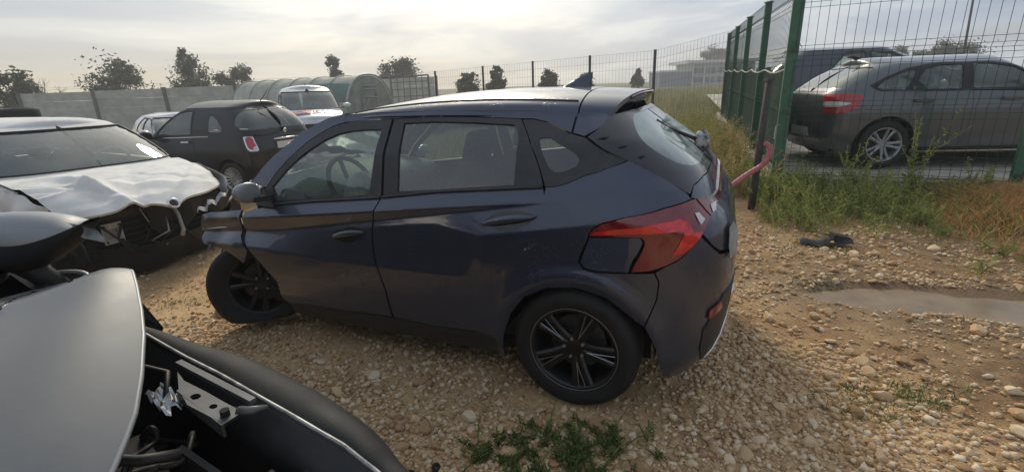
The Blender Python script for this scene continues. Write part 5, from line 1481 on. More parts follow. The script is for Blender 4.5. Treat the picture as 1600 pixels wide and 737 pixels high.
sw.tube(ring_, .016, 8, False)
for a in (0.3, math.pi - .3, -math.pi / 2): sw.tube([Ms @ Vector((0, 0, -.02)), Ms @ Vector((.18 * math.cos(a + 1.57), .18 * math.sin(a + 1.57), 0))], .014, 6)
sw.build('steering_wheel', dark_in, car, smooth=True)
ab = []; rs = np.random.default_rng(3)
for i in range(13):
    ph = math.pi * (i / 12 - .5); row = []
    for j in range(24):
        th = 2 * math.pi * j / 24; q = 1 + .22 * math.sin(th * 5 + i * 1.3) * math.cos(ph) + .12 * math.sin(th * 9 + i * 2.1)
        row.append((1.575 + .055 * math.sin(ph) * q, .385 + .13 * math.cos(ph) * math.cos(th) * q, .905 + .115 * math.cos(ph) * math.sin(th) * q))
    row.append(row[0]); ab.append(row)
MB().grid(np.array(ab)).build('airbag', mat('airbag_cloth', (.46, .46, .44), .9, noise=.25, nscale=14, bump=.6, bscale=30), car, smooth=True)
MB().box((1.32, .0, .62), (.5, .16, .12)).build('gear_console', dark_in, car)
# ---- dark inner shell so the seams read as gaps
ush = [(ucm(.26), .26), (-.45, .24), (-.40, .36), (-.30, .52), (-.2, .62), (0, .68), (.2, .62), (.33, .45), (.40, .26), (1.86, .26), (1.90, .42), (2.08, .62), (2.16, .72), (2.10, .83), (1.9, .865), (1.07, .955), (.16, 1.055), (-.1, 1.10), (-.30, 1.10), (-.50, 1.03), (ucm(1.0), 1.0)] + [(ucm(z), z) for z in (.9, .8, .7, .6, .5, .4, .3)]
panel(MB(), ush, body, off=-.022, g=.07).build('inner_shell', under, car, smooth=True)
for s in (1, -1): panel(MB(), [(.10, 1.32), (-.02, 1.265), (-.20, 1.165), (-.50, 1.035), (-.57, 1.075), (-.20, 1.24), (-.02, 1.34), (.02, 1.39), (.12, 1.39)], body, off=-.016, g=.05, sides=(s,)).build('gate_underlay', under, car, smooth=True)  # black backing added behind the tailgate gap so no light shows through
MB().grid(roof_sheet(lambda v: .02 + 0 * v, lambda v: .11 + 0 * v, 4, 49, -.014)).build('roof_underlay', under, car, smooth=True)  # black strip added under the roof split to stop light leaking through
for xa in (0.0,):
    for s in (1, -1):
        pts = np.array([[(xa + .375 * math.cos(t), s * yy, .31 + .375 * math.sin(t)) for yy in (.58, .845)] for t in np.linspace(.05, math.pi - .05, 22)])
        MB().grid(pts).build('wheel_arch_liner', under, car, smooth=True)
        MB().box((xa, s * .57, .42), (.66, .02, .5)).build('arch_wall', under, car)
# ---- wheels
for s in (1, -1):
    w = wheel(car, 0, s * .770, .31, .312, .214, s, black_alloy, 10, .205, True, .24)
    for k in range(10):                                   # bright machined spoke edges
        a = 2 * math.pi * k / 10 + (.12 if k % 2 else -.12); e = .022 if k % 2 else -.022
        p0 = Vector((.065 * math.cos(a) - e * .6 * math.sin(a), .084, .065 * math.sin(a) + e * .6 * math.cos(a))); p1 = Vector((.200 * math.cos(a) - e * math.sin(a), .0875, .200 * math.sin(a) + e * math.cos(a)))
        MB().tube([p0, p1], .0022, 5).build('spoke_edge', edge_alloy, w)
    MB().tube([(.2165 * math.cos(t), .0925, .2165 * math.sin(t)) for t in np.linspace(0, 2 * math.pi, 49)], .0022, 5, False).build('rim_edge', edge_alloy, w)
fwl = wheel(car, 2.30, .655, .282, .305, .208, 1, black_alloy, 8, .205, True, .9, R(50), lean=R(11))
for c in fwl.children:
    if c.name.startswith('tyre'):
        for vv in c.data.vertices:
            co = vv.co; h_ = -co.z if False else None
            # the wheel is spun by .9 about its axle: find the side that meets the ground
            ang = math.atan2(co.z, co.x); low = Vector((math.sin(.9), 0, -math.cos(.9)))
            d = co.x * low.x + co.z * low.z
            rr = math.hypot(co.x, co.z)
            k = max(0.0, (d - .12) / .15)
            if rr > .23:
                co.y *= 1 + .45 * k
                if d > .240: co.x -= low.x * (d - .240) * .85; co.z -= low.z * (d - .240) * .85
                side_ = co.x * math.cos(.9) + co.z * math.sin(.9)
                if side_ > 0: co.x += math.cos(.9) * .035 * min(1, side_ / .2); co.z += math.sin(.9) * .035 * min(1, side_ / .2)
        c.data.update()
wheel(car, 2.30, -.76, .31, .312, .212, -1, black_alloy, 8, .205, True, .4)
# ---- crushed front: folded wing, bonnet remains, torn structure
wing_in = lambda u, z: -.006 * np.sin(u * 19) * np.clip((u - 2.15) * 3, 0, 1) + .003 * np.sin(z * 30 + u * 9) + .03 * np.clip(u - 2.3, 0, 1)
part('front_wing', [(2.605, .712), (2.565, .762), (2.486, .790), (2.30, .815), (2.160, .836), (2.172, .790), (2.186, .738), (2.40, .712), (2.622, .684)], body, navy, car, g=.022, flange=.012, sides=(1,), extra=lambda u, z: .012 + wing_in(u, z))
part('folded_wing', [(2.62, .681), (2.40, .706), (2.189, .733), (2.196, .668), (2.12, .600), (2.185, .500), (2.307, .556), (2.449, .590), (2.536, .588), (2.590, .627)], body, navy, car, g=.022, flange=.012, sides=(1,), extra=lambda u, z: wing_in(u, z) * 1.4 + .012 - .03 * np.clip(.70 - z, 0, 1))
part('front_wing', [(2.60, .55), (2.62, .76), (2.16, .84), (2.18, .68), (2.35, .70), (2.52, .66)], body, navy, car, g=.03, sides=(-1,), extra=wing_in)
hb = np.zeros((17, 31, 3)); rs = np.random.default_rng(9)
for i in range(17):
    for j in range(31):
        t = i / 16; q = j / 15 - 1; x = 2.14 + .50 * t - .10 * abs(q) ** 3 + .03 * math.sin(j * 1.9) * t
        z = 1.005 - .155 * t ** 1.5 - .03 * abs(q) ** 4 + .045 * math.sin(t * 9 + q * 2.0) * t + .02 * math.sin(j * 2.7 + i) * t + (.03 if 4 < i < 8 else 0)
        hb[i, j] = (x, q * (.745 - .03 * t), z - .10 * max(0, abs(q) - .8) * 3 * t)
MB().grid(hb).build('crumpled_bonnet', navy, car, auto=R(28))
bg = mat('pale_grey_scrap', (.26, .265, .26), .5, metal=.2, noise=.3, nscale=25)
fl_ = np.array([[(2.66 - .30 * i / 9 + .012 * math.sin(i * 2 + j), .77 - .05 * j / 4, .775 + .13 * (i / 9) ** 1.1 + .02 * math.sin(i * 1.7 + j) + .012 * j) for j in range(5)] for i in range(10)])
MB().grid(fl_).build('torn_bonnet_edge', bg, car, auto=R(30))  # pale grey stands for sky reflected on the bonnet and its matte underside
eng = MB()
eng.box((2.26, 0, .52), (.36, 1.10, .42)); eng.box((2.46, .1, .45), (.12, 1.0, .36)); eng.box((2.40, .55, .62), (.3, .06, .08))
eng.build('engine_block', black_pl, car)
for k, (a, b, w_) in enumerate((((2.60, .70, .66), (2.63, .74, .50), .018), ((2.56, .66, .60), (2.64, .72, .40), .014), ((2.52, .5, .50), (2.62, .3, .44), .03), ((2.50, -.6, .46), (2.60, .55, .40), .05), ((2.62, .76, .55), (2.69, .79, .44), .012))):
    MB().bar(a, b, w_, w_ * .6).build('bent_bracket', black_pl if k % 2 else bg, car)
# rear wiper hanging loose on the glass and its cap
wp = MB(); wp.tube([(-.250, .16, 1.335), (-.30, .10, 1.290), (-.36, .06, 1.262), (-.440, .02, 1.225)], [.006, .009, .009, .011], 6); wp.build('rear_wiper', satin_blk, gate_, smooth=True)
ww = []
for i in range(9):
    ph = math.pi * (i / 8 - .5); ww.append([(-.475 + .036 * abs(math.cos(ph)) ** .5 * math.copysign(abs(math.cos(t)) ** .5, math.cos(t)) * (1 + .25 * math.sin(3 * t)), -.01 + .040 * abs(math.cos(ph)) ** .5 * math.copysign(abs(math.sin(t)) ** .6, math.sin(t)), 1.21 + .045 * math.sin(ph) + .014 * math.sin(2 * t)) for t in np.linspace(0, 2 * math.pi, 15)])
MB().grid(np.array(ww)).build('wiper_motor_cap', mat('scuffed_plastic', (.02, .02, .02), .4, col2=(.55, .55, .54), nscale=26), gate_, auto=R(35))
MB().tube([(-.49, -.02, 1.18), (-.535, -.05, 1.12), (-.545, -.04, 1.05)], .014, 7).build('hanging_cable', bg, gate_, smooth=True)
# ================================================================ white wreck with the crumpled bonnet
lo = Shell(pchip([.15, .4, .6, .8, 1.0, 1.1], [-.62, -.78, -.82, -.82, -.78, -.72]), pchip([.15, .3, .5, .7, .95], [3.30, 3.42, 3.46, 3.44, 3.2]),
           pchip([.15, .3, .55, .75, .92, 1.02, 1.1], [.80, .85, .885, .89, .875, .855, .835]), .34, .42, .5, .6, (.018, .02), 1.2)
up = Shell(pchip([1.0, 1.15, 1.3, 1.45, 1.50], [-.74, -.66, -.52, -.36, -.30]), pchip([1.0, 1.1, 1.3, 1.50], [2.46, 2.32, 1.96, 1.52]),
           pchip([1.0, 1.1, 1.3, 1.43, 1.50], [.845, .825, .755, .685, .62]), .32, .36, .36, .60, (.03, .03), 1.0)
ucr = lambda z: float(up.uc(z, False)); ucf = lambda z: float(up.uc(z, True))
dirty_white = mat('dirty_white_paint', (.76, .75, .71), .78, coat=0.0, spec=.25, dirt=(.44, .41, .34), dscale=5, damt=.45)
S = dict(lower=lo, upper=up, paint=dirty_white, sill=.24, r=.33, wb=2.65, rim=.225, rim_mat=alloy, spokes=10, pairs=True, edge_rear=0, edge_front=0, no_front=True, no_hood=True,
         cut_front=[(2.20, .24), (2.26, .5), (2.40, .72), (2.62, .80), (2.66, .90)],
         top_edge=[(None, 1.05), (-.8, 1.05), (.5, 1.045), (1.5, 1.03), (2.3, 1.02), (2.62, .97)],
         belt=lambda u: 1.045, rail=None, z_up0=1.045, z_rail=1.495, crown=.085, cowl_x=2.3, dash_z=1.02, glass=glass_g,
         windows=[('rear_door_window', chaikin([(.30, 1.10), (.90, 1.08), (.92, 1.43), (.60, 1.42)], 1), dict(frame=1)),
                  ('front_door_window', chaikin([(1.0, 1.08), (1.88, 1.07), (1.80, 1.14), (1.46, 1.34), (1.20, 1.42), (1.02, 1.435)], 1), dict(frame=1)),
                  ('rear_window', [(ucr(1.12), 1.12), (-.62, 1.12), (-.46, 1.15), (-.30, 1.40), (ucr(1.43), 1.43)], dict(joined=1)),
                  ('windscreen', ws(up, 1.075, 1.455), dict(joined=1, frame=1))],
         panels=[('front_door', chaikin([(.98, 1.04), (.98, .34), (1.95, .34), (2.08, .62), (2.04, 1.02)], 1, [0, 4]), dirty_white, .004, (1, -1)),
                 ('rear_door', chaikin([(.14, 1.04), (.12, .86), (.46, .50), (.52, .34), (.965, .34), (.965, 1.04)], 1, [0, 5]), dirty_white, .004, (1, -1))], seats=[1.2], seat_z=.5, seat_h=.68)
SK = (-6.45, 6.31, -.22)
sk = generic_car('white_suv', 'white car facing right with badly crumpled bonnet and missing bumper', 'car', SK, R(-28.3), S)
rs = np.random.default_rng(21)
# bonnet: sheet with sharp folds running across it
nx, ny = 80, 110
cx = np.linspace(0, 1, nx)[:, None]; cy = np.linspace(-1, 1, ny)[None]
X = 2.24 + (1.20 + .10 * (1 - cy ** 2) - .34 * np.abs(cy) ** 3) * cx + .015 * np.sin(cy * 7) * cx ** 3 + .05 * np.exp(-(cy / .16) ** 2) * cx ** 6 + .16 * np.clip((-cy - .35), 0, 1) * cx
Y = cy * (.83 - .05 * cx ** 2 - .02 * cx)
Zb = 1.075 - .03 * cy ** 2 - .10 * cx - .17 * cx ** 3.2
def fold(ph, wl, seed): 
    q = (cx * wl + ph + .35 * (vnoise(cy * 2 + seed, cx * 0 + seed, 1.2, seed) - .5) + .10 * np.sin(cy * 4 + seed)); q = q - np.floor(q); return np.abs(q - .5) * 2
amp = np.clip(cx * 1.7 - .25, 0, 1)
Z_ = Zb + amp * .022 * fold(.2, 1.25, 1) * (1 - .6 * cx ** 4) - .05 * np.exp(-(cy / .16) ** 2) * cx ** 6 + .006 * (vnoise(cx * 6 + 0 * cy, cy * 5 + 0 * cx, 1.0, 7) - .5)
for ka, kb, kc, kw, kd in ((1.0, .45, .62, .16, -.050), (1.0, -.25, .74, .10, .040), (.6, .8, .30, .12, -.035), (1.0, .1, .88, .07, .030), (.35, -1.0, .72, .09, .035), (1.0, .7, 1.02, .08, -.030), (.9, -.5, .40, .05, -.018), (1.0, .25, .48, .035, .020), (1.0, -.9, 1.25, .06, -.025)):
    dd_ = np.abs(ka * cx + kb * cy - kc + .02 * np.sin(cy * 5 + kc * 20)) / kw
    Z_ = Z_ + .6 * kd * np.clip(1 - dd_, 0, 1) * np.clip(cx * 2.2 - .3, 0, 1)
Z_ = Z_ + .06 * np.exp(-((cy + .62 - .2 * cx) / .10) ** 2) * np.clip(cx * 3 - .3, 0, 1) * (1 - cx * .3)
MB().grid(np.stack([X + 0 * cy, Y + 0 * cx, Z_], -1)).build('crumpled_bonnet', dirty_white, sk, auto=R(11))
lipX, lipY, lipZ = X[-1] + 0 * cy[0], Y[-1], Z_[-1]
MB().grid(np.stack([np.stack([lipX, lipY, lipZ], -1), np.stack([lipX - .012, lipY, lipZ - .022], -1)], 0)).build('bonnet_lip', dirty_white, sk, smooth=True)
em = Matrix.Translation((3.575, .0, .765)) @ Matrix.Rotation(R(-90), 4, 'Z') @ Matrix.Rotation(R(38), 4, 'X')
bd = MB().lathe([(0, .006), (.040, .006), (.046, .014), (.054, .012), (.058, 0)], 28).build('bonnet_badge', chrome, sk, smooth=True, M=em)
MB().lathe([(0, .0075), (.036, .0075)], 20).build('badge_disc', black_pl, bd)
# crumpled wings
for s, xa in ((1, 3.26), (-1, 3.05)):
    P_ = np.zeros((16, 9, 3))
    for i in range(16):
        for j in range(9):
            t = i / 15; q = j / 8
            P_[i, j] = (2.45 + (xa - 2.45) * t - .10 * q * t, s * (.845 + .045 * math.sin(math.pi * q) - .10 * t ** 3 + .02 * math.sin(9 * t + 5 * q)), .985 - .14 * t ** 2 - .34 * q * (1 - .35 * t) + .006 * math.sin(14 * t + 3 * q))
    MB().grid(P_).build('front_wing', dirty_white, sk, auto=R(26))
# exposed front: radiator carrier, cross member, crash box plate, pipes, torn black bumper
MB().box((2.72, 0, .52), (.9, 1.42, .46)).build('engine_block', under, sk)
MB().box((3.20, 0, .70), (.06, 1.30, .06)).build('lock_carrier', black_pl, sk)
rad = MB().box((3.14, .05, .50), (.05, 1.05, .36)).build('radiator', mat('radiator_core', (.03, .032, .034), .6, noise=.4, nscale=60), sk)
for k in range(6): MB().box((3.172, .05, .36 + .058 * k), (.012, 1.05, .012)).build('radiator_fin', black_pl, sk)
bs = np.zeros((60, 8, 3))
for i in range(60):
    for j in range(8):
        q = i / 59 * 2 - 1; t = j / 7
        bs[i, j] = (3.36 - .30 * q ** 2 + .12 * (float(vnoise(q * 3, t, 1.0, 31)) - .5) - .12 * t, q * .84, .36 - .26 * t + .16 * (float(vnoise(q * 2.2, t * .6, 1.0, 32)) - .5) * (1 - .6 * t))
MB().grid(bs).build('torn_bumper', black_pl, sk, auto=R(26))
gr2 = np.array([[(3.30 + .03 * math.sin(i * .9) - .06 * abs(i / 11 - 1) ** 2, -.1 + .95 * i / 22, .74 - .03 * j * (1 + .5 * math.sin(i * .4)) - .05 * (i / 22)) for j in range(9)] for i in range(23)])
MB().grid(gr2).build('broken_grille', black_pl, sk, auto=R(26))
plate_prim = mat('bare_steel_plate', (.42, .42, .40), .45, metal=.3, noise=.25, nscale=30, dirt=(.2, .16, .11), dscale=12, damt=.5)
def plate_with_hole(cx_, cy_, cz_, w, h, hole, th=.012):
    mb = MB(); n = 4
    o = [(-w, -h), (w, -h), (w, h), (-w, h)]; i_ = [(-hole, -hole), (hole, -hole), (hole, hole), (-hole, hole)]
    v = []; 
    for x_ in (0, th):
        v += [(cx_ + x_, cy_ + a, cz_ + b) for a, b in o] + [(cx_ + x_, cy_ + a, cz_ + b) for a, b in i_]
    f = []
    for k in range(4):
        k2 = (k + 1) % 4
        f += [(k, k2, 4 + k2, 4 + k)[::-1], (8 + k, 8 + k2, 12 + k2, 12 + k), (k, 8 + k, 8 + k2, k2)[::-1], (4 + k, 4 + k2, 12 + k2, 12 + k)[::-1]]
    return mb.add(v, f)
cb = plate_with_hole(3.26, -.43, .545, .082, .098, .042).build('crash_box_plate', plate_prim, sk)
MB().box((3.10, -.43, .545), (.30, .09, .09)).build('crash_box', plate_prim, sk)
for a_, b_ in ((-.062, -.075), (.062, -.075), (-.062, .075), (.062, .075)): MB().tube([(3.27, -.43 + a_, .545 + b_), (3.284, -.43 + a_, .545 + b_)], .010, 6).build('plate_bolt', under, cb)
MB().tube([(3.32, .02, .60), (3.36, .00, .46), (3.33, -.16, .40), (3.38, -.06, .34), (3.34, .10, .37)], .011, 7).build('bent_pipe', alloy, sk, smooth=True)
MB().tube([(3.30, .10, .74), (3.34, .13, .60), (3.37, .13, .44), (3.38, .10, .38)], [.022, .018, .02, .024], 7).build('torn_strut', plate_prim, sk, smooth=True)
MB().tube([(3.26, -.16, .72), (3.30, -.13, .58)], .007, 5).build('wire_stub', plate_prim, sk)
for k in range(9):
    y_ = -.7 + .18 * k; pts = [(3.22 + .05 * math.sin(k), y_, .66 - .02 * k), (3.34, y_ + .10 * math.sin(k * 2.1), .50), (3.36 + .04 * math.cos(k), y_ + .2 * math.sin(k * 1.3), .30)]
    MB().tube(pts, .008 + .003 * (k % 3), 5).build('loose_cable', black_pl, sk, smooth=True)
swl = MB(); Ms = Matrix.Translation((1.72, .36, 1.05)) @ Matrix.Rotation(R(-64), 4, 'Y')
swl.tube([Ms @ Vector((.185 * math.cos(a), .185 * math.sin(a), 0)) for a in np.linspace(0, 2 * math.pi, 33)], .016, 8, False).build('steering_wheel', mat('pale_green_grey', (.30, .34, .31), .7), sk, smooth=True)
mirror_arm(sk, 2.02, -.86, 1.10, -1, dirty_white, black_pl)
MB().box((-.05, .02, 1.17), (.30, .95, .02)).build('parcel_shelf', dark_in, sk)

# ================================================================ silver SUV in the left foreground, bonnet sprung, front torn off
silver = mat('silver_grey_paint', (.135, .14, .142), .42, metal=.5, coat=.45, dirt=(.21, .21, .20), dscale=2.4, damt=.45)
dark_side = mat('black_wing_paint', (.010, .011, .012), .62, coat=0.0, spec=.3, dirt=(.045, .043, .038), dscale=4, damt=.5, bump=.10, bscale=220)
lo = Shell(pchip([.15, .4, .6, .8, 1.0, 1.15], [-.62, -.78, -.82, -.82, -.78, -.72]), pchip([.15, .3, .5, .7, .95], [3.30, 3.42, 3.46, 3.44, 3.2]),
           pchip([.15, .3, .55, .75, .95, 1.08, 1.15], [.82, .87, .90, .90, .885, .845, .82]), .34, .42, .5, .6, (.018, .02), 1.2)
up = Shell(pchip([1.0, 1.2, 1.4, 1.55, 1.62], [-.74, -.66, -.52, -.36, -.28]), pchip([1.0, 1.1, 1.3, 1.5, 1.62], [2.60, 2.46, 2.12, 1.76, 1.52]),
           pchip([1.0, 1.12, 1.35, 1.55, 1.62], [.845, .825, .755, .685, .63]), .32, .36, .36, .60, (.03, .03), 1.0)
ucr = lambda z: float(up.uc(z, False)); ucf = lambda z: float(up.uc(z, True))
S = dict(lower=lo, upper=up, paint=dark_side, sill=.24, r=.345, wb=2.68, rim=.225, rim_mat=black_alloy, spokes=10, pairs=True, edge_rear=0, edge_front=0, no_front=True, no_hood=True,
         cut_front=[(2.22, .24), (2.26, .5), (2.32, .72), (2.36, .90)],
         top_edge=[(None, 1.10), (-.8, 1.10), (.5, 1.10), (1.5, 1.09), (2.3, 1.075), (2.40, 1.06)],
         belt=lambda u: 1.10, rail=None, z_up0=1.10, z_rail=1.615, crown=.08, cowl_x=2.34, dash_z=1.06, glass=glass,
         windows=[('rear_door_window', chaikin([(.30, 1.15), (.90, 1.14), (.92, 1.54), (.60, 1.53)], 1), dict(frame=1)),
                  ('front_door_window', chaikin([(1.0, 1.14), (1.98, 1.13), (1.90, 1.21), (1.50, 1.44), (1.24, 1.53), (1.02, 1.545)], 1), dict(frame=1)),
                  ('rear_window', [(ucr(1.18), 1.18), (-.62, 1.18), (-.46, 1.22), (-.30, 1.50), (ucr(1.54), 1.54)], dict(joined=1)),
                  ('windscreen', ws(up, 1.125, 1.57), dict(joined=1, frame=1))], panels=[], seats=[1.2], seat_z=.55, seat_h=.7, skip_wheels=[(2.68, 1), (2.68, -1)])
FY = R(-32); FR = (-3.60, 1.69, .0)
fs = generic_car('silver_suv', 'silver grey car in the left foreground with sprung bonnet and bare engine bay', 'car', FR, FY, S)
def fl(p):
    """yard coordinates to this car's own"""
    dx, dy = p[0] - FR[0], p[1] - FR[1]; c, s = math.cos(FY), math.sin(FY)
    return (dx * c + dy * s, -dx * s + dy * c, p[2] - FR[2])
edge = [(-1.179, 1.125, 1.08), (-1.083, 1.102, 1.1), (-.986, 1.076, 1.115), (-.907, 1.073, 1.12), (-.859, 1.016, 1.11), (-.788, .926, 1.10), (-.733, .850, 1.085), (-.674, .753, 1.06), (-.637, .679, 1.04), (-.622, .633, 1.02), (-.609, .583, 1.0), (-.603, .53, .98)]
rest = [(-.66, .40, .97), (-.85, .22, .985), (-1.15, .25, 1.03), (-1.42, .55, 1.075), (-1.36, .82, 1.085), (-1.25, 1.0, 1.082)]
BP = np.array([fl(p) for p in edge + rest])
q2 = np.stack([np.ones(len(BP)), BP[:, 0], BP[:, 1], BP[:, 0] ** 2, BP[:, 0] * BP[:, 1], BP[:, 1] ** 2], 1)
co, *_ = np.linalg.lstsq(q2, BP[:, 2], rcond=None)
gA, gB = np.array(fl((-1.172, 1.114, 0))[:2]), np.array(fl((-1.008, .788, 0))[:2])      # crease pressed into the bonnet
def bon(u, z):
    u = np.asarray(u, float); z = np.asarray(z, float)
    # residual of the quadratic spread from the outline, so the sheet meets its traced edge
    hgt = co[0] + co[1] * u + co[2] * z + co[3] * u * u + co[4] * u * z + co[5] * z * z
    w = 0; acc = 0
    for p, r_ in zip(BP, BP[:, 2] - q2 @ co):
        k = 1 / ((u - p[0]) ** 2 + (z - p[1]) ** 2 + .02) ** 1.5; w = w + k; acc = acc + k * r_
    hgt = hgt + 0 * acc / w
    d = gB - gA; d = d / np.linalg.norm(d); dist = (u - gA[0]) * -d[1] + (z - gA[1]) * d[0]
    along = (u - gA[0]) * d[0] + (z - gA[1]) * d[1]
    hgt = hgt - .012 * np.exp(-(dist / .012) ** 2) * np.clip(along * 8 + .3, 0, 1) + .022 * np.exp(-((dist - .17) / .07) ** 2) * np.clip(1.2 - along * 1.6, 0, 1)
    rA, rB = np.array(fl((-.907, 1.073, 0))[:2]), np.array(fl((-1.06, .885, 0))[:2]); d2 = rB - rA; d2 = d2 / np.linalg.norm(d2)
    q = (u - rA[0]) * -d2[1] + (z - rA[1]) * d2[0]; al = (u - rA[0]) * d2[0] + (z - rA[1]) * d2[1]
    hgt = hgt + .030 * np.exp(-np.sqrt(q * q + .0004) / .07) * np.clip(1.1 - np.abs(al - .12) * 2.5, 0, 1)
    return np.stack([u, z, hgt], -1)
mb = MB(); panel(mb, [tuple(p[:2]) for p in BP], bon, g=.022, flange=.0, sides=(1,))
Vb = np.array(mb.v)
hood = mb.build('sprung_bonnet', silver, fs, smooth=True)
low = MB(); low.v = [(a, b, c - .012) for a, b, c in mb.v]; low.f = [f[::-1] for f in mb.f]; low.n = len(low.v); low.build('bonnet_inner_skin', under, hood, smooth=True)
eb = np.array([fl(p) for p in edge]); tt = np.linspace(0, len(eb) - 1, 60); eb = np.stack([np.interp(tt, range(len(eb)), eb[:, k]) for k in range(3)], 1)
eb = bon(eb[:, 0], eb[:, 1])
MB().tube([tuple(p + np.array([0, 0, -.005])) for p in eb], .0055, 6).build('bonnet_hem', mat('pale_hem', (.26, .265, .265), .45, metal=.3), hood, smooth=True)
# left wing: ledge, rolled top, outer skin
led = np.array([fl(p) for p in [(-1.02, 1.10, 1.0), (-.91, 1.059, .98), (-.836, 1.019, .968), (-.755, .975, .956), (-.644, .917, .944), (-.521, .844, .932), (-.447, .805, .92), (-.376, .766, .908), (-.325, .742, .896), (-.286, .717, .884), (-.257, .702, .872), (-.19, .651, .86), (-.13, .60, .84)]])
n = len(led); tt = np.linspace(0, n - 1, 60); led = np.stack([np.interp(tt, range(n), led[:, k]) for k in range(3)], 1)
sc = np.interp(np.linspace(0, 1, 60), [0, .18, .3, .45, .6, .8, 1], [.2, .55, .95, 1.0, .85, .55, .35])
prof = [(0, 0), (.012, .010), (.035, .012), (.065, .004), (.092, -.018), (.112, -.055), (.122, -.11), (.126, -.20), (.120, -.32)]
G_ = np.array([[tuple(p + np.array([0, a * k, b * (k if b > -.06 else 1)])) for a, b in prof] for p, k in zip(led, sc)])
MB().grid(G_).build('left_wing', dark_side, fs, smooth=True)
MB().tube([tuple(p + np.array([0, -.003, .006])) for p in led], .0045, 6).build('wing_flange', mat('worn_edge', (.26, .26, .25), .4, metal=.4, noise=.4, nscale=40), fs, smooth=True)
G_ = np.array([[tuple(p + np.array([0, a, b])) for a, b in ((0, .002), (-.016, -.004), (-.022, -.022), (-.040, -.026), (-.046, -.10), (-.06, -.30), (-.10, -.55))] for p in led])
MB().grid(G_[:, ::-1]).build('inner_wing', black_pl, fs, smooth=True)
grey_steel = mat('dark_grey_steel', (.075, .077, .078), .42, metal=.35, coat=.2, noise=.2, nscale=20, dirt=(.2, .19, .17), dscale=14, damt=.4)
def flat_part(name, pts, th, m, holes=(), parent=fs):
    L_ = np.array(pts); A_ = np.stack([np.ones(len(L_)), L_[:, 0], L_[:, 1]], 1); c_, *_ = np.linalg.lstsq(A_, L_[:, 2], rcond=None)
    sf = lambda u, z: np.stack([u, z, c_[0] + c_[1] * u + c_[2] * z], -1)
    hl = [[(h[0] + h[3] * math.cos(t), h[1] + h[3] * .75 * math.sin(t)) for t in np.linspace(0, 2 * math.pi, 13)[:-1]] for h in holes]
    mb = MB(); panel(mb, [tuple(p[:2]) for p in L_], sf, g=.012, holes=hl, sides=(1,))
    if np.mean([v[2] for v in mb.v]) and True:
        k = mb.n; mb2 = MB().add(mb.v, mb.f); mb2.add([(a, b, c - th) for a, b, c in mb.v], [f[::-1] for f in mb.f])
        return mb2.build(name, m, parent)
pl_ = flat_part('headlamp_bracket', [(2.832, .862, .958), (2.882, .852, .957), (2.963, .856, .955), (3.035, .857, .952), (3.086, .860, .950), (3.090, .821, .950), (2.974, .814, .955), (2.907, .830, .957)], .006, grey_steel, holes=[(2.960, .836, 0, .012), (3.022, .838, 0, .009)])
MB().tube([(3.068, .836, .945), (3.068, .836, .963)], .009, 8).build('bracket_bolt', under, pl_)
MB().bar((2.812, .876, .966), (3.085, .882, .958), .013, .010).build('stiffener_bar', grey_steel, fs)
MB().bar((2.907, .828, .944), (3.088, .819, .936), .005, .028).build('bracket_flange', grey_steel, fs)
MB().tube([(3.075, .856, .948), (3.10, .872, .950), (3.108, .895, .945)], [.011, .009, .005], 6).build('bent_tab', grey_steel, fs, smooth=True)
foil = mat('crumpled_foil', (.40, .41, .41), .3, metal=.8, noise=.4, nscale=40)
ff_ = np.array([[(2.845 + .075 * i / 7 + .006 * math.sin(j * 2.1), .792 + .040 * j / 6 + .004 * math.sin(i * 3.1), .948 + .010 * math.sin(i * 2.3 + j * 1.7) - .02 * i / 7) for j in range(7)] for i in range(8)])
MB().grid(ff_).build('crumpled_foil', foil, fs, auto=R(20))
for k, (a, b, w_, h_) in enumerate((((3.16, .80, .83), (3.30, .80, .80), .10, .06), ((2.98, .78, .86), (3.20, .79, .84), .012, .05), ((2.80, .70, .80), (3.10, .66, .78), .16, .10), ((3.22, .86, .84), (3.32, .865, .80), .05, .05))):
    MB().bar(a, b, w_, h_).build('bay_module', black_pl, fs)
MB().tube([(2.80, .62, .93), (2.92, .66, .925), (3.0, .71, .915), (3.03, .765, .90)], .010, 8).build('coolant_hose', black_pl, fs, smooth=True)
MB().tube([(2.66, .80, .94), (2.76, .83, .965), (2.83, .845, .965), (2.90, .80, .92)], .006, 6).build('wiring_loom', black_pl, fs, smooth=True)
rs = np.random.default_rng(8)
for k in range(16):
    p = np.array([rs.uniform(2.62, 3.2), rs.uniform(.45, .84), rs.uniform(.74, .90)]); pts = [tuple(p)]
    for _ in range(4): p = p + rs.normal(0, 1, 3) * np.array([.07, .05, .03]); p[1] = min(p[1], .85); pts.append(tuple(p))
    mb = MB(); q = np.array(pts); tt = np.linspace(0, 4, 17); q = np.stack([np.interp(tt, range(5), q[:, c_]) for c_ in range(3)], 1)
    for _ in range(3): q[1:-1] = (q[:-2] + 2 * q[1:-1] + q[2:]) / 4
    mb.tube([tuple(v) for v in q], rs.uniform(.004, .011), 6).build('wiring_loom' if k % 3 else 'rubber_hose', black_pl, fs, smooth=True)
bay = MB(); bay.box((2.95, .0, .42), (1.05, 1.35, .30)); bay.box((2.42, 0, .72), (.06, 1.5, .70)); bay.box((2.9, -.80, .62), (1.1, .06, .5)); bay.box((3.45, 0, .38), (.10, 1.3, .16)); bay.box((2.85, -.05, .66), (.6, .7, .25))
bay.build('engine_bay', under, fs)
sp = np.array([fl(p) for p in [(-1.013, 1.193, 1.02), (-.967, 1.16, 1.0), (-.905, 1.118, .965), (-.984, 1.152, .985)]])
MB().add(list(sp) + list(sp + np.array([0, -.012, -.02])), [(0, 1, 2, 3), (7, 6, 5, 4), (0, 4, 5, 1), (1, 5, 6, 2), (2, 6, 7, 3), (3, 7, 4, 0)]).build('trim_shard', black_pl, fs)
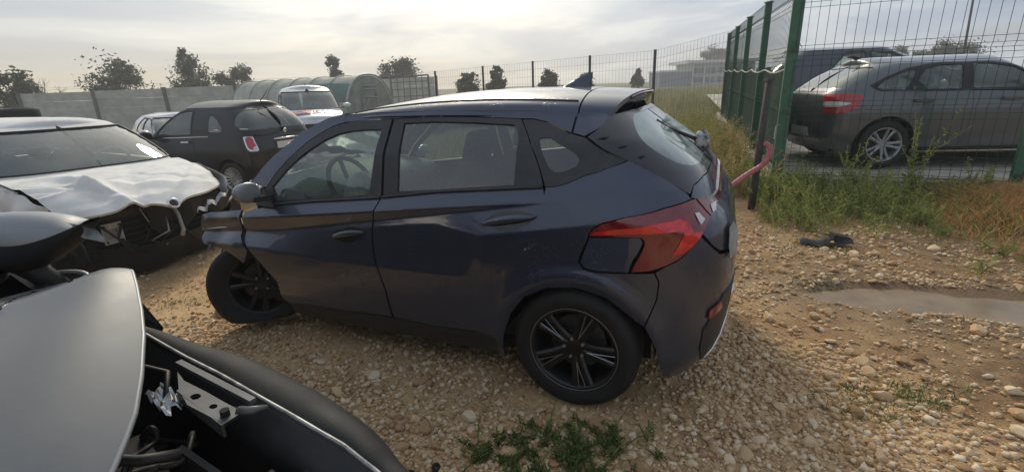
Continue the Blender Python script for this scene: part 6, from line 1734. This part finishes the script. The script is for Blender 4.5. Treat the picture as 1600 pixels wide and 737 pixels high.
MB().bar((2.30, .60, .24), (3.0, .62, .30), .10, .12).build('chassis_rail', under, fs); MB().bar((2.30, -.60, .24), (3.4, -.62, .30), .10, .12).build('chassis_rail', under, fs)
for s in (1, -1): wheel(fs, 2.72, s * .78, .34, .345, .225, s, black_alloy, 10, .21)
# door mirror: grey cap above, black shell below, indicator at the tip
mg = mat('mirror_cap_paint', (.20, .205, .21), .34, metal=.5, coat=.7, dirt=(.25, .25, .24), dscale=8, damt=.25)
mo = Vector((-1.195, 1.185, 1.205)); k = 22
def mir_ring(t, lower):
    """cross-section across the mirror at t along its width"""
    x = -.165 + .295 * t; top = .062 * math.sin(math.pi * min(1, .25 + .72 * t)) ** .55 * (1 - .35 * max(0, t - .75) / .25); bot = .105 * (1 - t) ** .55 * (.55 + .45 * math.sin(math.pi * min(1, .35 + .5 * t))) + .004
    mid = .012 + .022 * t ** 2 - .028 * math.sin(math.pi * t) * .9; d = .066 * math.sin(math.pi * (.10 + .82 * t)) ** .6
    out = []
    for j in range(11):
        a = math.pi * j / 10
        if lower: out.append((x, -d * math.cos(a), mid - bot * math.sin(a) ** .8))
        else: out.append((x, -d * math.cos(a), mid + max(.004, top - mid) * math.sin(a) ** .75))
    return out
mroot_l = Vector(fl(mo))
Mm = Matrix.Translation(mroot_l) @ Matrix.Rotation(-FY, 4, 'Z')
cap_ = MB().grid(np.array([mir_ring(t, False) for t in np.linspace(0, 1, k)])).build('door_mirror', mg, fs, smooth=True, M=Mm)
MB().grid(np.array([mir_ring(t, True) for t in np.linspace(0, 1, k)])[:, ::-1]).build('mirror_shell', black_pl, cap_, smooth=True)
MB().grid(np.array([[(.100 + .05 * t, -.038 + .012 * t + .028 * q, .040 - .050 * q - .02 * t + .010 * math.sin(q * 3)) for q in np.linspace(0, 1, 6)] for t in np.linspace(0, 1, 6)])).build('mirror_indicator', lamp_clear, cap_, smooth=True)
MB().tube([(-.10, .0, -.05), (-.055, .01, -.11), (-.03, .03, -.17)], [.04, .028, .03], 8).build('mirror_arm', black_pl, cap_, smooth=True)
MB().tube([Vector((.075 * math.cos(a), .012 * math.sin(2 * a), .022 * math.sin(a))) + Vector((-.04, .04, -.140)) for a in np.linspace(0, 2 * math.pi, 25)], .006, 6, False).build('mirror_glass_rim', alloy, cap_, smooth=True)
# ================================================================ vegetation and small things
def plant_mat(name, stops, transl=.40):
    m = bpy.data.materials.new(name); m.use_nodes = True
    N, L = m.node_tree.nodes, m.node_tree.links; b = N['Principled BSDF']; b.inputs['Roughness'].default_value = .7; b.inputs['Specular IOR Level'].default_value = .25
    g = N.new('ShaderNodeNewGeometry'); r = N.new('ShaderNodeValToRGB'); e = r.color_ramp.elements
    while len(e) < len(stops): e.new(.5)
    for q, (p, c) in zip(e, stops): q.position = p; q.color = tuple(c) + (1,)
    L.new(g.outputs['Random Per Island'], r.inputs[0]); L.new(r.outputs[0], b.inputs['Base Color'])
    t = N.new('ShaderNodeBsdfTranslucent'); L.new(r.outputs[0], t.inputs['Color'])
    ms = N.new('ShaderNodeMixShader'); ms.inputs[0].default_value = transl; L.new(b.outputs[0], ms.inputs[1]); L.new(t.outputs[0], ms.inputs[2])
    L.new(ms.outputs[0], N['Material Output'].inputs['Surface']); return m
pm_green = plant_mat('weed_green', [(0, (.12, .16, .036)), (.5, (.23, .28, .07)), (.85, (.36, .37, .12)), (1, (.46, .38, .17))])
pm_dark = plant_mat('weed_deep_green', [(0, (.05, .085, .02)), (.6, (.11, .165, .04)), (1, (.24, .26, .085))])
pm_yel = plant_mat('weed_yellowing', [(0, (.17, .17, .05)), (.4, (.30, .26, .085)), (.8, (.44, .33, .13)), (1, (.50, .31, .13))])
pm_straw = plant_mat('dry_straw', [(0, (.38, .20, .07)), (.5, (.58, .34, .13)), (1, (.66, .46, .22))])
pm_field = plant_mat('field_grass', [(0, (.10, .115, .035)), (.4, (.19, .195, .065)), (.75, (.32, .26, .11)), (1, (.42, .33, .16))])
def blades(x, y, h, w, lean, rs, z=None, curl=.5):
    n = len(x); z = ground_z(x, y) if z is None else z
    a = rs.uniform(0, 6.283, n); d = np.stack([np.cos(a), np.sin(a), 0 * a], 1); sd = np.stack([-np.sin(a + rs.normal(0, .6, n)), np.cos(a), 0 * a], 1)
    ln = lean * rs.uniform(.2, 1.0, n)[:, None] * h[:, None]
    B = np.stack([x, y, z - .01], 1); up_ = np.array([0, 0, 1.0])
    P = []
    for t, wd in ((0, 1), (.4, .85), (.75, .55), (1, .08)):
        c = B + up_ * (h[:, None] * (t - curl * .25 * t * t)) + d * ln * t ** 1.8
        P += [c - sd * (w * wd / 2), c + sd * (w * wd / 2)]
    V = np.stack(P, 1).reshape(-1, 3)
    F = np.array([(0, 1, 3, 2), (2, 3, 5, 4), (4, 5, 7, 6)])[None] + (np.arange(n) * 8)[:, None, None]
    return V, F.reshape(-1, 4)
def weedy(cx, cy, n, h, spread, rs, leaf=.03, per=26, z=None, bend=.25):
    """n leafy stems round a centre: thin stems with many small leaves towards the top"""
    V = []; F = []; k = 0
    for i in range(n):
        a = rs.uniform(0, 6.283); r_ = spread * math.sqrt(rs.uniform()); x = cx + r_ * math.cos(a); y = cy + r_ * math.sin(a)
        hh = h * rs.uniform(.55, 1.1); z0 = float(ground_z(x, y)) if z is None else z; lx_ = rs.normal(0, bend) * hh; ly_ = rs.normal(0, bend) * hh
        def pt(t): return np.array([x + lx_ * t * t, y + ly_ * t * t, z0 + hh * t])
        w = .0035
        for t0, t1 in ((0, .35), (.35, .7), (.7, 1)):
            p, q = pt(t0), pt(t1); V += [p - [w, 0, 0], p + [w, 0, 0], q + [w * .7, 0, 0], q - [w * .7, 0, 0]]; F.append((k, k + 1, k + 2, k + 3)); k += 4
        for j in range(per):
            t = rs.uniform(.12, 1); p = pt(t); d = rs.normal(size=3); d[2] = abs(d[2]) * .5 + .15; d /= np.linalg.norm(d); s = leaf * rs.uniform(.6, 1.4) * (1.25 - .6 * t)
            sd = np.cross(d, rs.normal(size=3)); sd /= np.linalg.norm(sd) + 1e-9
            V += [p, p + d * s + sd * s * .28, p + d * s * 2.1, p + d * s - sd * s * .28]; F.append((k, k + 1, k + 2, k + 3)); k += 4
    return np.array(V), np.array(F)
def joinm(parts):
    V = []; F = []; k = 0
    for v, f in parts: V.append(v); F.append(f + k); k += len(v)
    return np.concatenate(V), np.concatenate(F)
rs = np.random.default_rng(77)
# single tall feathery weeds in front of the kerb, told apart by where they stand
for i, (x, y, h, lb) in enumerate(((4.80, 5.66, .98, 'tall feathery weed in front of the rear door of the grey hatchback'), (4.30, 5.92, .74, 'feathery weed before the silver wheel of the grey hatchback'), (3.95, 6.02, .40, 'bushy weed left of the silver wheel, against the kerb'), (3.72, 6.05, .34, 'short leafy weed at the foot of the fence corner post'), (5.35, 5.35, .42, 'leafy weed nearest the right fence post'))):
    r_ = empty('weed_plant', (x, y, float(ground_z(x, y)))); tag(r_, lb, 'weed', 'tall weeds along the kerb')
    v, f = weedy(0, 0, 8 + i % 3, h, .10, rs, .026, 60, 0.0, .20); mass('foliage', v, f, pm_green, r_)
# green weeds along the kerb
ps = []
for k in range(260):
    a = rs.uniform(-.3, 1.9); b = -.12 - abs(rs.normal(0, .75)); p = cpt(a, b)
    hh = (.38 * math.exp(b * .6) + .07) * (1 - .45 * smooth01((a - .9) / .7))
    ps.append(weedy(p[0], p[1], 4, hh * rs.uniform(.7, 1.3), .10, rs, .022, 20, None, .35))
n = 6500; a = rs.uniform(-.4, 2.4, n); b = -.1 - np.abs(rs.normal(0, .85, n)); q = A0 + E1 * a[:, None] + E2 * b[:, None]
ps.append(blades(q[:, 0], q[:, 1], rs.uniform(.05, .26, n) * np.exp(b * .4), .007, .9, rs))
v, f = joinm(ps); tag(mass('kerb_weeds', v, f, pm_green), 'ragged green weeds growing along the kerb under the mesh fence', kind='stuff')
# straw on the right
n = 15000; a = 1.0 + rs.uniform(0, 2.4, n); b = -.22 - np.abs(rs.normal(.45, .5, n)); q = A0 + E1 * a[:, None] + E2 * b[:, None]
v, f = blades(q[:, 0], q[:, 1], rs.uniform(.06, .34, n) * smooth01((a - .9) / .9), .007, 1.5, rs, None, 1.2)
tag(mass('dry_straw', v, f, pm_straw), 'tangled dry orange straw at the foot of the kerb on the right', kind='stuff')
# scattered dry litter and short grass on the muddy ground and among the wrecks
n = 5200; x = rs.uniform(1.3, 5.0, n); y = rs.uniform(1.2, 5.4, n); k = (vnoise(x, y, 1.5, 12) > .42) & (pud_d(x, y) > .1); x, y = x[k], y[k]
v1 = blades(x, y, rs.uniform(.015, .07, len(x)), .005, 2.6, rs, None, 1.8)
n = 2600; x = rs.uniform(-4.2, -1.6, n); y = rs.uniform(3.2, 6.0, n); k = vnoise(x, y, 1.6, 14) > .45; x, y = x[k], y[k]
v2 = blades(x, y, rs.uniform(.03, .13, len(x)), .006, 1.6, rs, None, 1.0)
v, f = joinm([v1, v2]); tag(mass('dry_grass_litter', v, f, pm_straw), 'thin dry grass litter scattered over the muddy ground', kind='stuff')
# little green clumps
ps = []
for cx_, cy_, r_, n_ in ((1.75, 1.98, .22, 620), (2.05, 2.02, .16, 300), (2.75, 4.05, .25, 260), (2.35, 3.35, .18, 160), (-.63, 1.74, .04, 40), (-2.72, 3.65, .16, 160), (1.25, 2.9, .12, 60), (2.9, 1.9, .2, 160)):
    a = rs.uniform(0, 6.283, n_); d = r_ * np.sqrt(rs.uniform(0, 1, n_)); ps.append(blades(cx_ + d * np.cos(a) * 1.4, cy_ + d * np.sin(a) * .8, rs.uniform(.012, .055, n_), .005, 1.4, rs))
v, f = joinm(ps); tag(mass('short_grass', v, f, pm_dark), 'low green grass clumps dotted over the yard', kind='stuff')
# leafy weed mat in the foreground
ps = []; pm_mat_ = plant_mat('weed_mat_green', [(0, (.06, .10, .022)), (.6, (.14, .20, .05)), (1, (.30, .30, .11))])
for k in range(85):
    a = rs.uniform(0, 6.283); d = math.sqrt(rs.uniform()); x = .22 + .42 * d * math.cos(a); y = 1.70 + .19 * d * math.sin(a)
    ps.append(weedy(x, y, 3, .055 * rs.uniform(.5, 1.4) * (1.3 - d * .7), .03, rs, .010, 26, None, 1.1))
for k in range(12): ps.append(weedy(-.16 + rs.normal(0, .05), 1.70 + rs.normal(0, .05), 2, .06, .03, rs, .010, 22, None, .8))
v, f = joinm(ps); wp2 = empty('weed_mat', (0, 0, 0)); tag(wp2, 'spreading green weed mat in the foreground below the rear wheel', 'weed'); mass('foliage', v, f, pm_mat_, wp2)
# overgrown strip behind the hatchback, up to the side fence
ps = []
for k in range(210):
    b = rs.uniform(-.6, 8.5); a = -.15 - abs(rs.normal(0, .9)) - .06 * b; p = cpt(a, b)
    ps.append(weedy(p[0], p[1], 4, rs.uniform(.28, .75), .18, rs, .034, 26, None, .3))
v, f = joinm(ps[:105]); tag(mass('overgrown_weeds', v, f, pm_green), 'overgrown green weeds between the hatchback and the side fence', kind='stuff')
v, f = joinm(ps[105:]); tag(mass('yellow_weeds', v, f, pm_yel), 'yellowing dry weeds along the foot of the side fence', kind='stuff')
for i, (a, b, h, sp_, lb, m_) in enumerate(((-.55, 1.3, .80, .32, 'big yellow orange bush behind the rear window of the hatchback', pm_yel), (-.95, 3.0, .72, .34, 'grey green bush behind the hatchback, further left and back', pm_green), (-.35, 3.9, .70, .30, 'yellow green bush deeper along the side fence', pm_yel), (-1.0, .2, .42, .25, 'low green bush close behind the pink hose', pm_dark))):
    p = cpt(a, b); r_ = empty('bush', (p[0], p[1], float(ground_z(p[0], p[1])))); tag(r_, lb, 'bush', 'bushes by the side fence')
    v, f = weedy(0, 0, 46, h, sp_, rs, .030, 34, 0.0, .35); mass('foliage', v, f, m_, r_)
# meadow
n = 30000; t = rs.uniform(0, 1, n) ** 1.6; y = 8 + 60 * t; x = rs.uniform(-.35, .62, n) * y * (.9) + .6
k = ~(((x - A0[0]) * E1[0] + (y - A0[1]) * E1[1] > -.05)); k &= y > 8.2 + np.clip(-x, 0, 4); x, y, t = x[k], y[k], t[k]
v, f = blades(x, y, rs.uniform(.18, .55, len(x)) * (1 + .8 * t), .018 + 0 * 1, .7, rs); tag(mass('meadow_grass', v, f, pm_field), 'tall mixed meadow grass of the field behind the far fence', kind='stuff')

# ---------------------------------------------------------------- pole with pink conduit, litter
wood = mat('weathered_dark_pole', (.045, .045, .04), .8, noise=.35, nscale=16, bump=.3, bscale=40)
po = empty('leaning_pole', (2.92, 5.64, gz(2.92, 5.64))); tag(po, 'dark weathered pole leaning by the fence corner', 'pole')
MB().tube([(0, 0, -.1), (.02, .01, .7), (.045, .02, 1.50)], [.043, .040, .036], 10).build('shaft', wood, po, smooth=True)
MB().box((.045, .02, 1.50), (.085, .085, .03)).build('pole_cap', grey_post, po)
MB().tube([(.055, -.03, .9), (.20, .05, .82), (.34, .30, .95), (.62, .72, .93)], .006, 5).build('tie_wire', grey_wire, po, smooth=True)
pink = mat('pink_conduit', (.42, .10, .13), .5, noise=.25, nscale=25, dirt=(.28, .2, .15), dscale=9, damt=.5)
hz = [(2.10, 5.30, .13), (2.427, 5.45, .235), (2.585, 5.52, .325), (2.761, 5.55, .440), (2.936, 5.55, .545), (3.019, 5.55, .665), (3.026, 5.56, .735), (3.005, 5.60, .785), (2.970, 5.66, .79), (2.955, 5.70, .74), (2.955, 5.72, .64)]
hp = np.array(hz); tt = np.linspace(0, len(hp) - 1, 130)
hp = np.stack([np.interp(tt, range(len(hz)), hp[:, k]) for k in range(3)], 1)
for _ in range(5): hp[1:-1] = (hp[:-2] + 2 * hp[1:-1] + hp[2:]) / 4
tag(MB().tube([tuple(p) for p in hp], [.032 + .003 * math.sin(i * 1.9) for i in range(130)], 12).build('pink_conduit', pink, smooth=True), 'pink corrugated conduit curling up beside the dark pole', 'hose')
# black plastic panel lying in the mud
bx_, by_ = 2.92, 4.24; bzz = gz(bx_, by_)
db = empty('plastic_scrap', (bx_, by_, bzz + .015), R(-12)); tag(db, 'broken black plastic trim lying in front of the weeds', 'debris')
G_ = np.array([[(-.22 + .44 * i / 12, -.07 + .14 * j / 5 + .012 * math.sin(i), .035 * math.sin(math.pi * j / 5) + .02 * (i / 12) + .01 * math.sin(i * 1.3)) for j in range(6)] for i in range(13)])
MB().grid(G_).build('panel', black_pl, db, auto=R(30)); MB().box((.13, .02, .055), (.14, .10, .05), Matrix.Rotation(R(12), 3, 'Y')).build('clip_box', black_pl, db)
# burnt ash patches with scraps
ash = mat('charred_scraps', (.010, .009, .009), .9, noise=.5, nscale=30)
for (x0, y0, s, lb) in ((1.68, 2.33, .085, 'small black charred patch on the gravel right of the rear bumper'), (2.36, 3.35, .10, 'dark charred scraps further back towards the weeds'), (2.52, 3.10, .05, 'tiny black lump beside the puddle')):
    x = x0 + rs.normal(0, s, 260); y = y0 + rs.normal(0, s * .6, 260); v, f = blades(x, y, rs.uniform(.006, .022, 260), .012, 2.5, rs, None, 1.5)
    r_ = empty('charred_patch', (0, 0, 0)); tag(r_, lb, 'ash'); mass('scraps', v, f, ash, r_)['kind'] = 'stuff'
# two rubber washers by the foreground wing
for x0, y0, lb in ((-.35, 1.63, 'round black rubber washer lying on gravel, the right one of two'), (-.45, 1.60, 'black rubber bung lying on gravel, the left one of two')):
    r_ = MB().lathe([(.007, -.006), (.017, -.008), (.020, 0), (.017, .008), (.007, .006)], 18, axis='z', close=True).build('rubber_washer', rubber, smooth=True, loc=(x0, y0, gz(x0, y0) + .016)); r_.rotation_euler = (.3, .2, 0)
    tag(r_, lb, 'washer')
# ================================================================ thin evening haze
hz_o = MB().box((20, 75, 4.4), (260, 230, 12.2)).build('haze', bpy.data.materials.new('haze_air'))
hm = hz_o.data.materials[0]; hm.use_nodes = True
hn = hm.node_tree.nodes; hn.clear()
ho = hn.new('ShaderNodeOutputMaterial'); hv = hn.new('ShaderNodeVolumePrincipled')
hv.inputs['Color'].default_value = (.88, .90, .92, 1); hv.inputs['Density'].default_value = .0030; hv.inputs['Anisotropy'].default_value = .35
hm.node_tree.links.new(hv.outputs[0], ho.inputs['Volume'])
tag(hz_o, kind='stuff', label='thin pale evening haze over the yard and field')
